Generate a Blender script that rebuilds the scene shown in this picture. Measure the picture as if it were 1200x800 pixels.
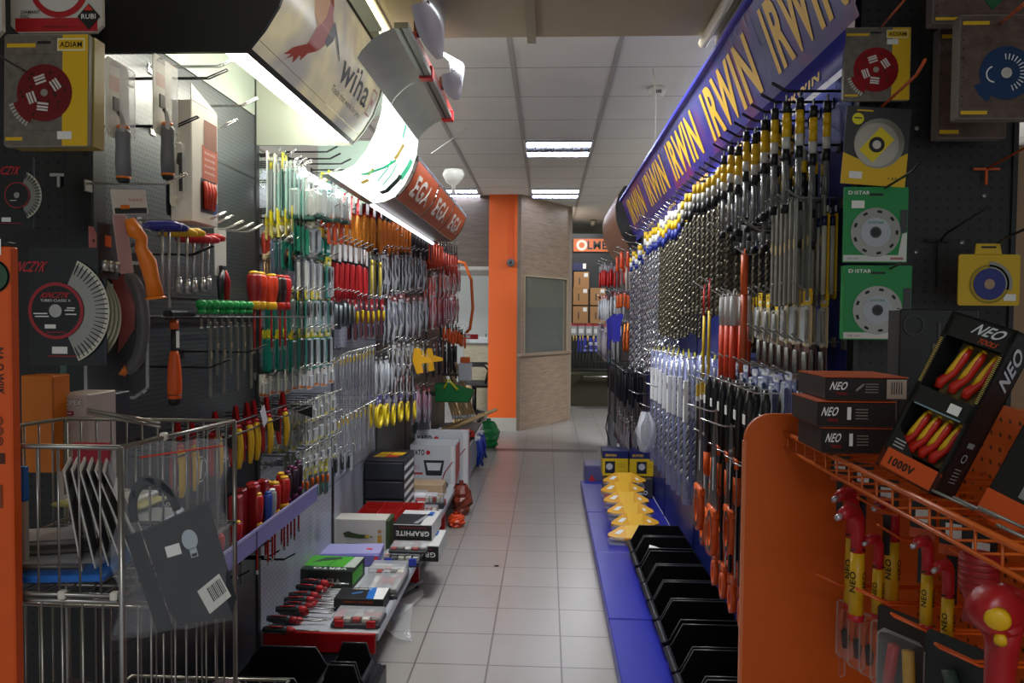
import bpy, math, random
from mathutils import Vector, Matrix, Euler
PI=math.pi
random.seed(7)
for _o in list(bpy.data.objects): bpy.data.objects.remove(_o, do_unlink=True)
SC=bpy.context.scene; COL=SC.collection
# ---------------- camera
FOC,PITCH,YAW,ROLL,CAMZ=879.6,.0345,.0466,.0085,1.426
fwd=Vector((-math.sin(YAW)*math.cos(PITCH),math.cos(YAW)*math.cos(PITCH),-math.sin(PITCH)))
_r=Vector((math.cos(YAW),math.sin(YAW),0)); _u=_r.cross(fwd)
cr=_r*math.cos(ROLL)+_u*math.sin(ROLL); cu=_u*math.cos(ROLL)-_r*math.sin(ROLL)
cam=bpy.data.cameras.new('camera'); camo=bpy.data.objects.new('camera',cam); COL.objects.link(camo)
camo.matrix_world=Matrix(((cr.x,cu.x,-fwd.x,0),(cr.y,cu.y,-fwd.y,0),(cr.z,cu.z,-fwd.z,CAMZ),(0,0,0,1)))
cam.sensor_width=36; cam.sensor_fit='HORIZONTAL'; cam.lens=FOC/1200*36; cam.clip_start=.05; cam.clip_end=100
SC.camera=camo
# ---------------- world, exposure
w=bpy.data.worlds.new('world'); SC.world=w; w.use_nodes=True
w.node_tree.nodes['Background'].inputs[0].default_value=(.85,.93,1,1)
w.node_tree.nodes['Background'].inputs[1].default_value=.6
vs=SC.view_settings; vs.view_transform='Standard'; vs.look='None'; vs.gamma=1; vs.use_curve_mapping=False; vs.exposure=-0.02
# ---------------- large area lights: unseen fills added for brightness, with the rear aisle and office lights
def area(name,loc,sx,sy,power,col=(1,1,1),rot=(0,0,0)):
    l=bpy.data.lights.new(name,'AREA'); l.shape='RECTANGLE'; l.size=sx; l.size_y=sy; l.energy=power; l.color=col
    o=bpy.data.objects.new(name,l); COL.objects.link(o); o.location=loc; o.rotation_euler=rot; return o
LCOL=(.95,.98,1)
area('added_fill_above_soffit_edge',(-.15,3.5,2.89),.6,.6,56,LCOL)  # unseen lamp added over the aisle to brighten the floor
area('ceiling_light_rear_aisle',(.55,10.9,2.88),.5,1.2,26,LCOL)
area('added_fill_behind_camera',(0.1,-1.2,2.45),1.2,.6,28,LCOL)  # unseen lamp added behind the camera as fill
area('added_fill_left_aisle',(-2.6,5.5,2.85),.6,3,260,LCOL)  # unseen lamp added so that its bounce brightens the ceiling
area('added_fill_right_aisle',(2.4,6,2.85),.6,3,260,LCOL)  # added like the left one, for bounce onto the ceiling
area('office_light',(-1.6,10.6,2.8),.6,.6,22,LCOL)
# ---------------- view helpers: a pixel's ray met with a real plane
def ray(x,y): return fwd+cr*((x-600)/FOC)+cu*((400-y)/FOC)
def onx(px,py,X): d=ray(px,py); return Vector((0,0,CAMZ))+d*(X/d.x)
def ony(px,py,Y): d=ray(px,py); return Vector((0,0,CAMZ))+d*(Y/d.y)
def onz(px,py,Z): d=ray(px,py); return Vector((0,0,CAMZ))+d*((Z-CAMZ)/d.z)
# ---------------- materials
def lin(c):
    c=c/255; return c/12.92 if c<=.04045 else ((c+.055)/1.055)**2.4
def rgb(h):
    if isinstance(h,str): h=h.lstrip('#'); h=(int(h[0:2],16),int(h[2:4],16),int(h[4:6],16))
    return (lin(h[0]),lin(h[1]),lin(h[2]),1)
MATS={}
def mat(name,col='#808080',rough=.5,metal=0.,noise=0,nscale=30,emit=0,ecol=None,bump=0,bscale=200,coat=0):
    if name in MATS: return MATS[name]
    m=bpy.data.materials.new(name); m.use_nodes=True; nt=m.node_tree; b=nt.nodes['Principled BSDF']
    c=rgb(col); b.inputs['Base Color'].default_value=c; b.inputs['Roughness'].default_value=rough; b.inputs['Metallic'].default_value=metal
    if coat: b.inputs['Coat Weight'].default_value=coat
    tc=None
    if noise or bump:
        tc=nt.nodes.new('ShaderNodeTexCoord')
    if noise:
        n=nt.nodes.new('ShaderNodeTexNoise'); n.inputs['Scale'].default_value=nscale; n.inputs['Detail'].default_value=3
        nt.links.new(tc.outputs['Object'],n.inputs['Vector'])
        r=nt.nodes.new('ShaderNodeValToRGB'); r.color_ramp.elements[0].position=.3; r.color_ramp.elements[1].position=.7
        r.color_ramp.elements[0].color=tuple(max(0,k*(1-noise)) for k in c[:3])+(1,); r.color_ramp.elements[1].color=tuple(min(1,k*(1+noise)) for k in c[:3])+(1,)
        nt.links.new(n.outputs['Fac'],r.inputs['Fac']); nt.links.new(r.outputs['Color'],b.inputs['Base Color'])
    if bump:
        n=nt.nodes.new('ShaderNodeTexNoise'); n.inputs['Scale'].default_value=bscale
        nt.links.new(tc.outputs['Object'],n.inputs['Vector'])
        bp=nt.nodes.new('ShaderNodeBump'); bp.inputs['Strength'].default_value=bump; bp.inputs['Distance'].default_value=.002
        nt.links.new(n.outputs['Fac'],bp.inputs['Height']); nt.links.new(bp.outputs['Normal'],b.inputs['Normal'])
    if emit:
        b.inputs['Emission Color'].default_value=rgb(ecol or col); b.inputs['Emission Strength'].default_value=emit
    MATS[name]=m; return m
def clear(name,col='#e8eef2',alpha=.25,rough=.12):
    """thin clear plastic film or blister: mostly see-through, with a glossy skin"""
    if name in MATS: return MATS[name]
    m=bpy.data.materials.new(name); m.use_nodes=True; nt=m.node_tree; nt.nodes.clear()
    o=nt.nodes.new('ShaderNodeOutputMaterial'); t=nt.nodes.new('ShaderNodeBsdfTransparent'); g=nt.nodes.new('ShaderNodeBsdfPrincipled')
    g.inputs['Base Color'].default_value=rgb(col); g.inputs['Roughness'].default_value=rough; g.inputs['Specular IOR Level'].default_value=.9
    f=nt.nodes.new('ShaderNodeFresnel'); f.inputs['IOR'].default_value=1.45
    a=nt.nodes.new('ShaderNodeMath'); a.operation='MULTIPLY_ADD'; a.inputs[1].default_value=.42; a.inputs[2].default_value=alpha*.5; a.use_clamp=True
    x=nt.nodes.new('ShaderNodeMixShader')
    nt.links.new(f.outputs[0],a.inputs[0]); nt.links.new(a.outputs[0],x.inputs[0]); nt.links.new(t.outputs[0],x.inputs[1]); nt.links.new(g.outputs[0],x.inputs[2]); nt.links.new(x.outputs[0],o.inputs[0])
    MATS[name]=m; return m
def nmath(nt,op,a,b=None,c=None):
    n=nt.nodes.new('ShaderNodeMath'); n.operation=op
    for i,v in enumerate((a,b,c)):
        if v is None: continue
        if isinstance(v,(int,float)): n.inputs[i].default_value=v
        else: nt.links.new(v,n.inputs[i])
    return n.outputs[0]
def pegmat(name,col,hole,ax=('Y','Z'),pitch=(.025,.025),r=(.0035,.0035),rough=.5,metal=0.,stagger=0,off=(0,0)):
    """perforated steel sheet: rows of punched holes"""
    if name in MATS: return MATS[name]
    m=bpy.data.materials.new(name); m.use_nodes=True; nt=m.node_tree; b=nt.nodes['Principled BSDF']
    tc=nt.nodes.new('ShaderNodeTexCoord'); s=nt.nodes.new('ShaderNodeSeparateXYZ'); nt.links.new(tc.outputs['Object'],s.inputs[0])
    u=nmath(nt,'DIVIDE',nmath(nt,'ADD',s.outputs[ax[0]],off[0]),pitch[0]); v=nmath(nt,'DIVIDE',nmath(nt,'ADD',s.outputs[ax[1]],off[1]),pitch[1])
    if stagger:
        u=nmath(nt,'ADD',u,nmath(nt,'MULTIPLY',nmath(nt,'FLOOR',v),.5))
    fu=nmath(nt,'DIVIDE',nmath(nt,'MULTIPLY',nmath(nt,'SUBTRACT',nmath(nt,'FRACT',u),.5),pitch[0]),r[0])
    fv=nmath(nt,'DIVIDE',nmath(nt,'MULTIPLY',nmath(nt,'SUBTRACT',nmath(nt,'FRACT',v),.5),pitch[1]),r[1])
    d=nmath(nt,'ADD',nmath(nt,'MULTIPLY',fu,fu),nmath(nt,'MULTIPLY',fv,fv)); h=nmath(nt,'LESS_THAN',d,1)
    mx=nt.nodes.new('ShaderNodeMix'); mx.data_type='RGBA'; nt.links.new(h,mx.inputs[0]); mx.inputs[6].default_value=rgb(col); mx.inputs[7].default_value=rgb(hole)
    nt.links.new(mx.outputs[2],b.inputs['Base Color']); b.inputs['Roughness'].default_value=rough; b.inputs['Metallic'].default_value=metal
    MATS[name]=m; return m
def tilemat(name,c1,c2,grout,size,mortar,off,rough=.35,spec=.5,speck=.06,sscale=400):
    if name in MATS: return MATS[name]
    m=bpy.data.materials.new(name); m.use_nodes=True; nt=m.node_tree; b=nt.nodes['Principled BSDF']
    tc=nt.nodes.new('ShaderNodeTexCoord'); mp=nt.nodes.new('ShaderNodeMapping'); mp.inputs['Location'].default_value=(off[0],off[1],0)
    nt.links.new(tc.outputs['Object'],mp.inputs[0])
    br=nt.nodes.new('ShaderNodeTexBrick'); br.offset=0; br.squash=1; nt.links.new(mp.outputs[0],br.inputs['Vector'])
    br.inputs['Color1'].default_value=rgb(c1); br.inputs['Color2'].default_value=rgb(c2); br.inputs['Mortar'].default_value=rgb(grout)
    br.inputs['Scale'].default_value=1; br.inputs['Mortar Size'].default_value=mortar; br.inputs['Mortar Smooth'].default_value=0; br.inputs['Bias'].default_value=0
    br.inputs['Brick Width'].default_value=size; br.inputs['Row Height'].default_value=size
    n=nt.nodes.new('ShaderNodeTexNoise'); n.inputs['Scale'].default_value=sscale; n.inputs['Detail'].default_value=2; nt.links.new(tc.outputs['Object'],n.inputs['Vector'])
    k=nmath(nt,'ADD',nmath(nt,'MULTIPLY',nmath(nt,'SUBTRACT',n.outputs['Fac'],.5),speck*6),1)
    n2=nt.nodes.new('ShaderNodeTexNoise'); n2.inputs['Scale'].default_value=3; nt.links.new(tc.outputs['Object'],n2.inputs['Vector'])
    k=nmath(nt,'MULTIPLY',k,nmath(nt,'ADD',nmath(nt,'MULTIPLY',n2.outputs['Fac'],.16),.92))
    vm=nt.nodes.new('ShaderNodeVectorMath'); vm.operation='SCALE'; nt.links.new(br.outputs['Color'],vm.inputs[0]); nt.links.new(k,vm.inputs['Scale'])
    nt.links.new(vm.outputs[0],b.inputs['Base Color']); b.inputs['Roughness'].default_value=rough; b.inputs['Specular IOR Level'].default_value=spec
    MATS[name]=m; return m
def woodmat(name,c1,c2,scale=(1,1,8),rough=.5,dist=2.0):
    if name in MATS: return MATS[name]
    m=bpy.data.materials.new(name); m.use_nodes=True; nt=m.node_tree; b=nt.nodes['Principled BSDF']
    tc=nt.nodes.new('ShaderNodeTexCoord'); mp=nt.nodes.new('ShaderNodeMapping'); mp.inputs['Scale'].default_value=scale; nt.links.new(tc.outputs['Object'],mp.inputs[0])
    n=nt.nodes.new('ShaderNodeTexNoise'); n.inputs['Scale'].default_value=2.5; n.inputs['Detail'].default_value=6; n.inputs['Distortion'].default_value=dist; nt.links.new(mp.outputs[0],n.inputs['Vector'])
    r=nt.nodes.new('ShaderNodeValToRGB'); r.color_ramp.elements[0].position=.3; r.color_ramp.elements[1].position=.72
    r.color_ramp.elements[0].color=rgb(c1); r.color_ramp.elements[1].color=rgb(c2); nt.links.new(n.outputs['Fac'],r.inputs['Fac'])
    nt.links.new(r.outputs['Color'],b.inputs['Base Color']); b.inputs['Roughness'].default_value=rough
    MATS[name]=m; return m
def P(h,rough=.45,metal=0.):                       # plain paint / plastic / print of one colour
    return mat('paint_%s_%d_%d'%(h.lstrip('#'),rough*100,metal*100),h,rough,metal)
CHROME=mat('chrome_wire','#c8c8c4',.25,.9); STEEL=mat('steel','#b9b9b6',.3,.85); DSTEEL=mat('dark_steel','#55554f',.38,.8)
BLACK=P('#141416',.45); DBLACK=P('#0d0d0f',.6); WHITE=P('#e8e8e4',.5); PAPER=P('#dcdad4',.7); RED=P('#b01a1e',.4); YEL=P('#e0b414',.45); ORG=P('#d9560f',.45)
TEAL=P('#0f8478',.45); BLUE=P('#1c2c8c',.45); GREY=P('#7d7f84',.5); LCLEAR=clear('clear_film','#e2e6ea',.03,.22); BLIS=clear('clear_blister','#dfe6ee',.06,.08)
GREENM=P('#158a3e',.5); KRAFT=P('#9a7148',.8); PURP=P('#4a3f8e',.5)
# ---------------- mesh builder
_TXT={}
def text_mesh(s,bold=0.0):
    k=(s,bold)
    if k in _TXT: return _TXT[k]
    c=bpy.data.curves.new('t','FONT'); c.body=s; c.size=1; c.offset=bold*.55; c.space_character=1+bold*2.2; c.resolution_u=3; c.align_x='CENTER'; c.align_y='CENTER'
    o=bpy.data.objects.new('t',c); me=o.to_mesh(); e=o
    vs_=[v.co.copy() for v in me.vertices]; fs=[tuple(p.vertices) for p in me.polygons]
    e.to_mesh_clear(); bpy.data.objects.remove(o,do_unlink=True); bpy.data.curves.remove(c)
    if vs_:
        x0=min(v.x for v in vs_);x1=max(v.x for v in vs_);y0=min(v.y for v in vs_);y1=max(v.y for v in vs_)
        cx,cy,sx,sy=(x0+x1)/2,(y0+y1)/2,max(x1-x0,1e-4),max(y1-y0,1e-4)
        vs_=[Vector(((v.x-cx)/sx,(v.y-cy)/sy,0)) for v in vs_]   # unit box
    _TXT[k]=(vs_,fs); return _TXT[k]
class MB:
    def __init__(s): s.v=[];s.f=[];s.m=[];s.mats=[];s.T=Matrix.Identity(4);s.sm=[]
    def mi(s,m):
        if m not in s.mats: s.mats.append(m)
        return s.mats.index(m)
    def add(s,vs_,fs,m,smooth=False):
        b=len(s.v); s.v+=[s.T@Vector(v) for v in vs_]; i=s.mi(m)
        for f in fs: s.f.append(tuple(b+k for k in f)); s.m.append(i); s.sm.append(smooth)
        return s
    def box(s,x0,x1,y0,y1,z0,z1,m,bv=0):
        if bv<=0:
            vs_=[(x,y,z) for x in(x0,x1) for y in(y0,y1) for z in(z0,z1)]
            return s.add(vs_,[(0,1,3,2),(4,6,7,5),(0,4,5,1),(2,3,7,6),(0,2,6,4),(1,5,7,3)],m)
        b=min(bv,(x1-x0)*.45,(y1-y0)*.45,(z1-z0)*.45); vs_=[];idx={}
        for i,(x,sx) in enumerate(((x0,1),(x1,-1))):
            for j,(y,sy) in enumerate(((y0,1),(y1,-1))):
                for k,(z,sz) in enumerate(((z0,1),(z1,-1))):
                    idx[i,j,k]=len(vs_); vs_+=[(x,y+sy*b,z+sz*b),(x+sx*b,y,z+sz*b),(x+sx*b,y+sy*b,z)]
        A=lambda i,j,k,a: idx[i,j,k]+a
        fs=[]
        for a in (0,1):
            fs.append([A(a,0,0,0),A(a,0,1,0),A(a,1,1,0),A(a,1,0,0)]); fs.append([A(0,a,0,1),A(1,a,0,1),A(1,a,1,1),A(0,a,1,1)]); fs.append([A(0,0,a,2),A(0,1,a,2),A(1,1,a,2),A(1,0,a,2)])
            for c in (0,1):
                fs.append([A(0,a,c,1),A(0,a,c,2),A(1,a,c,2),A(1,a,c,1)]); fs.append([A(a,0,c,0),A(a,0,c,2),A(a,1,c,2),A(a,1,c,0)]); fs.append([A(a,c,0,0),A(a,c,0,1),A(a,c,1,1),A(a,c,1,0)])
                for e in (0,1): fs.append([A(a,c,e,0),A(a,c,e,1),A(a,c,e,2)])
        return s.add(vs_,[tuple(f) for f in fs],m)
    def cb(s,c,sz,m,bv=0): return s.box(c[0]-sz[0]/2,c[0]+sz[0]/2,c[1]-sz[1]/2,c[1]+sz[1]/2,c[2]-sz[2]/2,c[2]+sz[2]/2,m,bv)
    def tube(s,pts,r,m,n=6,caps=True):
        pts=[Vector(p) for p in pts]; rs=r if isinstance(r,(list,tuple)) else [r]*len(pts)
        vs_=[];fs=[]; up=None
        for i,p in enumerate(pts):
            d=(pts[min(i+1,len(pts)-1)]-pts[max(i-1,0)])
            if d.length<1e-9: d=Vector((0,0,1))
            d.normalize()
            if up is None: up=Vector((0,0,1)) if abs(d.z)<.9 else Vector((1,0,0))
            a=d.cross(up)
            if a.length<1e-5: a=d.orthogonal()
            a.normalize(); b=a.cross(d).normalized(); up=b
            for k in range(n): t=2*PI*k/n; vs_.append(p+a*math.cos(t)*rs[i]+b*math.sin(t)*rs[i])
        for i in range(len(pts)-1):
            for k in range(n): fs.append((i*n+k,i*n+(k+1)%n,(i+1)*n+(k+1)%n,(i+1)*n+k))
        if caps: fs.append(tuple(range(n-1,-1,-1))); fs.append(tuple((len(pts)-1)*n+k for k in range(n)))
        return s.add(vs_,fs,m,True)
    def cyl(s,p0,p1,r,m,n=12,r1=None): return s.tube([p0,p1],[r,r if r1 is None else r1],m,n)
    def lathe(s,prof,m,n=12,M=None):        # prof [(r,z)] about local z
        vs_=[];fs=[]
        for r,z in prof:
            for k in range(n): t=2*PI*k/n; vs_.append((r*math.cos(t),r*math.sin(t),z))
        for i in range(len(prof)-1):
            for k in range(n): fs.append((i*n+k,i*n+(k+1)%n,(i+1)*n+(k+1)%n,(i+1)*n+k))
        fs.append(tuple(range(n-1,-1,-1))); fs.append(tuple((len(prof)-1)*n+k for k in range(n)))
        if M is not None: vs_=[M@Vector(v) for v in vs_]
        return s.add(vs_,fs,m,True)
    def prism(s,poly,d0,d1,m,M=None,smooth=False):       # polygon in local xy from z=d0 to d1
        n=len(poly); vs_=[Vector((x,y,d0)) for x,y in poly]+[Vector((x,y,d1)) for x,y in poly]
        if M is not None: vs_=[M@v for v in vs_]
        fs=[tuple(range(n-1,-1,-1)),tuple(range(n,2*n))]+[(k,(k+1)%n,n+(k+1)%n,n+k) for k in range(n)]
        return s.add(vs_,fs,m,smooth)
    def sheet(s,grid,m,smooth=True):         # grid of points rows x cols
        R,C_=len(grid),len(grid[0]); vs_=[p for r in grid for p in r]
        fs=[(i*C_+j,i*C_+j+1,(i+1)*C_+j+1,(i+1)*C_+j) for i in range(R-1) for j in range(C_-1)]
        return s.add(vs_,fs,m,smooth)
    def text(s,t,m,M,w,h,bold=0.0,shear=0):  # flat lettering, centred in local xy, w by h
        vs_,fs=text_mesh(t,bold)
        return s.add([M@Vector(((v.x+shear*v.y)*w,v.y*h,0)) for v in vs_],fs,m)
    def rect(s,m,M,w,h,cx=0,cy=0): return s.add([M@Vector((cx+a*w/2,cy+b*h/2,0)) for a,b in((-1,-1),(1,-1),(1,1),(-1,1))],[(0,1,2,3)],m)
    def disc(s,m,M,r,n=24,r0=0,a0=0,a1=2*PI):
        vs_=[];fs=[];full=abs(a1-a0-2*PI)<1e-6; k_=n if full else n+1
        for i in range(k_):
            t=a0+(a1-a0)*i/n; vs_.append(M@Vector((r*math.cos(t),r*math.sin(t),0))); vs_.append(M@Vector((r0*math.cos(t),r0*math.sin(t),0)))
        for i in range(n): j=(i+1)%k_; fs.append((2*i,2*j,2*j+1,2*i+1))
        return s.add(vs_,fs,m)
    def build(s,name,parent=None,loc=None):
        me=bpy.data.meshes.new(name); me.from_pydata([tuple(v) for v in s.v],[],s.f)
        for m in s.mats: me.materials.append(m)
        me.polygons.foreach_set('material_index',s.m); me.polygons.foreach_set('use_smooth',s.sm); me.update()
        o=bpy.data.objects.new(name,me); COL.objects.link(o)
        if parent is not None: o.parent=parent
        if loc is not None: o.location=loc
        return o
def tag(o,label=None,cat=None,group=None,kind=None):
    if label: o['label']=label
    if cat: o['category']=cat
    if group: o['group']=group
    if kind: o['kind']=kind
    return o
def thing(name,label,cat,loc=(0,0,0),rz=0,group=None,rot=None):
    o=bpy.data.objects.new(name,None); COL.objects.link(o); o.location=loc; o.rotation_euler=rot or (0,0,rz); o.empty_display_size=.05
    return tag(o,label,cat,group)
def struct(o): o['kind']='structure'; return o
def dup(root,loc,rot,label=None,group=None,scale=None):
    r=root.copy(); COL.objects.link(r); r.location=loc; r.rotation_euler=rot
    if scale: r.scale=scale
    if label: r['label']=label
    if group: r['group']=group
    elif 'group' in r: del r['group']
    for ch in CH.get(root.name,()):
        c=ch.copy(); COL.objects.link(c); c.parent=r
        for g in CH.get(ch.name,()):
            d=g.copy(); COL.objects.link(d); d.parent=c
    return r
CH={}
_orig_build=MB.build
def _b(s,name,parent=None,loc=None):
    o=_orig_build(s,name,parent,loc)
    if parent is not None: CH.setdefault(parent.name,[]).append(o)
    return o
MB.build=_b
KIND={}
def put(maker,loc,rot,label,group=None,scale=None):
    """first call builds the thing, later calls copy it; rot = euler tuple or z angle"""
    if not isinstance(rot,tuple): rot=(0,0,rot)
    if maker not in KIND:
        r=maker(); KIND[maker]=r
        r.location=loc; r.rotation_euler=rot; r['label']=label
        if group: r['group']=group
        if scale: r.scale=scale
        return r
    return dup(KIND[maker],loc,rot,label,group,scale)
def TR(x,y,z): return Matrix.Translation((x,y,z))
def RX(a): return Matrix.Rotation(a,4,'X')
def RY(a): return Matrix.Rotation(a,4,'Y')
def RZ(a): return Matrix.Rotation(a,4,'Z')
# frames for printing: local x right, y up, z out of the face
F_NY=RX(PI/2)                    # face looking to -y (towards the camera end)
F_PX=RZ(PI/2)@RX(PI/2)           # face looking to +x
F_NX=RZ(-PI/2)@RX(PI/2)          # face looking to -x
# ================= THE ROOM =================
CZ=2.911
FLOORM=tilemat('floor_tiles','#9c9894','#97938f','#625f5c',.3,.0035,(.5281,-3.0082),.28,.5,.03,260)
CEILM=tilemat('ceiling_tiles','#d6d4ce','#d2d0ca','#8a8882',.6,.005,(.2186,-4.5517),.9,.1,.05,220)
m=MB(); m.box(-4,4,-3,14,-.05,0,FLOORM); struct(m.build('floor'))
m=MB(); m.box(-.56,.55,7.86,8.01,0,.0015,mat('dark_strip_tile','#5a5553',.4,noise=.08)); struct(m.build('trim_1'))
m=MB(); m.box(-4,4,2.6,14,CZ,CZ+.03,CEILM); struct(m.build('ceiling'))
RAIL=P('#a5a39d',.6)
for i,k in enumerate(range(-4,6)):
    x=-.2186+.6*k
    if abs(x)>3.2: continue
    m=MB(); m.box(x-.014,x+.014,2.7,14,CZ-.007,CZ-.001,RAIL); struct(m.build('trim_%d'%(i+2)))
SOFF=mat('soffit_paint','#b3a88e',.85,noise=.03,nscale=300)
m=MB(); m.box(-4,4,-3,2.93,2.52,2.58,SOFF); m.box(-4,4,2.93,2.99,2.52,CZ,SOFF); struct(m.build('ceiling_soffit'))
m=MB(); m.box(-.09,-.055,-2,3.02,2.505,2.52,P('#a29a84',.6)); struct(m.build('trim_20'))
m=MB(); m.box(-4,4,14,14.05,0,CZ,P('#b9b89a',.8)); struct(m.build('wall_back'))
m=MB(); m.box(-4.05,-4,-3,14,0,CZ,P('#b8b8b0',.8)); struct(m.build('wall_left'))
m=MB(); m.box(4,4.05,-3,14,0,CZ,P('#b8b8b0',.8)); struct(m.build('wall_right'))
# office behind the pillar
GWALL=mat('grey_plaster','#c2c6c4',.85)
m=MB(); m.box(-4,-.4,12.0,12.05,0,CZ,GWALL); struct(m.build('wall_office'))
WOODH=woodmat('header_laminate','#4b4036','#64564a',(1,1,10),.5)
m=MB(); m.box(-4,-.72,9.32,9.36,2.02,CZ,WOODH); m.box(-4,-.72,9.31,9.37,1.92,1.98,P('#6a655e',.4)); m.box(-4,-.72,9.30,9.36,1.99,2.03,P('#a8a8a2',.3)); struct(m.build('wall_header'))
# orange pillar
m=MB(); m.box(-.726,-.375,9.25,9.6,.16,CZ,mat('orange_paint','#d65a12',.55,noise=.02)); m.box(-.47,-.43,9.235,9.25,2.12,CZ,P('#d4500c',.5))
o=m.build('orange_pillar'); struct(o); 
m=MB(); m.box(-.735,-.368,9.24,9.61,0,.16,mat('pillar_plinth','#a7a49c',.5)); struct(m.build('baseboard_pillar'))
cw=thing('security_camera','small dark round security camera on the orange pillar','camera',(-.452,9.19,2.07))
m=MB(); m.lathe([(.0,-.035),(.045,-.035),(.05,.0),(.045,.035),(0,.036)],P('#5a5a5c',.4),16,RX(PI/2)); m.build('housing',cw)
m=MB(); m.disc(BLACK,TR(0,-.037,0)@F_NY,.022,16); m.build('lens',cw); m=MB(); m.box(-.02,.02,.03,.06,-.03,.03,P('#66605a')); m.build('bracket',cw)
# booth: laminate wall turned away from the aisle, with a glazed hatch
WD=woodmat('booth_laminate','#836f5f','#a08b78',(2,2,16),.5,.6)
A=Vector((-.33,9.25,0)); B=Vector((.285,10.25,0)); L=(B-A).length; ang=math.atan2(B.y-A.y,B.x-A.x)
def booth_pt(u,d,z): return (u,d,z)
bt=thing('counter_booth','brown wood laminate booth with a dark glazed hatch beside the orange pillar','booth',A,ang)
bt['kind']='structure'
W0,W1,HZ0,HZ1=.09,L-.05,.945,1.915
m=MB(); m.box(0,L,0,.04,0,HZ0-.02,WD,.003); m.build('lower_panel',bt)
m=MB(); m.box(0,L,.0,.04,HZ1,CZ,WD); m.box(0,W0,0,.04,HZ0,HZ1,WD); m.box(W1,L,0,.04,HZ0,HZ1,WD); m.build('upper_panel',bt)
m=MB(); m.box(-.02,L+.02,-.05,.06,HZ0-.025,HZ0+.012,P('#8c7a6a',.4),.006); m.build('counter_ledge',bt)
m=MB(); m.box(W0-.02,W0,-.01,.05,HZ0,HZ1+.02,P('#a8977f',.5)); m.box(W1,W1+.02,-.01,.05,HZ0,HZ1+.02,P('#a8977f',.5)); m.box(W0,W1,-.01,.05,HZ1,HZ1+.02,P('#a8977f',.5)); m.build('hatch_frame',bt)
m=MB(); m.box(W0,W1,.018,.022,HZ0,HZ1,clear('hatch_glass','#8c908a',.06,.03)); m.build('glass_pane',bt)
m=MB(); m.box(-.375,-.33,9.25,9.3,0,CZ,P('#6e5f50',.5)); m.box(.285,.33,10.25,10.3,0,CZ,P('#8d7d6c',.5)); struct(m.build('trim_21'))
m=MB(); m.box(.285,.30,10.3,11.9,0,CZ,P('#8d7d6c',.5)); struct(m.build('wall_booth'))
# inside of the booth
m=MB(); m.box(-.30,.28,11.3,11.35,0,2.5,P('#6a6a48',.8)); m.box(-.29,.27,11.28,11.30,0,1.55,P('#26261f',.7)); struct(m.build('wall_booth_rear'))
m=MB(); m.box(-.28,.2,10.9,11.27,0,1.15,P('#24221f',.5),.01); m.box(-.1,.15,10.85,10.9,1.0,1.14,P('#33322e',.5)); tag(m.build('dark_cabinet'),'dark low cabinet inside the glazed booth','cabinet')
# ceiling luminaires with louvres
TUBE=mat('tube_light','#dfe8ff',.5,emit=48,ecol='#dce6ff'); LOUV=mat('louvre_aluminium','#c9ccd6',.18,.9); LDARK=P('#3a3a44',.4)
def make_lum():
    r=thing('ceiling_light','','ceiling light')
    m=MB()
    for a in (-1,1):
        m.box(-.295,.295,a*.285-.01,a*.285+.01,-.008,.004,P('#e6e6e6',.4)); m.box(a*.285-.01,a*.285+.01,-.295,.295,-.008,.004,P('#e6e6e6',.4))
    m.build('frame',r)
    m=MB(); m.box(-.285,.285,-.285,.285,-.002,-.001,LDARK); m.build('backplate',r)
    for y in (-.2,.2):
        m=MB(); m.tube([(-.27,y,-.016),(.27,y,-.016)],.013,TUBE,8); m.build('tube',r)
    m=MB()
    for k in range(8): x=-.28+.08*k; m.box(x-.003,x+.003,-.28,.28,-.03,-.004,LOUV)
    for y in (-.28,-.095,0,.095,.28): m.box(-.28,.28,y-.003,y+.003,-.03,-.004,LOUV)
    m.build('louvre',r); return r
def lum(i,j,label): return put(make_lum,(-.2186+.6*(i+.5),4.5517+.6*(j+.5),CZ),0,label)
lum(0,3,'square louvred ceiling light nearest the camera, over the aisle')
lum(0,7,'louvred ceiling light further down the aisle, above the booth')
lum(-2,7,'louvred ceiling light partly hidden behind the orange canopy')
# smoke detector and its cord
sd=thing('smoke_detector','white round smoke detector on the ceiling right of the aisle','smoke detector',(.695,4.95,CZ))
m=MB(); m.lathe([(.0,0),(.05,0),(.055,-.02),(.045,-.055),(.03,-.06),(0,-.06)],P('#d8d8d2',.4),20); m.build('housing',sd)
m=MB()
for k in range(5): m.box(-.02+.009*k,-.016+.009*k,-.052,-.045,-.05,-.03,BLACK)
m.build('grille',sd)
p0=onx(758,75,.62); m=MB(); m.tube([(.62,4.6,CZ),(.66,4.75,2.8),(.70,5.05,2.64),(.74,5.3,2.5)],.004,P('#d9d6cc'),6); tag(m.build('cable'),'thin white cable drooping from ceiling beside the smoke detector','cable')
# two pipes under the soffit
for i,(x,yy,la) in enumerate(((.595,2.99,'beige pipe under the ceiling, left of two'),(.655,2.97,'beige pipe under the ceiling, right of two against the blue sign'))):
    m=MB(); m.tube([(x,-.5,2.49),(x,yy,2.49)],.019,P('#b5ab8e',.45),12); tag(m.build('ceiling_pipe'),la,'pipe')
# batten above the left canopy; its glowing face stands in for the lit soffit
bn=thing('batten_light','batten above the bird canopy whose glow stands in for the lit soffit','batten light',(-.655,2.2,2.52))
m=MB(); m.box(-.05,.05,-1.1,.72,-.012,-.002,P('#e0dcc8',.5),.003); m.build('housing',bn)
m=MB(); m.box(-.044,.044,-1.08,.715,-.03,-.0125,mat('soffit_wash_glow','#fff6d8',.5,emit=3.2,ecol='#fff0c0'),.008); m.build('diffuser',bn)
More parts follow.
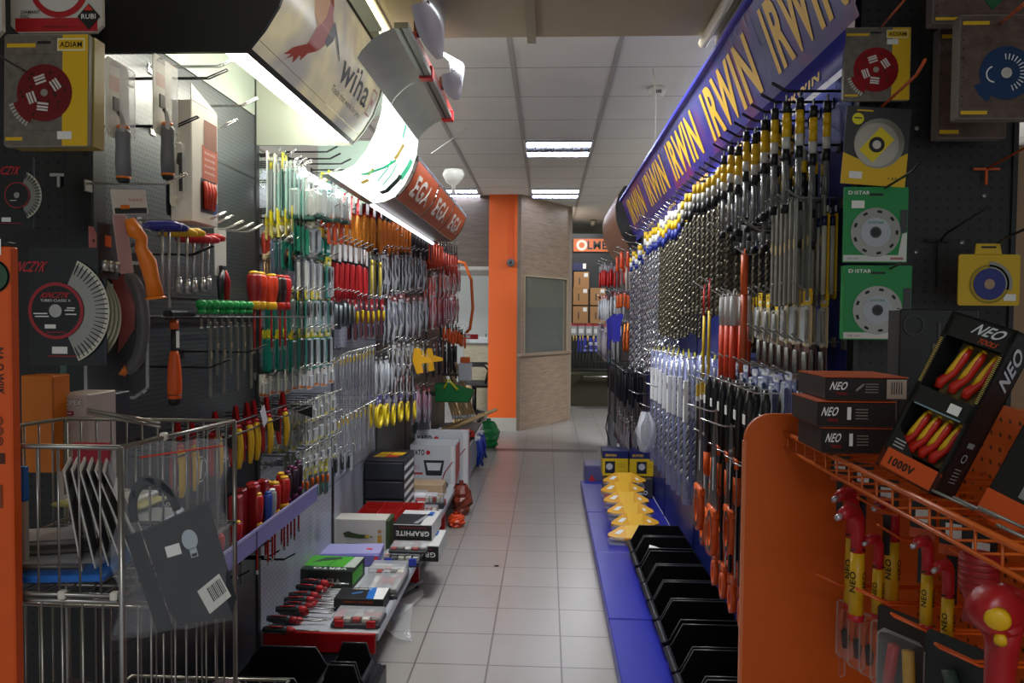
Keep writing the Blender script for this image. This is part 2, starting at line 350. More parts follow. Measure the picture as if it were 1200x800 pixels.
# ================= LEFT GONDOLA =================
XL=-1.1
PEGD=pegmat('pegboard_dark','#383d41','#060708',pitch=(.0135,.0135),r=(.0036,.0032),rough=.36,stagger=1)
PEGL=pegmat('pegboard_light','#a4aab6','#474b54',pitch=(.025,.022),r=(.0035,.003),rough=.4)
PEGK=pegmat('pegboard_black','#222224','#000000',ax=('X','Z'),pitch=(.0265,.0265),r=(.0045,.004),rough=.5)
PEGB=pegmat('pegboard_blue','#1b2a78','#0c1540',pitch=(.025,.025),r=(.003,.003),rough=.4)
gl=thing('wall_shelving','long pegboard display wall along the left of the aisle','display wall',(XL,1.8,0))
m=MB(); m.box(-.03,0,.03,1.0,.1,2.16,PEGD); 
for z in (.55,1.01,1.47,1.93): m.box(-.001,.0015,.03,1.0,z-.002,z+.002,BLACK)
m.build('dark_pegboard',gl)
m=MB(); m.box(-.03,0,1.0,2.98,.1,1.98,PEGL)
for z in (.55,1.01,1.47): m.box(-.001,.0015,1.0,2.98,z-.002,z+.002,P('#5a5f68'))
m.build('pale_pegboard',gl)
m=MB(); m.box(-.03,0,3.02,6.2,.1,2.0,pegmat('pegboard_grey','#5b5752','#2a2826',pitch=(.025,.022),r=(.0035,.003))); m.build('far_pegboard',gl)
for y in (1.0,2.0,3.0,4.0,5.0,6.2):
    m=MB(); m.box(-.02,.006,y-.014,y+.014,0,2.3,P('#2b2d30',.4,.3)); m.build('upright',gl)
m=MB(); m.box(-.06,.0,0,1.0,0,.1,BLACK); m.build('kickboard',gl)
m=MB(); m.box(-.03,0.0,.03,1.0,2.165,2.5,P('#7c857c',.5)); m.build('header_panel',gl)
# end panel facing the camera
ep=thing('end_panel','black perforated end panel of the left shelving, hung with saw blades','end panel',(-1.1,1.8,0))
m=MB(); m.box(-.75,-.072,-.012,.02,0.3,2.6,PEGK); m.build('pegboard',ep)
m=MB(); m.box(-.07,.003,-.03,.03,0,2.6,P('#1b1c1f',.4),.004)
for k in range(18): m.box(-.02,-.01,-.0312,-.03,.9+.09*k,.93+.09*k,DBLACK)
m.build('post',ep)
# bird canopy (lit box)
def prof_sheet(m,prof,y0,y1,mt,n=1):
    m.sheet([[(x,y0+(y1-y0)*k/n,z) for k in range(n+1)] for x,z in prof],mt)
cp=thing('canopy_light_box','cream light box canopy with a red hummingbird and wiha lettering','light box sign',(0,0,0))
PF=[(-.728,2.064),(-.69,2.11),(-.655,2.165),(-.632,2.23),(-.618,2.30),(-.616,2.372)]
def pfat(t):   # point on the curved face, t 0 bottom..1 top, with normal
    s=t*(len(PF)-1); i=min(int(s),len(PF)-2); f=s-i; a,b=Vector(PF[i]),Vector(PF[i+1]); p=a+(b-a)*f; d=(b-a).normalized(); return p,Vector((d.y,-d.x))
def grad(name,c0,c1,emit):
    if name in MATS: return MATS[name]
    m=bpy.data.materials.new(name); m.use_nodes=True; nt=m.node_tree; b=nt.nodes['Principled BSDF']; tc=nt.nodes.new('ShaderNodeTexCoord')
    n=nt.nodes.new('ShaderNodeTexNoise'); n.inputs['Scale'].default_value=5; n.inputs['Detail'].default_value=2; nt.links.new(tc.outputs['Object'],n.inputs['Vector'])
    r=nt.nodes.new('ShaderNodeValToRGB'); r.color_ramp.elements[0].position=.35; r.color_ramp.elements[1].position=.62; r.color_ramp.elements[0].color=rgb(c0); r.color_ramp.elements[1].color=rgb(c1)
    nt.links.new(n.outputs['Fac'],r.inputs[0]); nt.links.new(r.outputs[0],b.inputs['Base Color']); nt.links.new(r.outputs[0],b.inputs['Emission Color']); b.inputs['Emission Strength'].default_value=emit; b.inputs['Roughness'].default_value=.25
    MATS[name]=m; return m
WIF=grad('bird_sign_print','#9c9892','#cfc49c',.42)
m=MB(); prof_sheet(m,PF,1.815,2.785,WIF,6)
def wpt(y,t,off=.0015):
    p,n=pfat(t); return Vector((p.x+n.x*off,y,p.y+n.y*off))
def onface(m,poly,mt,off=.0015):  # poly in (y,t)
    wrap_print(m,poly,mt,lambda y,t: wpt(y,t,off))
def wrap_print(m,poly,mt,f,N=44):
    # lay a flat outline (y,t) on a curved face in narrow bands so that it follows the curve
    t0=min(t for y,t in poly); t1=max(t for y,t in poly)
    def cuts(t):
        r=[]
        for (ya,ta),(yb,tb) in zip(poly,poly[1:]+poly[:1]):
            if (ta<=t)!=(tb<=t): r.append(ya+(yb-ya)*(t-ta)/(tb-ta))
        return sorted(r)
    n=max(3,int((t1-t0)*N)+1)
    for i in range(n):
        a,b=t0+(t1-t0)*i/n,t0+(t1-t0)*(i+1)/n; e=(b-a)*.04; ca,cb=cuts(a+e),cuts(b-e)
        if len(ca)!=len(cb): ca=cb=cuts((a+b)/2)
        for k in range(0,len(ca)-1,2): m.add([f(ca[k],a),f(ca[k+1],a),f(cb[k+1],b),f(cb[k],b)],[(0,1,2,3)],mt)
def ftext(m,s,mt,y0,y1,t0,t1,bold=0,off=.002,sub=True):
    vs_,fs=text_mesh(s,bold); m.add([wpt(y0+(v.x+.5)*(y1-y0),t0+(v.y+.5)*(t1-t0),off) for v in vs_],fs,mt)
m.build('sign_face',cp)
m=MB(); DK=P('#26262a',.4)
ftext(m,'wiha',DK,2.33,2.665,.37,.64,.03); ftext(m,'Tools that work for you',DK,2.33,2.67,.23,.31,.0)
for a,b,c,d in ((2.695,2.755,.34,.355),(2.695,2.755,.60,.615),(2.695,2.70,.34,.615),(2.75,2.755,.34,.615)): onface(m,[(a,c),(b,c),(b,d),(a,d)],RED,.002)
ftext(m,'w',RED,2.705,2.74,.44,.52,.02); m.build('lettering',cp)
m=MB(); BR=mat('bird_red','#8e2a14',.4,emit=.25,ecol='#8e2a14'); BO=mat('bird_ochre','#b4762a',.4,emit=.25,ecol='#b4762a'); BD=mat('bird_dark','#2c2026',.4)
onface(m,[(2.03,.36),(2.07,.33),(2.12,.42),(2.15,.50),(2.175,.60),(2.18,.68),(2.15,.74),(2.11,.70),(2.06,.56)],BR,.002)
onface(m,[(2.03,.37),(2.07,.34),(2.05,.24),(2.03,.26),(2.02,.17),(2.0,.22),(1.975,.15),(1.985,.22),(1.95,.17),(1.975,.27)],BR,.0021)
onface(m,[(2.06,.55),(2.11,.70),(2.10,.97),(2.05,.97),(2.03,.80),(2.01,.97),(1.98,.97),(1.99,.72),(2.02,.60)],BO,.0022)
onface(m,[(2.10,.66),(2.15,.73),(2.14,.97),(2.115,.97),(2.11,.80)],BR,.0023)
onface(m,[(2.135,.50),(2.165,.49),(2.195,.58),(2.20,.68),(2.18,.72),(2.155,.66)],BD,.0024)
onface(m,[(2.19,.64),(2.20,.68),(2.295,.50),(2.29,.49)],BD,.0026)
for k in range(0): onface(m,[(2.245+.03*k,.06),(2.275+.03*k,.06),(2.26+.03*k,.33),(2.23+.03*k,.33)] if k<3 else [(2.245,.0),(2.245,.0),(2.245,.001)],mat('faint_red','#b06a50',.4,emit=.3,ecol='#b06a50'),.0012+.0001*k) if k<1 else None
m.build('hummingbird_print',cp)
m=MB()
prof_sheet(m,[(-.733,2.055),(-.724,2.068)],1.8,2.8,BLACK); prof_sheet(m,[(-.62,2.366),(-.612,2.382),(-.64,2.385)],1.8,2.8,BLACK)
m.tube([(-.709,1.82,2.094),(-.709,2.78,2.094)],.005,mat('glow_band_gold','#e0c060',.25,.6),6)  # gold tube stands in for the glow band along the sign's bottom
m.build('edge_trim',cp)
m=MB(); pl=[(-1.1,2.056)]+[(-.733,2.056)]+[(x+.004,z) for x,z in PF]+[(-.64,2.50),(-1.1,2.50)]
M_XZ=Matrix(((1,0,0,0),(0,0,-1,0),(0,1,0,0),(0,0,0,1)))
m.prism(pl,-1.812,-1.8,P('#15161a',.5),M_XZ); m.build('near_end_plate',cp)
m=MB(); m.prism(pl,-2.80,-2.788,mat('end_plate_grey','#8a9184',.4),M_XZ); m.build('far_end_plate',cp)
m=MB(); m.sheet([[(-.735,1.815,2.063),(-.735,2.785,2.063)],[(-.80,1.815,2.066),(-.80,2.785,2.066)]],mat('diffuser_glow','#fffbe8',.5,emit=8,ecol='#fff8e2')); m.build('light_strip',cp)
m=MB(); m.box(-.80,-.79,1.815,2.785,2.07,2.40,P('#8a8f86',.5)); m.box(-1.09,-.62,1.815,2.785,2.47,2.48,P('#8a9188',.5)); m.build('inner_panel',cp)
CG=mat('cold_tube','#ffffff',.5,emit=85,ecol='#fffaea')
m=MB(); m.tube([(-.86,1.85,2.16),(-.86,2.75,2.16)],.013,CG,8); m.build('tube',cp)
bx=thing('stowed_box','blue and orange box stowed up inside the bird canopy','box',(-1.03,2.25,2.44))
m=MB(); m.cb((0,0,-.06),(.12,.30,.10),P('#d4502a',.6),.003); m.build('orange_carton',bx); m=MB(); m.cb((.0,-.10,-.12),(.10,.2,.03),P('#1c3f8c',.5),.004); m.build('blue_lid',bx)
# second canopy, backlit white and green sign under a curved steel cornice
cs=thing('backlit_canopy','overexposed white and green backlit canopy sign in the middle of the left wall','light box sign',(0,0,0))
PF2=[(-.83,1.955),(-.78,1.962),(-.73,1.985),(-.685,2.04),(-.65,2.11),(-.628,2.18),(-.62,2.25)]
GLOW=mat('backlit_white','#fbfff8',.4,emit=2.2,ecol='#f6fff2')
m=MB(); prof_sheet(m,PF2,2.81,3.56,GLOW); m.build('sign_face',cs)
def p2(y,t,off=.002):
    s=t*(len(PF2)-1); i=min(int(s),len(PF2)-2); f=s-i; a,b=Vector(PF2[i]),Vector(PF2[i+1]); p=a+(b-a)*f; d=(b-a).normalized(); return Vector((p.x+d.y*off,y,p.y-d.x*off))
def g2(m,poly,mt): wrap_print(m,poly,mt,p2)
m=MB(); G1=mat('sign_green','#2fae7c',.4,emit=.9,ecol='#45b88c'); G2=mat('sign_ochre','#b8a050',.4,emit=.8,ecol='#b8a050')
def g2band(m,y0,y1,ta,tb,mt,sk=0,n=6):
    for k in range(n): u0,u1=ta+(tb-ta)*k/n,ta+(tb-ta)*(k+1)/n; s0,s1=sk*k/n,sk*(k+1)/n; g2(m,[(y0+s0,u0),(y1+s0,u0),(y1+s1,u1),(y0+s1,u1)],mt)
g2band(m,2.93,2.97,.30,.62,G1,.28); g2band(m,3.18,3.23,.62,.80,G2,.06,3); g2band(m,3.20,3.24,.84,.99,G1,.03,3); g2band(m,3.40,3.48,.52,.75,G1,.05)
g2band(m,3.16,3.18,.35,.6,G1); g2band(m,3.26,3.28,.35,.6,G1); g2band(m,3.05,3.10,.2,.3,G2,0,2); g2band(m,3.0,3.03,.34,.42,G2,0,2); g2band(m,3.33,3.40,.25,.55,P('#3c5a50'),.05)
m.build('sign_print',cs)
m=MB(); pl2=[(-1.1,1.955)]+PF2+[(-1.1,2.25)]; m.prism(pl2,-3.572,-3.56,P('#c8d8cc',.4),M_XZ); m.build('end_plate',cs)
m=MB(); prof_sheet(m,[(-.86,1.95),(-.83,1.953)],2.81,3.56,P('#6a6a66',.4,.5)); m.build('edge_trim',cs)
m=MB(); m.tube([(-.93,2.85,1.96),(-.93,3.5,1.96)],.013,mat('cool_tube','#f4faff',.5,emit=22,ecol='#f2f9ff'),8); m.build('tube',cs)
STL=mat('brushed_cornice','#c6d0c6',.34,.55,noise=.1,nscale=8)
co=thing('steel_cornice','curved brushed steel cornice over the backlit canopy, with red end blocks','canopy',(0,0,0))
PF3=[(-.62,2.25),(-.605,2.275),(-.575,2.305),(-.54,2.33),(-.50,2.345)]
for a,b in ((2.42,2.945),(2.955,3.56)):
    m=MB(); prof_sheet(m,PF3,a,b,STL); m.box(-.50,-.455,a,b-.045,2.343,2.362,P('#7d7e7a',.35,.6)); m.box(-.485,-.478,a,b-.045,2.3405,2.3425,BLACK); m.build('curved_panel',co)
    m=MB(); m.box(-.503,-.45,b-.045,b,2.335,2.385,P('#b41a1c',.4),.003); m.build('red_block',co)
m=MB(); m.box(-.50,-.46,2.6,3.56,2.365,2.40,P('#a8281f',.4)); m.build('red_rail',co)
m=MB(); m.box(-1.09,-.5,2.82,3.56,2.36,2.37,P('#8a8f86')); m.build('back_rail',co)
for i,(ya,yb,la) in enumerate(((2.37,2.88,'silver boat-shaped lamp cover above the steel cornice, the nearer one'),(3.05,3.42,'silver boat-shaped lamp cover above the steel cornice, the farther one'))):
    t=thing('lamp_cover',la,'lamp cover',(0,0,0))
    m=MB(); g=[]
    for a in range(9):
        u=a/8; y=ya+(yb-ya)*u; wd=.065*math.sin(PI*min(1,max(.02,u*.9+.08)))+.004
        g.append([(-.43-wd*.3,y,2.40-wd*.2),(-.41+wd*.5,y,2.40+wd*.2),(-.42+wd*.8,y,2.43+wd*.9),(-.44,y,2.46+wd)])
    m.sheet(g,P('#d3d8e0',.25,.3)); m.build('shell',t)
    m=MB(); m.sheet([[(-.405,ya+.03,2.408),(-.405,yb-.12,2.408)],[(-.387,ya+.03,2.425),(-.387,yb-.12,2.425)]],BLACK); m.build('slot',t)
    m=MB(); m.box(-.47,-.43,(ya+yb)/2-.02,(ya+yb)/2+.02,2.395,2.44,P('#5c2a20',.5)); m.build('bracket',t)
# EGA canopy: three orange curved panels
ce=thing('orange_canopy','orange curved canopy of three panels with white EGA lettering','canopy sign',(0,0,0))
PF4=[(-.73,1.985),(-.70,2.01),(-.665,2.055),(-.64,2.105),(-.622,2.165)]
OP=mat('ega_orange','#c2521c',.35,noise=.05,emit=.0)
def p4(y,t,off=.003):
    s=t*(len(PF4)-1); i=min(int(s),len(PF4)-2); f=s-i; a,b=Vector(PF4[i]),Vector(PF4[i+1]); p=a+(b-a)*f; d=(b-a).normalized(); return Vector((p.x+d.y*off,y,p.y-d.x*off))
ys=[3.58,4.28,4.98,5.68]
for i in range(3):
    m=MB(); prof_sheet(m,PF4,ys[i]+.008,ys[i+1]-.008,OP); pa=m.build('panel',ce)
    m=MB(); vs_,fs=text_mesh('EGA',.05); y0,y1=ys[i]+.12,ys[i+1]-.12; m.add([p4(y0+(v.x+.5)*(y1-y0),.30+(v.y+.5)*.5) for v in vs_],fs,P('#e8e0d4',.4)); m.add([p4(y,t) for y,t in((y0+.1,.14),(y1-.05,.14),(y1-.05,.22),(y0+.1,.22))],[(0,1,2,3)],P('#c86a48')); m.build('lettering',pa)
m=MB()
for y in ys: prof_sheet(m,[(x+.003,z) for x,z in PF4],y-.009,y+.009,BLACK)
prof_sheet(m,[(-.624,2.163),(-.618,2.18),(-.66,2.19)],3.58,5.68,BLACK); m.box(-1.09,-.73,3.58,5.68,1.98,1.985,P('#77726a')); m.build('edge_trim',ce)
m=MB(); m.prism([(-1.1,1.985)]+PF4+[(-1.1,2.19)],-5.70,-5.69,BLACK,M_XZ); m.build('end_plate',ce)
m=MB(); m.tube([(-.86,3.65,1.96),(-.86,5.6,1.96)],.012,mat('ega_tube','#ffffff',.5,emit=2.0,ecol='#f2f4ff'),8); m.build('tube',ce)
hl=thing('halogen_lamp','small white lamp hood standing on the orange canopy','lamp',(-.60,4.75,2.19))
m=MB(); m.lathe([(.012,0),(.012,.05),(.045,.07),(.07,.12),(.06,.15),(0,.16)],P('#c9c9c2',.4),12); m.build('hood',hl)
m=MB(); m.tube([p for p in (onx(505,180,-.6),onx(548,150,-.52))],.002,P('#8a8a86'),5); m.v=[v for v in m.v]
tag(m.build('guy_wire'),'thin wire slanting up from the orange canopy to the ceiling','wire')
# ================= RIGHT GONDOLA =================
XR=.80
gr=thing('blue_shelving','long blue pegboard display wall along the right of the aisle','display wall',(XR,2.05,0))
m=MB(); m.box(0,.03,0,3.95,.09,2.09,PEGB); m.build('pegboard',gr)
for y in (1.0,2.0,3.0,3.96,5.0,6.0):
    m=MB(); m.box(-.004,.02,y-.014,y+.014,.09,2.3,P('#15205c',.4,.2)); m.build('upright',gr)
m=MB(); m.box(0,.03,3.96,6.1,.09,2.2,pegmat('pegboard_grey2','#3a3a44','#15151c')); m.build('far_pegboard',gr)
pb=thing('blue_plinth','low blue painted base platform running along the right of the aisle','plinth',(0,0,0))
PLB=mat('plinth_blue','#2a2fa0',.32,noise=.06,nscale=12)
for a,b in ((1.6,2.36),(2.37,3.29),(3.30,4.23),(4.24,5.1),(5.11,6.08)):
    m=MB(); m.box(.285,.80,a,b,.02,.09,PLB,.004); m.build('deck_section',pb)
m=MB(); m.box(.30,.80,1.6,6.08,0,.02,BLACK); m.build('toe_kick',pb)
# blue canopy with yellow lettering
ci=thing('irwin_canopy','long blue canopy sign with big yellow IRWIN lettering over the drill bits','canopy sign',(0,0,0))
def blueprint():
    m=bpy.data.materials.new('blue_sign_print'); m.use_nodes=True; nt=m.node_tree; b=nt.nodes['Principled BSDF']; tc=nt.nodes.new('ShaderNodeTexCoord')
    n=nt.nodes.new('ShaderNodeTexNoise'); n.inputs['Scale'].default_value=3.2; n.inputs['Detail'].default_value=4; nt.links.new(tc.outputs['Object'],n.inputs['Vector'])
    r=nt.nodes.new('ShaderNodeValToRGB'); e=r.color_ramp.elements; e[0].position=.36; e[0].color=rgb('#141c66'); e[1].position=.7; e[1].color=rgb('#7a1c4e')
    x=e.new(.52); x.color=rgb('#2a2484'); nt.links.new(n.outputs['Fac'],r.inputs[0]); nt.links.new(r.outputs[0],b.inputs['Base Color']); b.inputs['Roughness'].default_value=.3
    return m
BSP=blueprint()
T0=Vector((.600,2.380)); T1=Vector((.700,2.112))     # top and bottom edge in (x,z)
def pi_(y,t,off=.0): # t 0 bottom 1 top ; normal toward -x,down
    p=T1+(T0-T1)*t; n=Vector((-(T0-T1).y,(T0-T1).x)).normalized(); return Vector((p.x+n.x*off,y,p.y+n.y*off))
m=MB(); m.sheet([[pi_(y,0) for y in (1.76,6.26)],[pi_(y,1) for y in (1.76,6.26)]],BSP,False); m.build('sign_face',ci)
seams=[2.37,3.07,3.87,4.67,5.47,6.24]
YLT=P('#e6b41c',.4)
for i,(a,b) in enumerate(((1.78,2.30),(2.46,3.16),(3.36,4.08),(4.27,5.02),(5.24,6.02))):
    m=MB(); vs_,fs=text_mesh('IRWIN',.055); m.add([pi_(b-(v.x+.5)*(b-a),.14+(v.y+.5)*.70,.002) for v in vs_],fs,YLT); m.build('lettering',ci)
m=MB()
for y in seams: m.add([pi_(y-.002,0,.001),pi_(y+.002,0,.001),pi_(y+.002,1,.001),pi_(y-.002,1,.001)],[(0,1,2,3)],P('#5a5aa0'))
for y,s_ in ((1.95,'TOOL'),(2.45,'ECT'),(3.3,'BLUE')):
    vs_,fs=text_mesh(s_,.02); m.add([pi_(y+.15-(v.x+.5)*.22,.84+(v.y+.5)*.14,.0015) for v in vs_],fs,P('#5c6096',.5))
m.build('small_print',ci)
m=MB(); m.box(.585,.605,1.76,6.27,2.372,2.392,P('#3438b8',.35),.003); m.build('top_rail',ci)
m=MB(); m.sheet([[(.700,1.84,2.112),(.700,6.26,2.112)],[(.716,1.88,2.100),(.716,6.26,2.100)],[(.726,1.92,2.075),(.726,6.26,2.075)],[(.724,1.92,2.045),(.724,6.26,2.045)]],P('#2630a4',.25)); m.build('bottom_rail',ci)
m=MB()
for a in (2.05,2.75,3.45,4.3,5.2):
    vs_,fs=text_mesh('IRWIN',.05); m.add([Vector((.7215,a+.28-(v.x+.5)*.26,2.062+(v.y+.5)*.03)) for v in vs_],fs,YLT)
m.build('rail_lettering',ci)
m=MB(); m.box(.605,.79,2.02,6.27,2.385,2.395,P('#22267a')); m.build('top_panel',ci)
for y in (2.2,3.2,4.2,5.2,6.2): m=MB(); m.prism([(.602,2.375),(.70,2.115),(.72,2.1),(.79,2.1),(.79,2.39)],-y-.006,-y+.006,P('#1a1f60'),M_XZ); m.build('bracket',ci)
m=MB(); m.tube([(.765,2.2,2.15),(.765,6.1,2.15)],.012,mat('blue_tube','#c8d0ff',.5,emit=6,ecol='#b9c4ff'),8); m.build('tube',ci)
# far canopy
cf=thing('copper_canopy','black ended canopy with a curved copper brown front beyond the blue sign','canopy',(0,0,0))
PF5=[(.69,2.02),(.62,2.12),(.575,2.24),(.565,2.36),(.59,2.46),(.635,2.53)]
m=MB(); prof_sheet(m,PF5,6.45,7.9,mat('copper_panel','#8a6248',.45,.3,noise=.12)); m.build('curved_panel',cf)
m=MB(); m.prism([(x+.004,z) for x,z in PF5]+[(.795,2.53),(.795,2.02)],-6.45,-6.43,P('#111114',.5),M_XZ); m.build('end_plate',cf)
# right end panel facing camera
er=thing('end_panel','black perforated end panel on the right, hung with boxed diamond discs','end panel',(.80,2.0,0))
m=MB(); m.box(.0,.385,-.012,.01,.4,2.6,PEGK); m.build('pegboard',er)
m=MB(); m.box(-.008,.004,-.02,.02,0,2.6,P('#1b1b1d',.4)); m.box(.38,.392,-.02,.02,0,2.6,P('#1b1b1d',.4)); m.build('frame',er)
m=MB()
for p in ((1075,150),(1074,295),(1128,284),(1154,229)): q=ony(p[0],p[1],1.985); m.lathe([(0,0),(.006,0),(.005,.003),(0,.003)],STEEL,10,TR(q.x-.80,-.012,q.z)@RX(PI/2))
m.build('bolt',er)
# ================= KINDS OF GOODS (hang point at origin, face to +x, width along y) =================
_FMK={}
def kind(key,fn,*a,**k):
    if key not in _FMK: _FMK[key]=(lambda: fn(*a,**k))
    return _FMK[key]
FX=F_PX
def card_poly(w,h,r=.006):
    return [(-w/2+r,0.0),(w/2-r,0.0),(w/2,-r),(w/2,-h+r),(w/2-r,-h),(-w/2+r,-h),(-w/2,-h+r),(-w/2,-r)]
def mk_pack(name,cat,w,h,hc,bc,tool,tc=('#222222','#c8c8c8'),th=.02,headh=.25,film=None,label_patch=True):
    r=thing(name,'',cat); top=.012
    m=MB(); m.T=TR(0,0,top); hh=h*headh
    m.prism(card_poly(w,hh),-.0008,.0008,P(hc),FX); m.prism([(x,y-hh) for x,y in card_poly(w,h-hh)],-.0008,.0008,P(bc),FX)
    m.rect(BLACK,TR(.0012,0,0)@FX,w*.3,.007,0,-.014)
    if label_patch: m.rect(WHITE,TR(.0012,0,0)@FX,w*.55,h*.06,w*.05,-hh*.7); m.rect(P('#2a2a2a'),TR(.0013,0,0)@FX,w*.4,h*.015,0,-h*.93)
    m.build('card',r)
    m=MB(); m.T=TR(0,0,top); z1=-hh-.004; z0=-h+.006; W=w*.34; th=min(th,.016)
    if film: m.box(.0015,th,-W,W,z0,z1,film,.004); m.build('blister',r)
    m=MB(); m.T=TR(th*.5,0,top)
    A,B_=P(tc[0],.35),P(tc[1],.3,.3); L=-(z0-z1)
    if tool=='driver':
        m.tube([(0,0,z1-.008),(0,0,z1-.012),(0,0,z1-L*.25),(0,0,z1-L*.48)],[W*.25,W*.4,W*.45,W*.28],A,8); m.cyl((0,0,z1-L*.48),(0,0,z0+.006),.003,B_,6)
    elif tool=='plier':
        for s_ in(-1,1): m.tube([(0,s_*W*.1,z1-L*.32),(0,s_*W*.55,z1-L*.5),(0,s_*W*.6,z1-L*.8),(0,s_*W*.4,z0+.004)],[.004,.006,.006,.005],A,6)
        m.prism([(-W*.3,z1-L*.34),(W*.3,z1-L*.34),(W*.12,z1-.006),(-W*.12,z1-.006)],-.004,.004,B_,FX)
    elif tool=='block':
        m.box(-th*.35,th*.35,-W*.8,W*.8,z0+L*.15,z1-L*.12,A,.004); m.box(-th*.3,th*.36,-W*.7,W*.7,z0+L*.3,z0+L*.5,B_,.003)
    elif tool=='knife':
        m.prism([(-W*.5,z1-.006),(W*.3,z1-.006),(W*.6,z1-L*.45),(W*.3,z0+.01),(-W*.3,z0+.01),(-W*.2,z1-L*.5)],-.006,.006,A,FX); m.prism([(-W*.1,z1-L*.6),(W*.2,z1-L*.6),(W*.2,z0+.006),(-W*.05,z0+.016)],.006,.007,B_,FX)
    elif tool=='disc':
        R=min(W*.95,L*.48); m.lathe([(R*.2,-.002),(R,-.002),(R,.002),(R*.2,.002)],A,18,TR(0,0,(z0+z1)/2)@RY(PI/2)); m.lathe([(0.001,-.003),(R*.5,-.003),(R*.5,.003),(0.001,.003)],B_,14,TR(0,0,(z0+z1)/2)@RY(PI/2))
    elif tool=='bits':
        for q in(-.6,-.2,.2,.6): m.cyl((0,q*W,z1-.01),(0,q*W,z0+.012),.0035,B_ if int(q*10)%4 else A,6)
    elif tool=='tube':
        m.cyl((0,0,z1-.004),(0,0,z0+.006),min(W*.7,th*.5),A,8); m.cyl((0,0,z1-.004),(0,0,z1-.03),min(W*.75,th*.55),B_,8)
    m.build('tool',r); return r
def mk_clearbox(w,h,d,base='#1f4a40'):
    r=thing('clear_tool_box','', 'boxed tool'); m=MB()
    m.box(0,d,-w/2,w/2,-h,-.02,clear('milky_box','#d4dcda',.55,.2),.008); m.prism([(-w*.2,-.022),(-w*.12,.012),(w*.12,.012),(w*.2,-.022)],0,.0015,clear('milky_box'),FX); m.build('shell',r)
    m=MB(); m.box(.003,d-.003,-w/2+.004,w/2-.004,-h-.012,-h+.004,P(base),.004); m.build('base',r)
    m=MB(); m.box(d*.3,d*.7,-w*.25,w*.25,-h+.01,-.04,P('#a9adab',.4,.3),.006); m.build('tool',r); return r
def mk_plier(hc,tipc,headc,h=.2,tagc=None,name='pliers',hc2=None):
    r=thing(name,'','pliers'); H=P(headc,.3,.7)
    m=MB(); k=h*.30
    m.prism([(-.004,.01),(.004,.01),(.013,-k*.45),(.017,-k*.75),(.012,-k),(-.012,-k),(-.017,-k*.75),(-.013,-k*.45)],-.005,.005,H,FX); m.lathe([(.001,-.007),(.008,-.007),(.008,.007),(.001,.007)],H,10,TR(0,0,-k*.75)@RY(PI/2)); m.prism([(-.0008,.0105),(.0008,.0105),(.0012,-k*.6),(-.0012,-k*.6)],-.0053,.0053,BLACK,FX)
    m.build('head',r)
    for s_ in (-1,1):
        m=MB(); m.tube([(0,s_*.008,-k*.9),(0,s_*.018,-k*1.25),(0,s_*.026,-h*.6),(0,s_*.024,-h*.85),(0,s_*.018,-h)],[.007,.0095,.0095,.009,.006],P(hc2 if (hc2 and s_>0) else hc,.4),8)
        m.tube([(.001,s_*.008,-k*.9),(.001,s_*.014,-k*1.12)],[.0085,.0108],P(tipc,.4),8); m.build('handle',r)
    if tagc: m=MB(); m.box(.008,.0095,-.022,.022,-k*1.0,-.0,P(tagc)); m.rect(WHITE,TR(.0097,0,0)@FX,.03,.02,0,-k*.6); m.build('label_card',r)
    return r
def mk_driver(hc,capc,tipc,L=.2,hr=.014,up=True,name='screwdriver'):
    """screwdriver, handle up, shaft down; origin at the collar under the handle"""
    r=thing(name,'','screwdriver'); hl=L*.45
    m=MB(); m.lathe([(.006,0),(hr*.75,.004),(hr*.6,.016),(hr*.85,hl*.35),(hr,hl*.6),(hr*.95,hl*.85),(hr*.75,hl*.92)],P(hc,.35),10); m.build('handle',r)
    m=MB(); m.lathe([(hr*.76,hl*.92),(hr*.7,hl*.97),(hr*.35,hl),(0.001,hl)],P(capc,.35),10); m.lathe([(hr*.5,-.004),(hr*.85,0),(hr*.80,hl*.16),(hr*.6,hl*.2)],P(capc,.35),10); m.build('end_cap',r)
    m=MB(); m.cyl((0,0,0),(0,0,-L*.5),.0035,P(tipc,.35,.2),8); m.box(-.004,.004,-.001,.001,-L*.55,-L*.5,STEEL); m.build('shaft',r); return r
def spiral(m,R,z0,z1,mt,turns=None,core=.6,n=8):
    """masonry bit body: two helical flutes around a core"""
    Lh=z1-z0; turns=turns or Lh/(R*5.0); N=max(6,int(turns*7))
    m.cyl((0,0,z0),(0,0,z1),R*core,P('#26241f',.5,.3),6)  # core coloured dark to put shade into the gaps between flutes
    for ph in (0,PI):
        vs_=[];fs=[]
        for i in range(N+1):
            t=2*PI*turns*i/N+ph; z=z0+Lh*i/N; c,s_=math.cos(t),math.sin(t); hw=R*.9
            vs_+=[(R*c,R*s_,z-hw),(R*c*1.0,R*s_*1.0,z+hw*.3),(R*core*.7*c,R*core*.7*s_,z+hw*.9),(R*core*.7*c,R*core*.7*s_,z-hw*1.3)]
        for i in range(N):
            for k in range(4): fs.append((i*4+k,i*4+(k+1)%4,(i+1)*4+(k+1)%4,(i+1)*4+k))
        m.add(vs_,fs,mt)
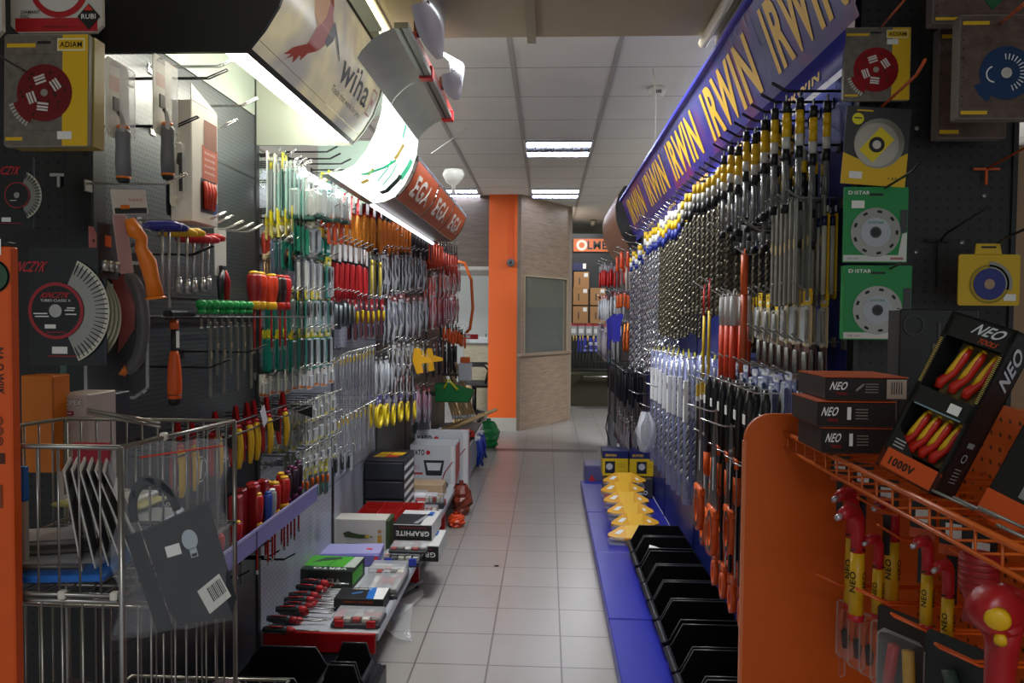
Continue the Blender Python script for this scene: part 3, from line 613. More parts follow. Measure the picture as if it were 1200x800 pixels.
def mk_bit(L,R,mt,tag_cols=('#e0b818','#dcdcd8','#1c2a80'),tagl=.13):
    r=thing('masonry_drill_bit','','drill bit')
    m=MB(); spiral(m,R,-L,-tagl,mt); m.lathe([(R,-L-.0),(R*.9,-L-.01),(.001,-L-.014)],mt,8); m.build('fluted_shaft',r)
    m=MB(); a=tagl/ len(tag_cols)
    for i,c in enumerate(tag_cols): m.lathe([(R*1.25,-a*i+.01),(R*1.25,-a*(i+1)+.01)],P(c,.4),8)
    m.prism([(-.008,.008),(-.005,.024),(.005,.024),(.008,.008)],-.001,.001,P(tag_cols[-1]),FX); m.build('label_sleeve',r); return r
def mk_bittube(L,cols=('#17171a','#e0b414','#e0b414','#c8c8c4','#17171a'),R=.011):
    r=thing('drill_bit_tube','','packed drill bit'); m=MB(); a=.032
    m.prism([(-.009,-.01),(-.006,.018),(.006,.018),(.009,-.01)],-.0015,.0015,P(cols[0]),FX)
    for i,c in enumerate(cols): m.lathe([(.001,-a*i),(R,-a*i-.001),(R,-a*(i+1)),(.001,-a*(i+1))],P(c,.4),8)
    m.build('label_sleeve',r)
    m=MB(); z=-a*len(cols); m.cyl((0,0,z),(0,0,-L+.02),R*.85,clear('smoky_tube','#8c9196',.35,.15),8); m.build('clear_tube',r)
    m=MB(); m.lathe([(.001,-L+.022),(R,-L+.022),(R,-L),(.001,-L)],DBLACK,8); m.build('end_cap',r)
    m=MB(); m.cyl((0,0,z),(0,0,-L+.03),R*.45,P('#7d7c74',.35,.6),6); m.build('bit',r); return r
def mk_tubedrill(L,R=.02):
    r=thing('drill_in_clear_tube','','packed drill bit')
    m=MB(); m.cyl((0,0,.02),(0,0,-L),R,clear('blue_tube_film','#9aa2d0',.22,.12),10); m.build('clear_tube',r)
    m=MB(); spiral(m,R*.62,-L+.03,-.1,STEEL); m.cyl((0,0,-.1),(0,0,-.02),R*.4,STEEL,8); m.build('bit',r)
    m=MB(); m.box(R*.2,R*1.04,-R*.7,R*.7,-.26,-.08,WHITE); m.rect(BLACK,TR(R*1.05,0,0)@FX,R*.9,.03,0,-.13); m.prism([(-.012,.018),(-.006,.04),(.006,.04),(.012,.018)],-.001,.001,P('#d8cf38'),FX); m.build('label',r); return r
def mk_chisel(L,w=.02,col='#6d6b64',tip=True):
    r=thing('chisel_bar','','chisel'); m=MB(); c=P(col,.4,.5)
    m.cyl((0,0,.0),(0,0,-L*.15),w*.3,c,8); m.prism([(-w*.3,-L*.15),(w*.3,-L*.15),(w*.35,-L*.8),(w*.9 if tip else w*.3,-L*.93),(w*.9 if tip else w*.25,-L),(-w*.9 if tip else -w*.25,-L),(-w*.9 if tip else -w*.3,-L*.93),(-w*.35,-L*.8)],-w*.25,w*.25,c,FX); m.build('blade',r)
    m=MB(); m.box(-w*.3,w*.3,-w*.5,w*.5,-.05,-.0,P('#d8b020')); m.box(-w*.32,w*.32,-w*.5,w*.5,-.07,-.05,WHITE); m.prism([(-.006,0),(-.005,.018),(.005,.018),(.006,0)],-.001,.001,BLACK,FX); m.build('label',r); return r
def mk_flatbar(L,w=.022):
    r=thing('flat_chisel','','chisel'); m=MB(); c=mat('flat_grey_steel','#77776f',.45,.45,noise=.15)
    m.box(-.004,.004,-w/2,w/2,-L,.012,c,.002); m.build('blade',r)
    m=MB(); m.box(.004,.0048,-w*.3,w*.3,-L*.45,-L*.35,P('#b9a06a')); m.build('sticker',r); return r
def mk_bag(w,h,header,inner,inner2,name='bagged_tool',cat='bagged tool'):
    r=thing(name,'',cat)
    m=MB(); m.prism([(-w/2,.012),(w/2,.012),(w/2,-.018),(-w/2,-.018)],-.001,.001,P(header),FX); m.rect(WHITE,TR(.0013,0,0)@FX,w*.5,.012,0,-.003); m.build('header_card',r)
    m=MB(); g=[]
    for i in range(6):
        z=-.018-(h-.018)*i/5; d=.014*math.sin(PI*(i+.3)/5.6)
        q_=math.sin(i*2.3)*.004; g.append([(0,-w/2+q_,z),(d+q_,-w*.25,z-.003),(d*1.3-q_,0,z),(d+q_*.5,w*.25,z+.003),(0,w/2-q_,z)])
    m.sheet(g,LCLEAR); m.build('clear_bag',r)
    m=MB(); a,b=P(inner,.35),P(inner2,.35)
    m.tube([(.004,-w*.18,-.04),(.004,-w*.22,-h*.5),(.004,-w*.1,-h+.015)],[.011,.014,.009],a,6); m.tube([(.004,w*.2,-.04),(.004,w*.14,-h*.5),(.004,w*.2,-h+.02)],[.009,.012,.008],b,6); m.box(.001,.006,-w*.12,w*.1,-h*.35,-.035,b,.001)
    m.build('contents',r); return r
def mk_hexkey(L,col='#d0d2d4'):
    r=thing('hex_key','','hex key'); m=MB(); m.tube([(-.0,.014,.0),(0,.002,.002),(0,-.004,-.004),(0,-.010,-L)],.0032,P(col,.25,.7),6); m.build('key',r)
    m=MB(); m.box(.003,.004,-.011,.006,-.03,-.005,P('#c6a72a')); m.build('label',r); return r
def mk_tape(R=.05):
    r=thing('tape_coil','','measuring tape'); m=MB()
    m.sheet([[(x,R*math.cos(t)*rr,-.05-R*.95-R*1.25*math.sin(t)*rr) for t in [PI*2*k/16 for k in range(17)]] for x,rr in ((-.006,.72),(-.006,1),(.006,1),(.006,.72),(-.006,.72))],P('#e0c41c',.35)); m.build('coil',r)
    m=MB(); m.prism([(-.028,.012),(.028,.012),(.032,-.06),(-.032,-.06)],-.001,.001,P('#5d5a9c'),FX); m.rect(WHITE,TR(.0015,0,0)@FX,.03,.012,0,-.02); m.build('card',r); return r
def mk_hook(L,col='c'):
    c=CHROME if col=='c' else (P('#d85a14',.35) if col=='o' else (P('#161618',.35,.3) if col=='k' else P('#84847e',.4,.4)))
    r=thing('display_hook','','hook'); m=MB()
    for s_ in(-1,1): m.tube([(-.002,s_*.006,.0),(L*.8,s_*.006,0),(L,s_*.006,.022)],.0022,c,5)
    m.tube([(L,-.006,.022),(L,.006,.022)],.0022,c,5); m.build('prongs',r)
    m=MB(); m.box(-.001,.004,-.014,.014,-.02,.008,c,.001); m.build('back_plate',r); return r
def mk_smallcard(w,h,c1,c2,item,shiny=.2):
    r=thing('small_blister_pack','','blister pack'); m=MB()
    m.prism([(x,y+.012) for x,y in card_poly(w,h,.003)],-.0007,.0007,P(c1),FX); m.rect(P(c2),TR(.001,0,0)@FX,w*.98,h*.14,0,-h*.86+.01); m.rect(BLACK,TR(.001,0,0)@FX,w*.3,.005,0,.003); m.build('card',r)
    m=MB(); m.box(.001,.010,-w*.36,w*.36,-h*.75,-h*.2,BLIS,.003); m.build('blister',r)
    m=MB(); m.box(.002,.007,-w*.12,w*.12,-h*.7,-h*.25,P(item,.3,shiny),.002); m.build('item',r); return r
HOOKFAR=3.9; FARHOOKS=[]
# rows ------------------------------------------------------------
def row(mk,p0,p1,n,X,wall,label,group,k=1,dx=.03,jit=.0,zj=0.,hookc='c',hook=True,hlabel=None,rot=0,dz=0,yz=None):
    """n hooks between two places on the plane x=X, k items on each, spaced back towards the wall"""
    sg=1 if wall<0 else -1; X0=X
    if yz: a,b=Vector((X,yz[0],yz[1])),Vector((X,yz[2],yz[3]))
    else: a,b=onx(p0[0],p0[1],X),onx(p1[0],p1[1],X)
    out=[]
    for i in range(n):
        u=(i/(n-1) if n>1 else 0); q=a+(b-a)*u
        if not yz:
            px,py=p0[0]+(p1[0]-p0[0])*u,p0[1]+(p1[1]-p0[1])*u
            X=-min(1.075-.015*(k-1),max(abs(X0),2.87*(641-px)/880)); q=onx(px,py,X)
        for j in range(k):
            x=X-sg*min(dx,max(.006,(abs(wall-X)-.012)/k))*j
            rr=(0,0,(0 if sg>0 else PI)+random.uniform(-jit,jit)+rot)
            out.append(put(mk,(x,q.y+random.uniform(-.002,.002),q.z-dz-random.random()*zj),rr,label,group))
        if hook and q.y>HOOKFAR:
            FARHOOKS.append((wall,q.y,q.z+.002,abs(X-wall)+.035,sg))
        elif hook:
            Lh=round((abs(X-wall)+.035)/.02)*.02
            put(kind(('hook',Lh,hookc),mk_hook,Lh,hookc),(wall,q.y,q.z+.002),0 if sg>0 else PI,hlabel or ('wire display hook holding the '+label)[:90],'hooks: '+(group or label))
    return out
# ================= GOODS ON THE LEFT WALL =================
def L(*a,**k): return row(*a,wall=XL,**k) if False else None
def LR(mk,p0,p1,n,label,group,X=-.92,**k):
    hl=k.pop('hl',None) or 'wire hook with %s'%group
    return row(mk,p0,p1,n,X,XL,label,group,hlabel=hl,**k)
K=kind
teal=K('teal',mk_pack,'teal_tool_pack','blister pack',.075,.17,'#d8cc28','#0f7a6c','driver',('#202426','#b8bcbc'),.022,.2,BLIS)
teal2=K('teal2',mk_pack,'teal_tool_pack','blister pack',.07,.16,'#d8cc28','#128476','knife',('#111417','#c0c4c4'),.02,.22,BLIS)
teal3=K('teal3',mk_pack,'teal_tool_pack','blister pack',.06,.20,'#cfd8d6','#9fc8c0','plier',('#107f72','#a8acac'),.024,.15,BLIS)
tealdk=K('tealdk',mk_pack,'dark_green_tool_pack','blister pack',.07,.22,'#ccc42c','#0b4a40','driver',('#b8c6b8','#a0a4a0'),.02,.3,BLIS)
clamsh=K('clamsh',mk_pack,'clear_clamshell','clamshell pack',.08,.25,'#d8dcdc','#b8c2c2','tube',('#9aa4a4','#d8cc28'),.03,.12,BLIS)
sq=K('sq',mk_pack,'green_square_pack','blister pack',.075,.13,'#d8d02c','#0f7a6c','block',('#0f7a6c','#dfe4e0'),.02,.28,None)
knifep=K('knifep',mk_pack,'green_knife_pack','blister pack',.07,.15,'#0c4a3c','#0b5a4a','knife',('#0a6a54','#d8dcd8'),.02,.2,None)
greyp=K('greyp',mk_pack,'grey_blister_pack','blister pack',.06,.13,'#c8cc9c','#8a9494','block',('#6d7472','#a8aeac'),.02,.2,BLIS)
bluegrey=K('bluegrey',mk_pack,'blue_grey_pack','blister pack',.065,.14,'#8c98a8','#5a6a84','tube',('#4a5a78','#d8dcdc'),.018,.1,BLIS)
discp=K('discp',mk_pack,'cutting_disc_pack','disc pack',.085,.12,'#3c3a38','#1c7468','disc',('#2a2826','#b08850'),.012,.15,None)
silv=K('silv',mk_pack,'silver_trowel_pack','blister pack',.065,.17,'#6d7478','#3e4650','knife',('#c9cccc','#8c9090'),.02,.08,BLIS)
L1=[
 (teal3,(343,190),(357,197),4,'teal handled tool in a clear blister at the top of the pale pegboard','teal tools in clear blisters on the top row',dict(k=3)),
 (clamsh,(316,181),(325,184),2,'tall clear clamshell hanging at the top near end of the pale pegboard','tall clear clamshells on the top row',dict(k=1,X=-.90)),
 (tealdk,(333,182),(336,183),1,'dark green pack with a yellow header on the top row','dark green packs on the top row',dict(k=2)),
 (K('cbox',mk_clearbox,.06,.125,.045),(357,212),(398,222),5,'milky white box with a dark base hanging on the second row','milky white boxes on the second row',dict(k=2,dx=.055,X=-.90)),
 (teal2,(388,203),(392,205),1,'yellow topped teal pack above the milky boxes','yellow topped teal packs over the milky boxes',dict(k=2)),
 (K('vde',mk_plier,'#d8821a','#b3201c','#b01c1c',.22,'#e6dcd8'),(404,228),(445,238),6,'orange and red insulated pliers with a white card near the top','orange and red insulated pliers',dict(k=2,dx=.05,X=-.9)),
 (K('osd',mk_pack,'orange_screwdriver_card','screwdriver pack',.05,.15,'#e6e2dc','#d84c18','driver',('#d8601a','#a8a8a8'),.022,.12,None),(386,246),(408,249),4,'orange handled screwdriver under the milky boxes','orange handled screwdrivers under the milky boxes',dict(k=2,X=-.9)),
 (K('oplier',mk_plier,'#e07a1c','#1a1a1c','#6c7c74',.27,None),(446,238),(480,246),8,'black and orange pliers hanging below the orange canopy','black and orange pliers below the orange canopy',dict(k=2,dx=.06,X=-.9)),
 (K('darkp',mk_plier,'#241c1c','#6a1a18','#3c3a3a',.28,None),(484,250),(504,262),7,'black handled pliers hanging beyond the orange ones','black handled pliers',dict(k=2,dx=.06,X=-.9)),
 (K('redp',mk_plier,'#c83e1a','#c83e1a','#4c3a36',.30,None),(503,268),(519,278),6,'long red orange handled cutters at the far end of the top row','red orange cutters at the far end',dict(k=2,dx=.06,X=-.9)),
 (K('redp2',mk_plier,'#a82c1a','#222222','#3c3a3a',.28,None),(521,282),(535,288),6,'dark red handled shears at the very end of the left wall','dark red shears at the end of the wall',dict(k=2,dx=.06,X=-.88)),
 # row B
 (K('yh',mk_pack,'yellow_header_pack','blister pack',.07,.10,'#dcd022','#c8c06a','bits',('#8c8c80','#c0c0b8'),.015,.5,None),(322,251),(345,245),4,'yellow carded bit pack under the tall clamshells','yellow carded bit packs',dict(k=2,X=-.92)),
 (knifep,(348,256),(358,257),3,'dark green knife pack in the middle of the pale pegboard','dark green knife packs',dict(k=1,rot=.12)),
 (greyp,(363,259),(370,261),2,'small grey blister beside the green knife packs','small grey blisters',dict(k=2)),
 (sq,(375,266),(381,270),2,'yellow and teal scraper pack right of the grey blisters','yellow and teal scraper packs',dict(k=1)),
 # row C
 (K('chi',mk_driver,'#8c2a1a','#b0a080','#8c6a40',.24,.012),(310,300),(317,300),3,'red and tan wood chisel at the left edge of the pale pegboard','red and tan wood chisels',dict(k=1,X=-.95)),
 (bluegrey,(322,281),(330,283),3,'blue grey blister with a white price label','blue grey blisters',dict(k=1,X=-.93)),
 (discp,(336,281),(343,284),2,'dark cutting disc pack under the green knives','dark cutting disc packs',dict(k=2,X=-.92)),
 (silv,(357,302),(380,306),4,'silver bladed tool in a slim dark pack','silver bladed tools in slim packs',dict(k=2,X=-.93)),
 (teal,(385,303),(389,303),1,'yellow and teal pack beside the silver bladed tools','yellow and teal pack beside the silver tools',dict(k=2,X=-.9)),
 (K('rbp',mk_plier,'#c02428','#26262a','#d4d4d0',.24,'#e2dede'),(396,283),(428,292),6,'red and black pliers with a bright chrome head and white card','red and black chrome headed pliers',dict(k=2,dx=.055,X=-.9)),
 (K('ytube',mk_pack,'yellow_tube_pack','blister pack',.06,.24,'#8c8c60','#404046','tube',('#e0c81c','#e0c81c'),.026,.12,BLIS),(434,297),(444,299),2,'pack with a long yellow tube in the middle of the wall','packs with a long yellow tube',dict(k=2,X=-.91)),
 (K('dbag',mk_bag,.08,.25,'#3a3840','#1e1c22','#2c2c34'),(449,292),(497,296),10,'clear bag with black tools beyond the yellow tubes','clear bags with black tools',dict(k=2,X=-.9)),
 (K('obag',mk_bag,.08,.26,'#6c5c58','#a8341c','#2c2020'),(503,318),(538,312),7,'clear bag with a dark red tool at the far end of the wall','clear bags with dark red tools at the far end',dict(k=2,X=-.88)),
 # row D
 (teal,(325,342),(386,344),8,'yellow topped teal pack on the middle row above the silver wire rail','yellow topped teal packs on the middle row',dict(k=3,X=-.92)),
 (K('rhex',mk_pack,'red_hex_set','hex key set',.05,.15,'#a8181c','#3c4448','bits',('#20262a','#6a7478'),.02,.2,None),(392,345),(413,347),5,'red topped hex key set beyond the teal packs','red topped hex key sets',dict(k=2,X=-.91)),
 (K('ydrv',mk_pack,'red_card_screwdriver','screwdriver pack',.05,.2,'#b8242c','#5c3038','driver',('#d8b81c','#2c2c44'),.022,.25,None),(417,350),(448,352),6,'yellow handled screwdriver on a red card','yellow handled screwdrivers on red cards',dict(k=2,X=-.91)),
 (K('sbag',mk_bag,.08,.27,'#8c3c44','#5c5e68','#26282e'),(455,344),(500,344),7,'long clear bag with silver and black tools','long clear bags with silver and black tools',dict(k=2,X=-.9)),
 (K('rbag',mk_bag,.10,.28,'#c83440','#8c1c30','#a82838'),(508,342),(536,342),6,'crimson tool in a clear bag near the far end','crimson tools in clear bags',dict(k=2,X=-.86)),
 (K('oplier2',mk_plier,'#d8541a','#d8541a','#2c2c2c',.16,None),(527,376),(545,386),6,'short orange pliers under the crimson bags','short orange pliers under the crimson bags',dict(k=2,dx=.05,X=-.84)),
 # row E
 (teal2,(321,387),(384,387),9,'yellow topped teal knife pack on the row under the wire rail','yellow topped teal knife packs under the rail',dict(k=3,X=-.92)),
 (K('gbag',mk_bag,.08,.22,'#6c6a64','#3c3834','#6a6054'),(462,398),(484,400),5,'grey bag with small hardware above the yellow tapes','grey bags with small hardware',dict(k=2,X=-.9)),
 (K('ybag',mk_bag,.08,.2,'#6a5c40','#c8a020','#3c3a38'),(489,402),(500,402),3,'bag with a yellow plastic part next to the grey bags','bags with yellow plastic parts',dict(k=2,X=-.88)),
 (K('blkbox',mk_pack,'black_tool_pack','blister pack',.09,.3,'#2a2c32','#1c1e24','tube',('#2c2e34','#8c8e90'),.035,.2,None),(508,398),(528,400),4,'black boxed tool hanging near the far end of the wall','black boxed tools near the far end',dict(k=2,dx=.05,X=-.88)),
 # row F hex keys
 (K('hex',mk_hexkey,.26),(399,418),(437,408),11,'long silver hex key on the pale pegboard','long silver hex keys',dict(k=2,X=-.92)),
 (K('cbag2',mk_bag,.07,.24,'#2c2c30','#8c9096','#b8bcc0'),(447,412),(458,414),3,'clear bag with metal parts beside the hex keys','clear bags beside the hex keys',dict(k=2,X=-.92)),
 (K('dkpk',mk_bag,.09,.24,'#5a3c34','#3a2c2c','#8c3424'),(463,430),(484,430),4,'brown tinted bag over the yellow tapes','brown tinted bags over the yellow tapes',dict(k=2,X=-.9)),
 # row G small packs
 (K('sm1',mk_smallcard,.055,.085,'#d8d8d0','#e07a20','#aeb2b4'),(312,440),(388,428),10,'small white and orange blister below the teal packs','small white and orange blisters',dict(k=2,X=-.92)),
 (K('sm2',mk_smallcard,.05,.08,'#c0c4b8','#d8cc2c','#a0a4a4'),(345,478),(390,462),7,'small yellow edged blister with silver hardware','small yellow edged blisters',dict(k=2,X=-.90)),
 (K('sm3',mk_smallcard,.06,.09,'#b0b4ac','#c8bc3c','#888c88'),(330,505),(390,486),9,'small silver hardware blister above the screwdriver shelf','small hardware blisters above the shelf',dict(k=2,X=-.92)),
 (K('sm4',mk_smallcard,.055,.09,'#a4a89c','#b8b030','#6c706c'),(345,535),(392,512),7,'small grey green blister low on the pale pegboard','small grey green blisters low on the wall',dict(k=2,X=-.93)),
 (K('hex2',mk_hexkey,.2),(397,492),(438,470),9,'short silver hex key on the lower rail','short silver hex keys on the lower rail',dict(k=2,X=-.92)),
 (K('tape',mk_tape,.052),(445,464),(486,462),6,'yellow coil on a violet card at the end of the pale pegboard','yellow coils on violet cards',dict(k=2,dx=.05,X=-.88)),
 (K('pbag',mk_bag,.08,.24,'#c8405c','#8c5c74','#b08c9c'),(489,452),(503,452),3,'pink tinted bag right of the yellow coils','pink tinted bags',dict(k=2,X=-.88)),
 (K('mini',mk_pack,'mini_screwdriver_pack','screwdriver pack',.045,.15,'#d8d020','#46524c','driver',('#d8641c','#18847a'),.016,.35,None),(352,546),(382,538),6,'small yellow carded screwdriver set beyond the purple shelf rail','small yellow carded screwdriver sets',dict(k=1,X=-.94)),
 (K('lowp',mk_pack,'low_clear_pack','blister pack',.06,.12,'#9094a0','#50545c','block',('#2c2c30','#8c9094'),.02,.2,BLIS),(392,530),(408,524),3,'clear pack with a black tool low on the pegboard','clear packs with black tools low on the wall',dict(k=1,X=-.95)),
]
for mk,p0,p1,n,lab,grp,kw in L1: LR(mk,p0,p1,n,lab,grp,**dict(dict(jit=.30 if 'bag' in lab else .14,zj=.035 if 'bag' in lab else .014),**kw))
# empty chrome hooks under the backlit canopy
def bare(col,pts,X,wall,label,group,Lh=.22):
    for p in pts:
        q=onx(p[0],p[1],X); put(kind(('hook',Lh,col),mk_hook,Lh,col),(wall,q.y,q.z),0 if wall<0 else PI,label,group)
bare('k',[(362,178),(366,186),(380,192),(390,199),(398,205)],-1.0,XL,'empty black hook just under the white backlit canopy','empty black hooks under the backlit canopy')
bare('c',[(444,200),(448,207),(456,212),(462,219),(470,226),(476,231)],-1.0,XL,'empty chrome hook under the orange canopy','empty chrome hooks under the orange canopy')
bare('c',[(440,272),(446,279),(452,285),(462,292)],-1.02,XL,'empty chrome hook beneath the black and orange pliers','empty chrome hooks beneath the pliers')
# ================= GOODS ON THE RIGHT WALL =================
def RR(mk,yz,n,label,group,X=.62,**k):
    return row(mk,None,None,n,X,XR,label,group,yz=yz,hlabel='wire hook with %s'%group,**k)
BRN=mat('bit_bronze','#76705f',.35,.75); SIL=mat('bit_silver','#d6d6da',.22,.9)
RR(K('bt1',mk_bittube,.30),(2.08,2.035,2.80,2.035),8,'yellow banded drill tube on the top row nearest the end panel','yellow banded drill tubes on the top row',k=4,dx=.036,hookc='k',X=.64,zj=.045,jit=.12)
RR(K('bt2',mk_bittube,.27,('#8c8c86','#e0b414','#17171a','#17171a')),(2.12,1.90,2.84,1.93),7,'short dark drill tube behind the yellow banded ones','short dark drill tubes',k=3,dx=.036,hookc='k',X=.70,zj=.02,jit=.12)
RR(K('b1',mk_bit,.52,.0095,BRN,('#e0b414','#a8a8a0','#17171a'),.12),(2.86,2.00,3.62,2.0),9,'long bronze coloured masonry bit in the middle of the blue wall','long bronze masonry bits',k=4,dx=.034,hookc='k',X=.64,zj=.045,jit=.12)
RR(K('b2',mk_bit,.62,.010,BRN,('#d8d4cc','#e0b414','#1c2a80'),.14),(3.70,1.99,4.3,1.985),7,'longer bronze masonry bit beyond the middle of the blue wall','longer bronze masonry bits',k=4,dx=.034,hookc='k',X=.64,zj=.045,jit=.12)
RR(K('b3',mk_bit,.86,.012,SIL),(4.38,1.985,5.0,1.98),6,'long bright silver masonry bit with a yellow and blue sleeve','long silver masonry bits',k=4,dx=.038,hookc='k',X=.645,zj=.045,jit=.12)
RR(K('b4',mk_bit,.8,.013,SIL,('#e0b818','#dcdcd8','#1c2a80'),.10),(5.1,1.90,5.6,1.88),4,'bright silver masonry bit at the far end of the blue wall','silver masonry bits at the far end',k=4,dx=.042,hookc='c',X=.62,zj=.045,jit=.12)
RR(K('b5',mk_bit,.42,.008,BRN,('#17171a','#a8a8a0'),.05),(2.30,1.74,2.95,1.74),9,'short bronze bit on the second row of the blue wall','short bronze bits on the second row',k=2,dx=.034,hookc='g',X=.73,zj=.02,jit=.12)
RR(K('fb',mk_flatbar,.27),(2.06,1.745,2.26,1.745),6,'flat grey chisel on the hook fan left of the green disc cards','flat grey chisels on the hook fan',k=3,dx=.036,hookc='g',X=.665,zj=.02,jit=.12)
RR(K('yp',mk_pack,'yellow_drill_pack','drill bit pack',.028,.27,'#1c2050','#d8b020','tube',('#a8a8a0','#1c2050'),.018,.15,None),(2.05,1.735,2.13,1.735),3,'slim yellow and navy drill pack next to the green disc cards','slim yellow and navy drill packs',k=2,dx=.035,hook=False,X=.745)
RR(K('yp2',mk_pack,'yellow_saw_blade_pack','saw blade pack',.055,.155,'#e0b818','#c8b890','bits',('#6a4c40','#8c8c88'),.014,.28,BLIS),(2.06,1.50,2.78,1.50),9,'yellow carded blade pack at eye level on the blue wall','yellow carded blade packs at eye level',k=2,dx=.045,hookc='g',X=.70,zj=.02,jit=.12)
RR(K('yp3',mk_pack,'brown_blade_pack','saw blade pack',.05,.12,'#a89c80','#5c4038','bits',('#302420','#8c8c88'),.012,.2,None),(2.06,1.36,2.5,1.38),7,'small brown and yellow blade pack below eye level','small brown and yellow blade packs',k=2,dx=.045,hookc='g',X=.70)
RR(K('cp',mk_pack,'clear_bit_pack','blister pack',.06,.15,'#b4b8cc','#6c74a0','block',('#2c3a6c','#a8acb8'),.02,.15,BLIS),(2.08,1.27,2.85,1.27),8,'clear blister with grey parts under the yellow packs','clear blisters under the yellow packs',k=2,dx=.05,hookc='g',X=.66,zj=.02,jit=.12)
RR(K('cp2',mk_pack,'violet_bit_pack','blister pack',.06,.12,'#3c4484','#8088b8','bits',('#c8a020','#8c90a8'),.02,.15,BLIS),(2.25,1.10,3.0,1.10),8,'violet tinted blister on the lower row of the blue wall','violet tinted blisters on the lower row',k=2,dx=.05,hookc='g',X=.66,zj=.02,jit=.12)
# tubes
RR(K('td',mk_tubedrill,.62,.021),(3.3,1.24,4.35,1.22),8,'big drill bit in a blue tinted clear tube with a white label','big drill bits in clear tubes',k=3,dx=.055,hookc='c',X=.62,zj=.02,jit=.12)
RR(K('ch1',mk_chisel,.46,.02,'#4f4d46'),(2.86,1.16,3.2,1.16),5,'dark steel chisel with a yellow label left of the saws','dark steel chisels with yellow labels',k=4,dx=.04,hookc='c',X=.64,zj=.02,jit=.12)
# long orange and red tubes
def mk_rod(L,c1,c2,R=.012):
    r=thing('long_drill_tube','','packed drill bit'); m=MB(); m.cyl((0,0,.0),(0,0,-L*.3),R*1.05,P(c2),8); m.prism([(-.008,0),(-.005,.02),(.005,.02),(.008,0)],-.001,.001,P(c2),FX); m.build('cap',r); m=MB(); m.cyl((0,0,-L*.3),(0,0,-L),R,P(c1),8); m.build('tube',r); return r
RR(K('rod1',mk_rod,.34,'#c83c18','#b8b8b8'),(2.62,1.50,2.78,1.50),3,'red orange drill tube with a silver cap on the blue wall','red orange drill tubes with silver caps',k=2,dx=.05,hookc='c',X=.64)
RR(K('rod2',mk_rod,.45,'#b84a20','#d8581c'),(2.60,1.64,2.60,1.64),1,'single long orange drill tube above the saws','long orange drill tube',k=1,hookc='c',X=.67)
RR(K('rod3',mk_rod,.36,'#d8b41c','#c02020',.006),(3.0,1.56,3.1,1.54),2,'thin yellow and red rod leaning on the blue wall','thin yellow and red rods',k=1,hookc='c',X=.64)
# hacksaws / hand saws
def mk_hacksaw(L=.36):
    r=thing('hacksaw','','hacksaw'); m=MB(); o=P('#d8560f',.4)
    m.tube([(0,-.012,.0),(0,-.03,-.02),(0,-.045,-L*.5),(0,-.04,-L*.72)],.006,P('#1a1a1c',.35,.3),6); m.build('frame',r)
    m=MB(); m.box(-.0008,.0008,.008,.022,-L*.75,-.01,P('#8c8c88',.3,.6)); m.build('blade',r)
    m=MB(); m.sheet([[(x,-.01+.026*math.cos(t)*rr,-L*.87+.042*math.sin(t)*rr) for t in [2*PI*k/12 for k in range(13)]] for x,rr in ((-.008,.55),(-.008,1),(.008,1),(.008,.55),(-.008,.55))],o); m.box(-.007,.007,-.02,.02,-L*.77,-L*.72,o,.003); m.build('handle',r)
    m=MB(); m.tube([(0,-.012,.012),(0,.014,.01),(0,.016,-.012)],.007,o,6); m.build('nose',r); return r
def mk_handsaw(L=.42):
    r=thing('handsaw','','saw'); m=MB()
    m.prism([(-.012,.01),(.02,.01),(.055,-L*.62),(-.05,-L*.62)],-.0008,.0008,P('#24262a',.3,.3),FX); m.rect(P('#c8c8c8'),TR(.0012,0,0)@FX,.012,.10,0,-L*.35); m.build('blade',r)
    m=MB(); o=P('#d8560f',.4); 
    m.sheet([[(x,.0+.04*math.cos(t)*rr,-L*.78+.075*math.sin(t)*rr) for t in [2*PI*k/14 for k in range(15)]] for x,rr in ((-.01,.5),(-.01,1),(.01,1),(.01,.5),(-.01,.5))],o); m.box(-.009,.009,-.05,.052,-L*.66,-L*.6,o,.004); m.build('handle',r)
    m=MB(); m.sheet([[(.0105,.0+.04*math.cos(t)*rr,-L*.78+.075*math.sin(t)*rr) for t in [2*PI*k/14 for k in range(15)]] for rr in (.62,.85)],BLACK); m.build('grip',r); return r
def mk_bar(L=.36):
    r=thing('black_garden_tool','','garden tool'); m=MB(); m.tube([(0,0,.01),(0,.006,-.03),(0,-.004,-L*.4),(0,.0,-L*.75)],[.006,.014,.011,.013],P('#1b1b1a',.4),7); m.build('shaft',r)
    m=MB(); m.tube([(0,0,-L*.75),(0,0,-L*.97),(0,0,-L)],[.0145,.0145,.006],P('#d8560f',.4),7); m.build('end_grip',r)
    m=MB(); m.box(.012,.014,-.012,.012,-L*.25,-L*.17,WHITE); m.build('price_tag',r); return r
RR(K('bar',mk_bar,.34),(2.10,1.215,2.62,1.215),6,'black shafted garden tool above the orange handled saws','black shafted garden tools',k=4,dx=.045,hookc='c',X=.56)
RR(K('hs',mk_handsaw,.44),(2.55,.98,2.85,.98),4,'black bladed hand saw with an orange loop handle','black hand saws with orange loop handles',k=3,dx=.05,hookc='c',X=.60)
RR(K('hk',mk_hacksaw,.46),(2.08,1.00,2.42,1.0),4,'black framed hacksaw with an orange grip beside the orange panel','black hacksaws with orange grips',k=4,dx=.048,hookc='c',X=.55)
RR(K('hs2',mk_handsaw,.40),(2.25,1.10,2.45,1.12),2,'upper orange handled saw hanging over the hacksaws','upper orange handled saws',k=2,dx=.05,hookc='c',X=.50)
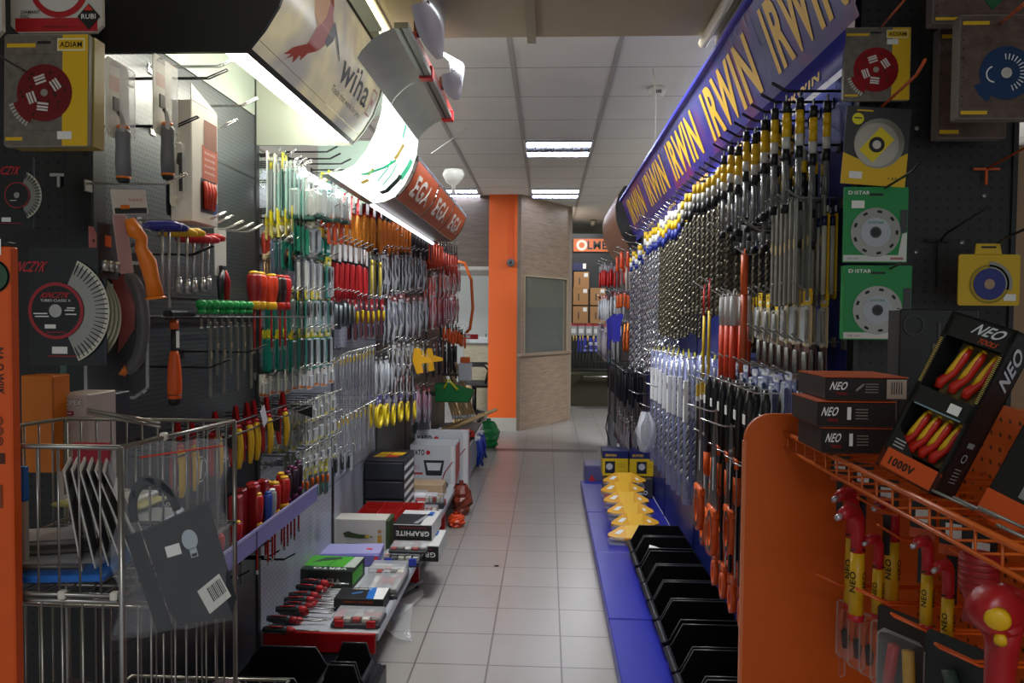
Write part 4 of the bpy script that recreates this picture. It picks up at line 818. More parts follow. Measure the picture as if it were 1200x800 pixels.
# far section
X2=.56
def mk_chis(hc,L=.24):
    r=thing('wood_chisel','','chisel'); m=MB(); m.lathe([(.008,0),(.014,-.01),(.012,-L*.25),(.015,-L*.42),(.009,-L*.48)],P(hc,.4),8); m.build('handle',r); m=MB(); m.box(-.003,.003,-.008,.008,-L,-L*.47,P('#8c8c8c',.3,.7),.001); m.build('blade',r); return r
def FRR(mk,z,y0,y1,n,lab,grp,X=.56,**k): return row(mk,None,None,n,X,XR,lab,grp,zj=.035,jit=.3,yz=(y0,z,y1,z),hlabel='wire hook with %s'%grp,**k)
FRR(K('fch',mk_chis,'#d84a18',.26),1.93,5.75,6.1,2,'orange handled chisel beyond the silver drill bits','orange handled chisels',k=4,dx=.045)
FRR(K('fcl',mk_plier,'#c81c1c','#c81c1c','#b8b8c0',.2,'#d8b8c4'),1.93,6.9,7.5,3,'red clamp with a pink card at the far end of the right wall','red clamps at the far end',k=4,dx=.06,X=.52)
FRR(K('fbr',mk_bag,.08,.26,'#a8a0a0','#8c5c3c','#c8a888'),1.90,5.75,6.3,4,'brown handled tool in a bag beneath the blue sign end','brown handled bagged tools',k=2,X=.66)
FRR(K('fch2',mk_chis,'#d85a1c',.22),1.62,5.75,6.0,2,'orange handled file on the middle row at the far right','orange handled files on the middle row',k=3,dx=.055)
FRR(K('fsl',mk_bag,.09,.24,'#a03040','#7c848c','#b8bcc4'),1.63,6.3,7.8,6,'clear bag with silver parts at the far right','clear bags with silver parts',k=3,dx=.05,X=.54)
FRR(K('fbl',mk_plier,'#2c2c9c','#1c1c50','#2a2a50',.2,None),1.36,6.3,6.3,1,'blue plastic clamp hanging on the far right','blue plastic clamps',k=1,dx=.07,X=.52)
FRR(K('for',mk_plier,'#d8641c','#d8641c','#e07a2c',.2,None),1.38,5.62,5.85,2,'bright orange clamp between the drill bits and the blue clamps','bright orange clamps',k=2,dx=.07,X=.60)
FRR(K('fcb',mk_bag,.10,.30,'#8c7c90','#a4a0ac','#5c5468'),1.34,6.8,7.9,8,'frosted bag with mixed parts below the silver ones','frosted bags with mixed parts',k=3,dx=.05,X=.54)
FRR(K('fdk',mk_chis,'#1c1c24',.5),1.0,5.75,7.3,9,'long dark tool hanging low on the far right','long dark tools low on the far right',k=3,dx=.06,X=.60)
FRR(K('fdk2',mk_bag,.09,.3,'#3c2c38','#6a2428','#2c2c3c'),.62,5.75,7.0,7,'dark bag on the lowest row of the far right','dark bags on the lowest row',k=2,dx=.06,X=.64)
# slim black display pole with blue head
for (px,lab) in ((716,'thin black strap with a blue clamp head, the left one'),(722,'thin black strap with a blue clamp head, the right one')):
    q=onx(px,372,.47); t=thing('bar_clamp',lab,'clamp',(q.x,q.y,q.z))
    m=MB(); m.box(-.004,.004,-.012,.012,-.72,.01,BLACK); m.build('bar',t)
    m=MB(); m.prism([(-.035,-.02),(.02,.03),(.05,.02),(.03,-.05),(.03,-.16),(-.02,-.17),(-.03,-.06)],-.014,.014,P('#28289c',.4),F_NY); m.build('head',t)
bare('c',[(765,412),(760,424),(757,439),(769,453),(762,477),(748,461)],.60,XR,'empty white hook beside the tubed drill bits','empty white hooks beside the tubes',.26)
bare('c',[(765,256),(768,264),(752,268),(746,276),(742,284),(760,288),(752,324),(760,330)],.64,XR,'empty chrome hook under the far end of the blue sign','empty chrome hooks under the blue sign',.24)
bare('g',[(846,275),(850,268),(888,262),(892,266),(898,270)],.66,XR,'empty grey hook among the bronze bits','empty grey hooks among the bronze bits',.2)
# bagged film hanging
m=MB(); g=[]
q=onx(757,482,.55)
for i in range(7):
    z=-.0-.22*i/6; w_=.02+.07*math.sin(PI*(i+.5)/7.5)
    g.append([(w_*math.cos(a)*.6+random.uniform(-.008,.008),w_*math.sin(a),z) for a in [2*PI*k/9 for k in range(10)]])
m.sheet(g,clear('film_bag','#e6e9f2',.35,.2)); tag(m.build('plastic_bag',None,(q.x,q.y,q.z)),'crumpled clear plastic bag hanging left of the tubed drill bits','bag')

for side,lb in ((1,'mass of chrome wire hooks on the distant stretch of the left display wall'),(-1,'mass of chrome wire hooks on the distant stretch of the right display wall')):
    m=MB()
    for (wx,y,z,Lh,sg) in FARHOOKS:
        if sg!=side: continue
        for s_ in(-1,1): m.tube([(wx,y+s_*.006,z),(wx+sg*Lh*.8,y+s_*.006,z),(wx+sg*Lh,y+s_*.006,z+.022)],.002,CHROME,4)
    if m.v: tag(m.build('display_hooks'),lb,'hooks',kind='stuff')
# ================= NEAR LEFT: packs on the end panel =================
def mk_cardface(t,w,h,base,rad=.003,th=.002): 
    m=MB(); m.prism(card_poly(w,h,rad),-th,0,base,FX); m.build('card',t)
TOEND=-PI/2        # turns a +x facing pack to face the camera end
def face_thing(name,label,cat,px,py,Y,rz=TOEND):
    q=ony(px,py,Y); return thing(name,label,cat,(q.x,q.y,q.z),rz)
def pxw(n,Y): return n*Y/FOC*1.0       # size of n picture pixels at distance Y
WOODP=mat('concrete_print','#6c655c',.35,noise=.22,nscale=60)
REDM=mat('red_disc_metal','#7c2026',.3,.35)
def disc_pack(t,w,h,discR,cx,cy,discm,kind_='adiam',segdir=None,YW=.30):
    """card with concrete print, yellow side band, disc half out of a window"""
    m=MB(); m.prism(card_poly(w,h,.004),-.012,0,P('#8c877c',.4),FX)
    m.rect(WOODP,TR(.0006,0,0)@FX,w*.985,h*.985,0,-h/2)
    m.rect(YEL,TR(.001,0,0)@FX,w*YW,h*.985,w*(.5-YW/2)-.002,-h/2)
    m.rect(YEL,TR(.001,0,0)@FX,w*.34,h*.035,-w*.30,-h*.10); m.rect(YEL,TR(.001,0,0)@FX,w*.2,h*.03,-w*.38,-h*.93)
    for k in range(10):
        m.rect(P('#4f4942'),TR(.0008,0,0)@FX,w*random.uniform(.1,.5),h*.003,w*random.uniform(-.3,.0),-h*(.18+.075*k))
    m.rect(BLACK,TR(.0012,0,0)@FX,w*.16,h*.025,-w*.03,-h*.075); m.build('card',t)
    m=MB(); m.rect(YEL,TR(.0014,0,0)@FX,w*.3,h*.085,w*.29,-h*.095); m.rect(P('#f0e6c0'),TR(.0012,0,0)@FX,w*.325,h*.11,w*.29,-h*.095)
    m.text('ADIAM',BLACK,TR(.002,w*.29,-h*.095)@FX,w*.26,h*.05,.03); m.build('logo',t)
    m=MB(); m.rect(WHITE,TR(.0016,0,0)@FX,w*.17,h*.07,w*.22,-h*.9 if kind_=='big' else -h*.20); m.build('price_sticker',t)
    d=MB(); D=TR(.001,cx,cy)@FX
    d.disc(discm,TR(.0008,0,0)@D,discR,40,discR*.09)
    a0=PI*1.05; 
    d.disc(discm,TR(.0009,0,0)@D,discR*1.18,12,discR*.2,a0+.15,a0+.95)
    for k in range(8):
        a=a0+.18+.1*k; d.add([TR(.0013,0,0)@D@Vector((r*math.cos(a+e),r*math.sin(a+e),0)) for r,e in((discR*1.17,-.03),(discR*1.17,.03),(discR*1.34,.03),(discR*1.34,-.03))],[(0,1,2,3)],P('#c9c6c0',.3,.5))
    d.disc(P('#a9a7a0',.3,.6),TR(.0015,0,0)@D,discR*.13,16)
    for k in range(22):
        a=k*2.4; r=discR*(.35+.55*((k*7)%10)/10); d.disc(DBLACK,TR(.0014,0,0)@D@TR(r*math.cos(a),r*math.sin(a),0),discR*.045,8)
    for a in (.6,1.9,3.5,4.6): 
        for q in (.38,.5,.6): d.add([TR(.0016,0,0)@D@RZ(a)@Vector(v) for v in ((discR*q-.002,-discR*.2,0),(discR*q+.002,-discR*.2,0),(discR*q+.002,discR*.2,0),(discR*q-.002,discR*.2,0))],[(0,1,2,3)],P('#d9d3cc'))
    d.build('diamond_disc',t)
Y0=1.52
t=face_thing('diamond_disc_pack','large boxed red diamond disc with yellow side band on the left end panel','disc pack',55,40,Y0); t.rotation_euler=(0.0,-.03,TOEND-.0)
disc_pack(t,pxw(104,Y0),pxw(134,Y0),pxw(34,Y0),-pxw(2,Y0),-pxw(70,Y0),REDM,'big',YW=.3)
m=MB(); m.box(-.05,-.014,-pxw(50,Y0),pxw(50,Y0)+.006,-pxw(132,Y0),-.002,P('#a89242',.4)); m.build('stacked_packs',t)
# RUBI pack above
Y1=1.56
t=face_thing('diamond_disc_pack','white and red rounded disc pack with a black diamond badge at the upper left','disc pack',65,-60,Y1)
w_,h_=pxw(112,Y1),pxw(98,Y1)
m=MB(); m.prism(card_poly(w_,h_,.015),-.01,0,P('#c8c4bc',.4),FX); m.rect(P('#b01820'),TR(.0006,0,0)@FX,w_*.9,pxw(16,Y1),0,-h_+pxw(9,Y1)); m.build('card',t)
m=MB(); m.disc(P('#b01820'),TR(.001,pxw(4,Y1),-pxw(45,Y1))@FX,pxw(36,Y1),36); m.disc(P('#d0ccc6'),TR(.0016,pxw(4,Y1),-pxw(45,Y1))@FX,pxw(29,Y1),36); m.disc(P('#8c8884',.3,.5),TR(.002,pxw(4,Y1),-pxw(45,Y1))@FX,pxw(6,Y1),20); m.build('disc',t)
m=MB(); b_=pxw(14,Y1); M_=TR(.002,w_*.36,-h_+pxw(18,Y1))@FX
m.add([M_@Vector(v) for v in((-b_,0,0),(0,-b_*1.1,0),(b_,0,0),(0,b_*1.1,0))],[(0,1,2,3)],BLACK); m.add([TR(.001,0,0)@M_@Vector(v) for v in((-b_*.4,b_*.5,0),(b_*.4,b_*.5,0),(0,b_*1.0,0))],[(0,1,2)],P('#d8301c'))
m.text('RUBI',WHITE,TR(.001,0,0)@M_,b_*1.25,b_*.42,.03); m.text('DIAMANT',BLACK,TR(.0012,-w_*.28,-h_+pxw(24,Y1))@FX,pxw(23,Y1),pxw(4,Y1),.02); m.text('DISC',BLACK,TR(.0012,-w_*.34,-h_+pxw(19,Y1))@FX,pxw(11,Y1),pxw(4,Y1),.02); m.text('www.rubi.com',P('#5a1016'),TR(.0012,0,-h_+pxw(7,Y1))@FX,pxw(32,Y1),pxw(4,Y1)); m.build('logo',t)
t=face_thing('diamond_disc_pack','second white and red disc pack cut off by the left picture edge','disc pack',-46,-40,1.5)
m=MB(); m.prism(card_poly(.17,.145,.015),-.01,0,P('#c8c4bc',.4),FX); m.rect(P('#b01820'),TR(.0006,0,0)@FX,.16,.03,0,-.128); m.build('card',t)
# small blade packs
def blade_pack(t,w,h,R,cx,cy,name,nx,ny,nw,big=False):
    m=MB(); m.prism(card_poly(w,h,.003),-.003,0,P('#161618',.35),FX); m.rect(P('#3c4c5c'),TR(.0004,0,0)@FX,.0015,h*.98,w*.485,-h/2); m.build('card',t)
    m=MB(); D=TR(.004,cx,cy)@FX; SB=mat('blade_steel','#8f8c84',.28,.8)
    m.disc(SB,D,R,40,R*.1,-1.15,1.15); m.disc(P('#c4c0ae',.35,.4),TR(.0006,0,0)@D,R*1.0,40,R*.92,-1.15,1.15)
    for k in range(24 if big else 16):
        a=-1.1+2.2*k/(23 if big else 15); m.add([TR(.001,0,0)@D@RZ(a)@Vector(v) for v in((R*.74,-.0006,0),(R*.97,-.0012,0),(R*.97,.0012,0),(R*.74,.0006,0))],[(0,1,2,3)],DBLACK)
    if big: 
        for k in range(3): m.disc(P('#a8a48c',.35,.4),TR(-.006*(k+1),R*.04*(k+1),-R*.03*(k+1))@D,R,40,R*.85,-1.0,1.0)
    m.build('saw_blade',t)
    m=MB(); r2=R*.52
    m.disc(P('#0f0f10',.4),TR(.0015,0,0)@D,r2,36,R*.12); m.disc(P('#a01e28',.4),TR(.0018,0,0)@D,r2,36,r2*(.88 if big else .93)); m.disc(P('#a8a6a0',.25,.7),TR(.003,0,0)@D,R*.12,20)
    if big:
        m.text(name,P('#c02028'),TR(.0022,0,0)@D@TR(0,r2*.55,0),r2*1.0,r2*.2,.02,.15); m.text('TURBO CLASSIC K',WHITE,TR(.0022,0,0)@D@TR(0,r2*.36,0),r2*1.1,r2*.09)
        for a,b,c in ((-.55,-.1,.5),(.55,-.12,.4),(-.5,-.2,.5),(.55,.1,.3),(.5,.02,.35)): m.rect(WHITE,TR(.0022,0,0)@D,r2*c,r2*.04,r2*a,r2*b)
        m.rect(WHITE,TR(.0022,0,0)@D,r2*.4,r2*.14,-r2*.2,-r2*.55); m.rect(P('#a01e28'),TR(.0022,0,0)@D,r2*.7,r2*.03,0,-r2*.75)
    else: m.rect(P('#d0ccc4'),TR(.0022,0,0)@D,r2*.5,r2*.06,-r2*.3,-r2*.4)
    m.build('centre_label',t)
    m=MB(); m.text(name,P('#c02830'),TR(.001,nx,ny)@FX,nw,nw*.28,.03,.15); m.rect(WHITE,TR(.001,0,0)@FX,w*.2,h*.06,-w*.1,-h*.87) ; m.rect(P('#a02028'),TR(.001,0,0)@FX,w*.5,h*.008,0,-h*.92); m.build('print',t)
Y2=1.60
t=face_thing('saw_blade_pack','small silver saw blade on a black card at the left edge','saw blade pack',12,184,Y2)
blade_pack(t,pxw(58,Y2),pxw(86,Y2),pxw(30,Y2),pxw(10,Y2)-.0,-pxw(46,Y2),'KINCZYK',-pxw(6,Y2),-pxw(16,Y2),pxw(36,Y2))
Y3=1.46
t=face_thing('saw_blade_pack','big stack of turbo saw blades with a red ringed black label on a black card','saw blade pack',78,290,Y3)
blade_pack(t,pxw(96,Y3),pxw(142,Y3),pxw(66,Y3),-pxw(12,Y3),-pxw(76,Y3),'KINCZYK',-pxw(48,Y3),-pxw(23,Y3),pxw(46,Y3),True)
# clamshell with grey saw ring beyond
t=face_thing('jab_saw_clamshell','clear clamshell with a grey and orange curved saw grip beside the blade stack','clamshell pack',136,298,1.60); t.rotation_euler=(0,0,TOEND+.35)
k=pxw(1,1.60)
put(kind(('hook',.20,'k'),mk_hook,.20,'k'),(XL,t.location.y,t.location.z+.001),0,'black hook carrying the curved saw clamshell')
m=MB(); m.prism(card_poly(70*k,168*k,.006),-.003,-.001,P('#17181b',.35),FX); m.text('ANKYO',WHITE,TR(0,-16*k,-20*k)@FX,28*k,7*k,.02); m.text('ER TOOLS',WHITE,TR(0,-14*k,-28*k)@FX,26*k,3.2*k); m.rect(WHITE,TR(0,0,0)@FX,9*k,9*k,-8*k,-40*k); m.build('card',t)
m=MB(); arc=[(.012,(10+20*math.sin(a))*k,-(80+55*math.cos(a)*-1*-1)*k) for a in [-.9+.3*i for i in range(7)]]
pts=[(.012,(6+24*math.cos(a))*k,(-82+62*math.sin(a))*k) for a in [1.3-.26*i for i in range(11)]]
m.tube(pts,[.006]+[.014]*9+[.009],mat('grey_grip','#56565a',.5),8); m.build('saw_grip',t)
m=MB(); m.prism([(-4*k,-30*k),(12*k,-22*k),(22*k,-45*k),(20*k,-90*k),(2*k,-118*k),(4*k,-70*k)],.004,.008,P('#8c3028',.4),FX); m.tube([pts[-1],(.014,(6)*k,-138*k)],[.010,.012],P('#d8701c',.4),8); m.build('saw_blade',t)
m=MB(); m.tube([(.01,34*k,-2*k),(.012,34*k,-160*k),(.012,20*k,-172*k),(.01,-30*k,-172*k)],.0035,clear('milk_edge','#c9cdd2',.55,.2),6); m.box(-.001,.022,-34*k,34*k,-168*k,-8*k,LCLEAR,.008); m.build('blister',t)
# orange folder & TOPEX box
t=face_thing('orange_box','plain flat orange box standing behind the wire basket','box',43,440,1.30,TOEND)
m=MB(); m.box(-.05,0,-.030,.029,-.175,0,P('#dc7a12',.55),.002); m.build('carton',t)
m=MB(); m.box(-.003,.0005,.0288,.0295,-.17,-.004,P('#b8620c')); m.build('edge_flap',t)
t=face_thing('cardboard_box','white box with outlined TOPEX lettering behind the wire basket','box',84,462,1.34,TOEND)
m=MB(); m.box(-.09,0,-.031,.031,-.2,0,P('#b8aaa2',.6),.002); m.build('carton',t)
m=MB(); m.text('TOPEX',BLACK,TR(.001,0,-.015)@FX,.042,.0125,.07); m.text('TOPEX',WHITE,TR(.0016,0,-.015)@FX,.040,.0105,.02); m.rect(P('#8c1c3c'),TR(.001,0,0)@FX,.024,.008,-.008,-.035); m.rect(WHITE,TR(.0015,0,0)@FX,.016,.002,-.008,-.035); m.build('print',t)
t=face_thing('black_box','black box with a white round mark next to the white lettered box','box',113,462,1.42,TOEND)
m=MB(); m.box(-.08,0,-.020,.022,-.2,0,P('#1c1d22',.5),.002); m.disc(WHITE,TR(.001,.0,-.025)@FX,.009,20); m.disc(P('#1c1d22'),TR(.0015,.0,-.025)@FX,.005,16); m.build('carton',t)
m=MB(); m.rect(P('#44464c'),TR(.001,0,0)@FX,.03,.002,0,-.05); m.build('print',t)
t=face_thing('teal_folder','pale green sheet behind the blade stack','folder',105,418,1.782,TOEND)
m=MB(); m.box(-.004,0,-.075,.045,-.10,.06,P('#4f6a60',.5),.001); tag(m.build('sheet',t)); m=MB(); m.box(-.006,.0,-.08,.05,-.103,-.098,P('#33443e')); m.build('fold',t)
# hooks on the end panel (stalk towards the camera)
for (px,py,px2,py2,la) in ((0,66,48,94,'long thin dark hook reaching to the big red disc pack'),(270,0,0,0,None)):
    if not la: continue
    a=ony(px2,py2,1.76); b=ony(px,py,1.25); m=MB(); m.tube([a,b],.002,DSTEEL,6); tag(m.build('display_hook'),la,'hook')
t=face_thing('shelf_bracket','small T shaped steel bracket on the black end panel','bracket',70,205,1.785)
m=MB(); m.box(-.001,.006,-.022,.015,-.004,.004,STEEL,.001); m.build('crossbar',t); m=MB(); m.box(-.001,.006,-.004,.004,-.03,-.004,STEEL,.001); m.build('stem',t)
# ---- orange display column at the left picture edge
Yc=.92
Yc=.937; q=ony(22,290,Yc); t=thing('orange_display_column','orange display column with sideways black lettering at the left picture edge','display stand',(q.x,q.y,0))
ORC=mat('column_orange','#d4520c',.5,noise=.03)
m=MB(); m.box(-.16,0,-.017,0,0,q.z,ORC,.002); m.build('carton',t)
m=MB(); m.box(-.155,-.002,-.016,0,q.z,q.z+.006,BLACK,.001); m.build('top_cap',t)
m=MB(); TX=RZ(0)@RX(PI/2)
def T_(x,z): return TR(x-.006,-.0182,z)@RX(PI/2)
m.text('NA O WIIK',BLACK,T_(-.008,1.35)@RZ(-PI/2),.060,.010,.03)
for z in (1.267,1.254,1.241): m.disc(BLACK,T_(-.011,z+.02),.006,20,.0048); m.rect(BLACK,T_(-.011,z+.02),.005,.005)
for k_ in range(7): m.box(-.027,-.009,-.0184,-.018,1.232+.002*k_,1.2333+.002*k_,BLACK)
m.disc(P('#2c4a30'),T_(-.014,1.47),.02,24); m.disc(P('#1c1c1c'),T_(-.014,1.47),.021,24,.018); m.rect(WHITE,T_(-.010,0),.012,.02,0,1.507); m.rect(P('#7c3410'),T_(-.009,0),.004,.03,0,1.19)
m.build('print',t)
# ================= WIRE BASKET STAND =================
WIRE=mat('basket_wire','#8f8d88',.3,.85)
bs=thing('wire_basket_stand','tall chrome wire basket rack in front of the dark pegboard','basket rack',(0,0,0))
bx0,bx1,by0,by1=-.86,-.552,.945,1.30
def basket(z0,z1,zf,bx0=bx0,bx1=bx1,by0=by0,by1=by1,pitch=.026,name='basket'):
    m=MB(); R,r=.0035,.0017
    fr=[(bx1,by0,zf),(bx1,by1,z1),(bx0,by1,z1),(bx0,by0,zf),(bx1,by0,zf)]
    m.tube(fr,R,WIRE,7); m.tube([(bx1,by0,z0),(bx1,by1,z0),(bx0,by1,z0),(bx0,by0,z0),(bx1,by0,z0)],R*.9,WIRE,7)
    zm=(z0+zf)/2
    m.tube([(bx1+.001,by0,zm),(bx1+.001,by1,zm+.0)],r,WIRE,5) if False else None
    n=int((bx1-bx0)/pitch)
    for i in range(1,n): 
        x=bx0+(bx1-bx0)*i/n; m.tube([(x,by0,zf),(x,by0,z0),(x,by1,z0),(x,by1,z1)],r,WIRE,5)
    n=int((by1-by0)/pitch*.8)
    for i in range(1,n):
        y=by0+(by1-by0)*i/n; zt=zf+(z1-zf)*i/n; m.tube([(bx0,y,zt),(bx0,y,z0)],r,WIRE,5); m.tube([(bx0,y,z0),(bx1,y,z0)],r,WIRE,5); m.tube([(bx1,y,z0),(bx1,y,zt)],r,WIRE,5)
    return m.build(name,bs)
basket(1.055,1.235,1.250)
# second rail and front rim
m=MB()
for (a,b) in (((bx1,by1,.75),(bx1,by1,1.235)),((bx1,by0,.60),(bx1,by0,1.25)),((bx0,by0,0),(bx0,by0,1.25)),((bx0,by1,0),(bx0,by1,1.235))): m.tube([a,b],.0042,WIRE,8)
m.tube([(bx1,by1,0),(bx1,by1,.75)],.0042,WIRE,8); m.tube([(bx1,by0,0),(bx1,by0,.60)],.0042,WIRE,8)
m.build('upright',bs)
basket(.70,.90,1.045,by0=.95,by1=1.29,bx1=-.553,bx0=-.858)
basket(.62,.72,.72,bx0=-.80,bx1=-.49,by0=1.05,by1=1.40,name='lower_basket')
m=MB(); q1,q2=ony(103,484,1.22),ony(188,500,1.12)
for s_ in (0,.006): m.tube([(q1.x,q1.y,q1.z+s_),(q2.x,q2.y,q2.z+s_)],.0028,WIRE,7)
m.build('cross_rail',bs)
m=MB()
for (x,y,z) in ((bx1,by0+.11,1.247),(bx1-.01,by0,1.055),(bx1-.08,by0,1.055)): m.box(x-.005,x+.005,y-.005,y+.005,z-.006,z+.006,P('#cfcabf',.4),.002)
m.build('plastic_clip',bs)
# contents of the upper basket
def flat_pack(x,y,z,w,d,h,cols,label,rz=0,name='flat_pack',cat='packaged hardware',tilt=0):
    t=thing(name,label,cat,(x,y,z),rot=(tilt,0,rz)); m=MB(); m.box(-w/2,w/2,-d/2,d/2,0,h,P(cols[0],.5),.002); m.build('pack_card',t)
    m=MB(); m.box(-w*.42,w*.42,-d*.42,d*.42,h,h+.012,LCLEAR,.004); m.build('blister',t)
    m=MB()
    for i in range(4): m.tube([(-w*.35,-d*.3+d*.2*i,h+.004),(0,-d*.33+d*.2*i,h+.006),(w*.3,-d*.28+d*.2*i,h+.004)],.0035,P(cols[1],.4),5)
    m.build('contents',t); return t
flat_pack(-.70,1.02,1.062,.20,.12,.010,('#1c64b8','#4c4440'),'blue edged tray of dark metal parts at the basket bottom',.12)
flat_pack(-.68,1.16,1.062,.18,.12,.008,('#2a6cb4','#30343c'),'lower blue backed pack lying at the rear of the basket',-.05)
flat_pack(-.67,1.17,1.083,.17,.11,.006,('#5c7890','#2c3038'),'grey blue pack on top of the blue backed pack',.1)
flat_pack(-.72,1.05,1.085,.14,.09,.006,('#4a4440','#6c6460'),'brown bagged coil on the blue edged tray',.3)
flat_pack(-.73,1.22,1.105,.16,.08,.006,('#a8a45c','#d0cc9c'),'pale yellow printed pack in the back of the basket',-.1)
for i,(x,y,h,c1,c2,la) in enumerate(((-.735,.985,.15,'#1c6cc0','#b8aea0','blue topped white pack standing in the basket front'),(-.805,.975,.155,'#1c6cc0','#b8aea0','blue topped white pack half hidden by the orange column'),(-.70,1.12,.16,'#9c2c3c','#c8c4c0','red and white pack upright in the basket'))):
    t=thing('hanging_pack',la,'blister pack',(x,y,1.065)); m=MB(); m.box(-.028,.028,-.004,.004,0,h*.68,P(c2,.6),.001); m.build('pack_body',t)
    m=MB(); m.box(-.028,.028,-.0045,.0045,h*.68,h,P(c1,.5),.001); m.build('header',t); m=MB(); m.box(-.02,.02,-.0055,-.0045,h*.42,h*.6,P('#e0ddd6')); m.rect(BLACK,TR(0,-.006,0)@F_NY,.008,.014,-.008,h*.5); m.build('label',t)
def mk_thincard():
    t=thing('blade_card','','blade pack'); m=MB(); m.box(-.001,.001,-.05,.05,0,.15,P('#b8b6b0',.5)); 
    for k_ in range(6): m.box(-.0015,.0015,-.04+.012*k_,-.034+.012*k_,.02,.1,P('#2c2c2e'))
    m.build('card',t); m=MB(); m.box(.001,.002,-.045,.045,.12,.145,P('#3c3a44')); m.build('header',t); return t
for i in range(6): put(mk_thincard,(-.655+.012*i,1.03+.012*i,1.065),(0,-.14-.05*i,.5),'slim leaning blade card in the middle of the upper basket','blade cards leaning in the basket')
# tool pouch in a plastic bag, hanging outside
q=onx(200,517,-.515); t=thing('tool_pouch_bag','dark grey cloth pouch in a clear zip bag hanging on the basket','tool pouch',(q.x,q.y,q.z),0,rot=(-.0,-.12,-1.02)); t.scale=(1.06,1.12,1.0)
DG=mat('pouch_cloth','#23272c',.85,bump=.3,bscale=500)
PT=TR(0,-.016,-.004)@RX(.20)@Matrix.Diagonal((1,.68,1.08,1))
m=MB(); m.T=PT; m.prism([(-.058,-.10),(.058,-.085),(.062,-.215),(.045,-.235),(-.04,-.225),(-.05,-.2)],-.008,.006,DG,FX); m.build('pouch',t)
m=MB(); m.T=PT; m.prism([(-.085,-.10),(-.06,-.10),(-.05,-.23),(-.075,-.23)],-.012,-.004,P('#191c20',.8),FX); m.build('rear_flap',t)
m=MB(); m.T=PT; m.tube([(.004,-.03+.035*math.cos(a),-.085+.045*math.sin(a)) for a in [PI*k/10 for k in range(11)]],.007,DG,6); m.build('loop',t)
m=MB(); m.T=PT; m.disc(P('#a8b4bc'),TR(.0072,.012,-.125)@FX,.013,20); m.rect(P('#a8b4bc'),TR(.0072,0,0)@FX,.012,.012,.013,-.142); m.rect(DG,TR(.0076,0,0)@FX,.009,.004,.013,-.145); m.rect(WHITE,TR(.0072,0,0)@FX,.024,.014,-.018,-.132); m.build('badge',t)
m=MB(); m.T=PT; M_=TR(.0078,.028,-.20)@FX@RZ(.3); m.rect(P('#d4d4cc'),M_,.044,.034)
for k_ in range(9): m.rect(BLACK,TR(.0004,0,0)@M_,.0014 if k_%3 else .0022,.020,-.006+.003*k_,.002)
m.build('barcode_label',t)
m=MB(); g=[]
for i in range(9):
    z=.0-.25*i/8; w0=.062+.006*math.sin(i*1.7); g.append([(.010+.004*math.sin(i*2.1+j*1.7)+(.004 if i>2 else 0),-w0+2*w0*j/8,z+.002*math.sin(j*2.3)) for j in range(9)])
m.sheet(g,clear('zip_bag','#d6d9de',.14,.14)); g2_=[[(v[0]-.024,v[1],v[2]) for v in r] for r in g]; m.sheet(g2_,MATS['zip_bag']); m.build('clear_bag',t)
m=MB(); m.tube([(.014,-.035,-.018),(.013,.058,-.010)],.0012,P('#c8301c'),5); m.build('zip_line',t)
# bags in the lower basket
for i,(x,y,z,s,c,la) in enumerate(((-.68,1.15,.715,.065,'#b8bcbc','crumpled silver film bag in the lower basket'),(-.60,1.2,.72,.055,'#8c8884','crumpled grey bag in the lower basket'),(-.56,1.27,.70,.05,'#c8c4c4','white and red bag at the right of the lower basket'),(-.73,1.10,.76,.06,'#6c5c54','brown tinted bag under the upper basket'))):
    t=thing('film_bag',la,'bag',(x,y,z)); m=MB(); g=[]
    for a in range(7):
        zz=s*1.5*a/6; rr=s*(.55+.5*math.sin(PI*(a+.6)/7)); g.append([(rr*math.cos(b)*(1+random.uniform(-.25,.2)),rr*.8*math.sin(b)*(1+random.uniform(-.25,.2)),zz) for b in [2*PI*k_/10 for k_ in range(10)]]); g[-1].append(g[-1][0])
    m.sheet(g,clear('film_'+c[1:],c,.5,.15),False); m.build('film',t)
    m=MB(); m.box(-s*.4,s*.4,-s*.3,s*.3,.002,s*.9,P(['#2a2a2c','#4c4a48','#a02c30','#3c2c28'][i],.5),.006); m.build('contents',t)
# ================= NEAR LEFT WALL GOODS =================
# trowel cards with big handles
for (px,py,la) in ((137,72,'scraper with a thick grey handle in a long white clamshell, the nearer'),(190,68,'scraper with a thick grey handle in a long white clamshell, the farther')):
    q=onx(px,py,-.90); t=thing('scraper_pack',la,'scraper',(q.x,q.y,q.z)); k=q.y/FOC
    m=MB(); m.prism([(x,y) for x,y in card_poly(.085,92*k,.01)],-.001,.001,P('#e8e6d8',.4),FX); m.rect(P('#d8b0a0'),TR(.0012,0,0)@FX,.04,.03,-.01,-28*k); m.build('card',t)
    m=MB(); m.cyl((.012,0,-76*k),(.012,0,-80*k),.012,P('#d8701c'),12); m.lathe([(.013,-80*k),(.0155,-85*k),(.0145,-100*k),(.016,-118*k),(.0145,-136*k)],mat('grey_handle','#6c6e70',.6),14,TR(.012,0,0)); m.build('handle',t)
    m=MB(); m.lathe([(.015,-136*k),(.015,-138.5*k)],P('#d8701c'),14,TR(.012,0,0)); m.lathe([(.015,-138.5*k),(.011,-143*k),(.001,-143*k)],BLACK,14,TR(.012,0,0)); m.build('end_cap',t)
    m=MB(); m.tube([(.012,0,-76*k),(.014,-.008,-66*k),(.012,-.016,-62*k)],.005,DSTEEL,6); m.box(.008,.012,-.032,-.008,-62*k,-46*k,P('#6c6860',.4,.3),.001); m.build('blade_neck',t)
    m=MB(); m.box(.0,.022,-.038,.038,-90*k,-4*k,LCLEAR,.008); m.build('blister',t)
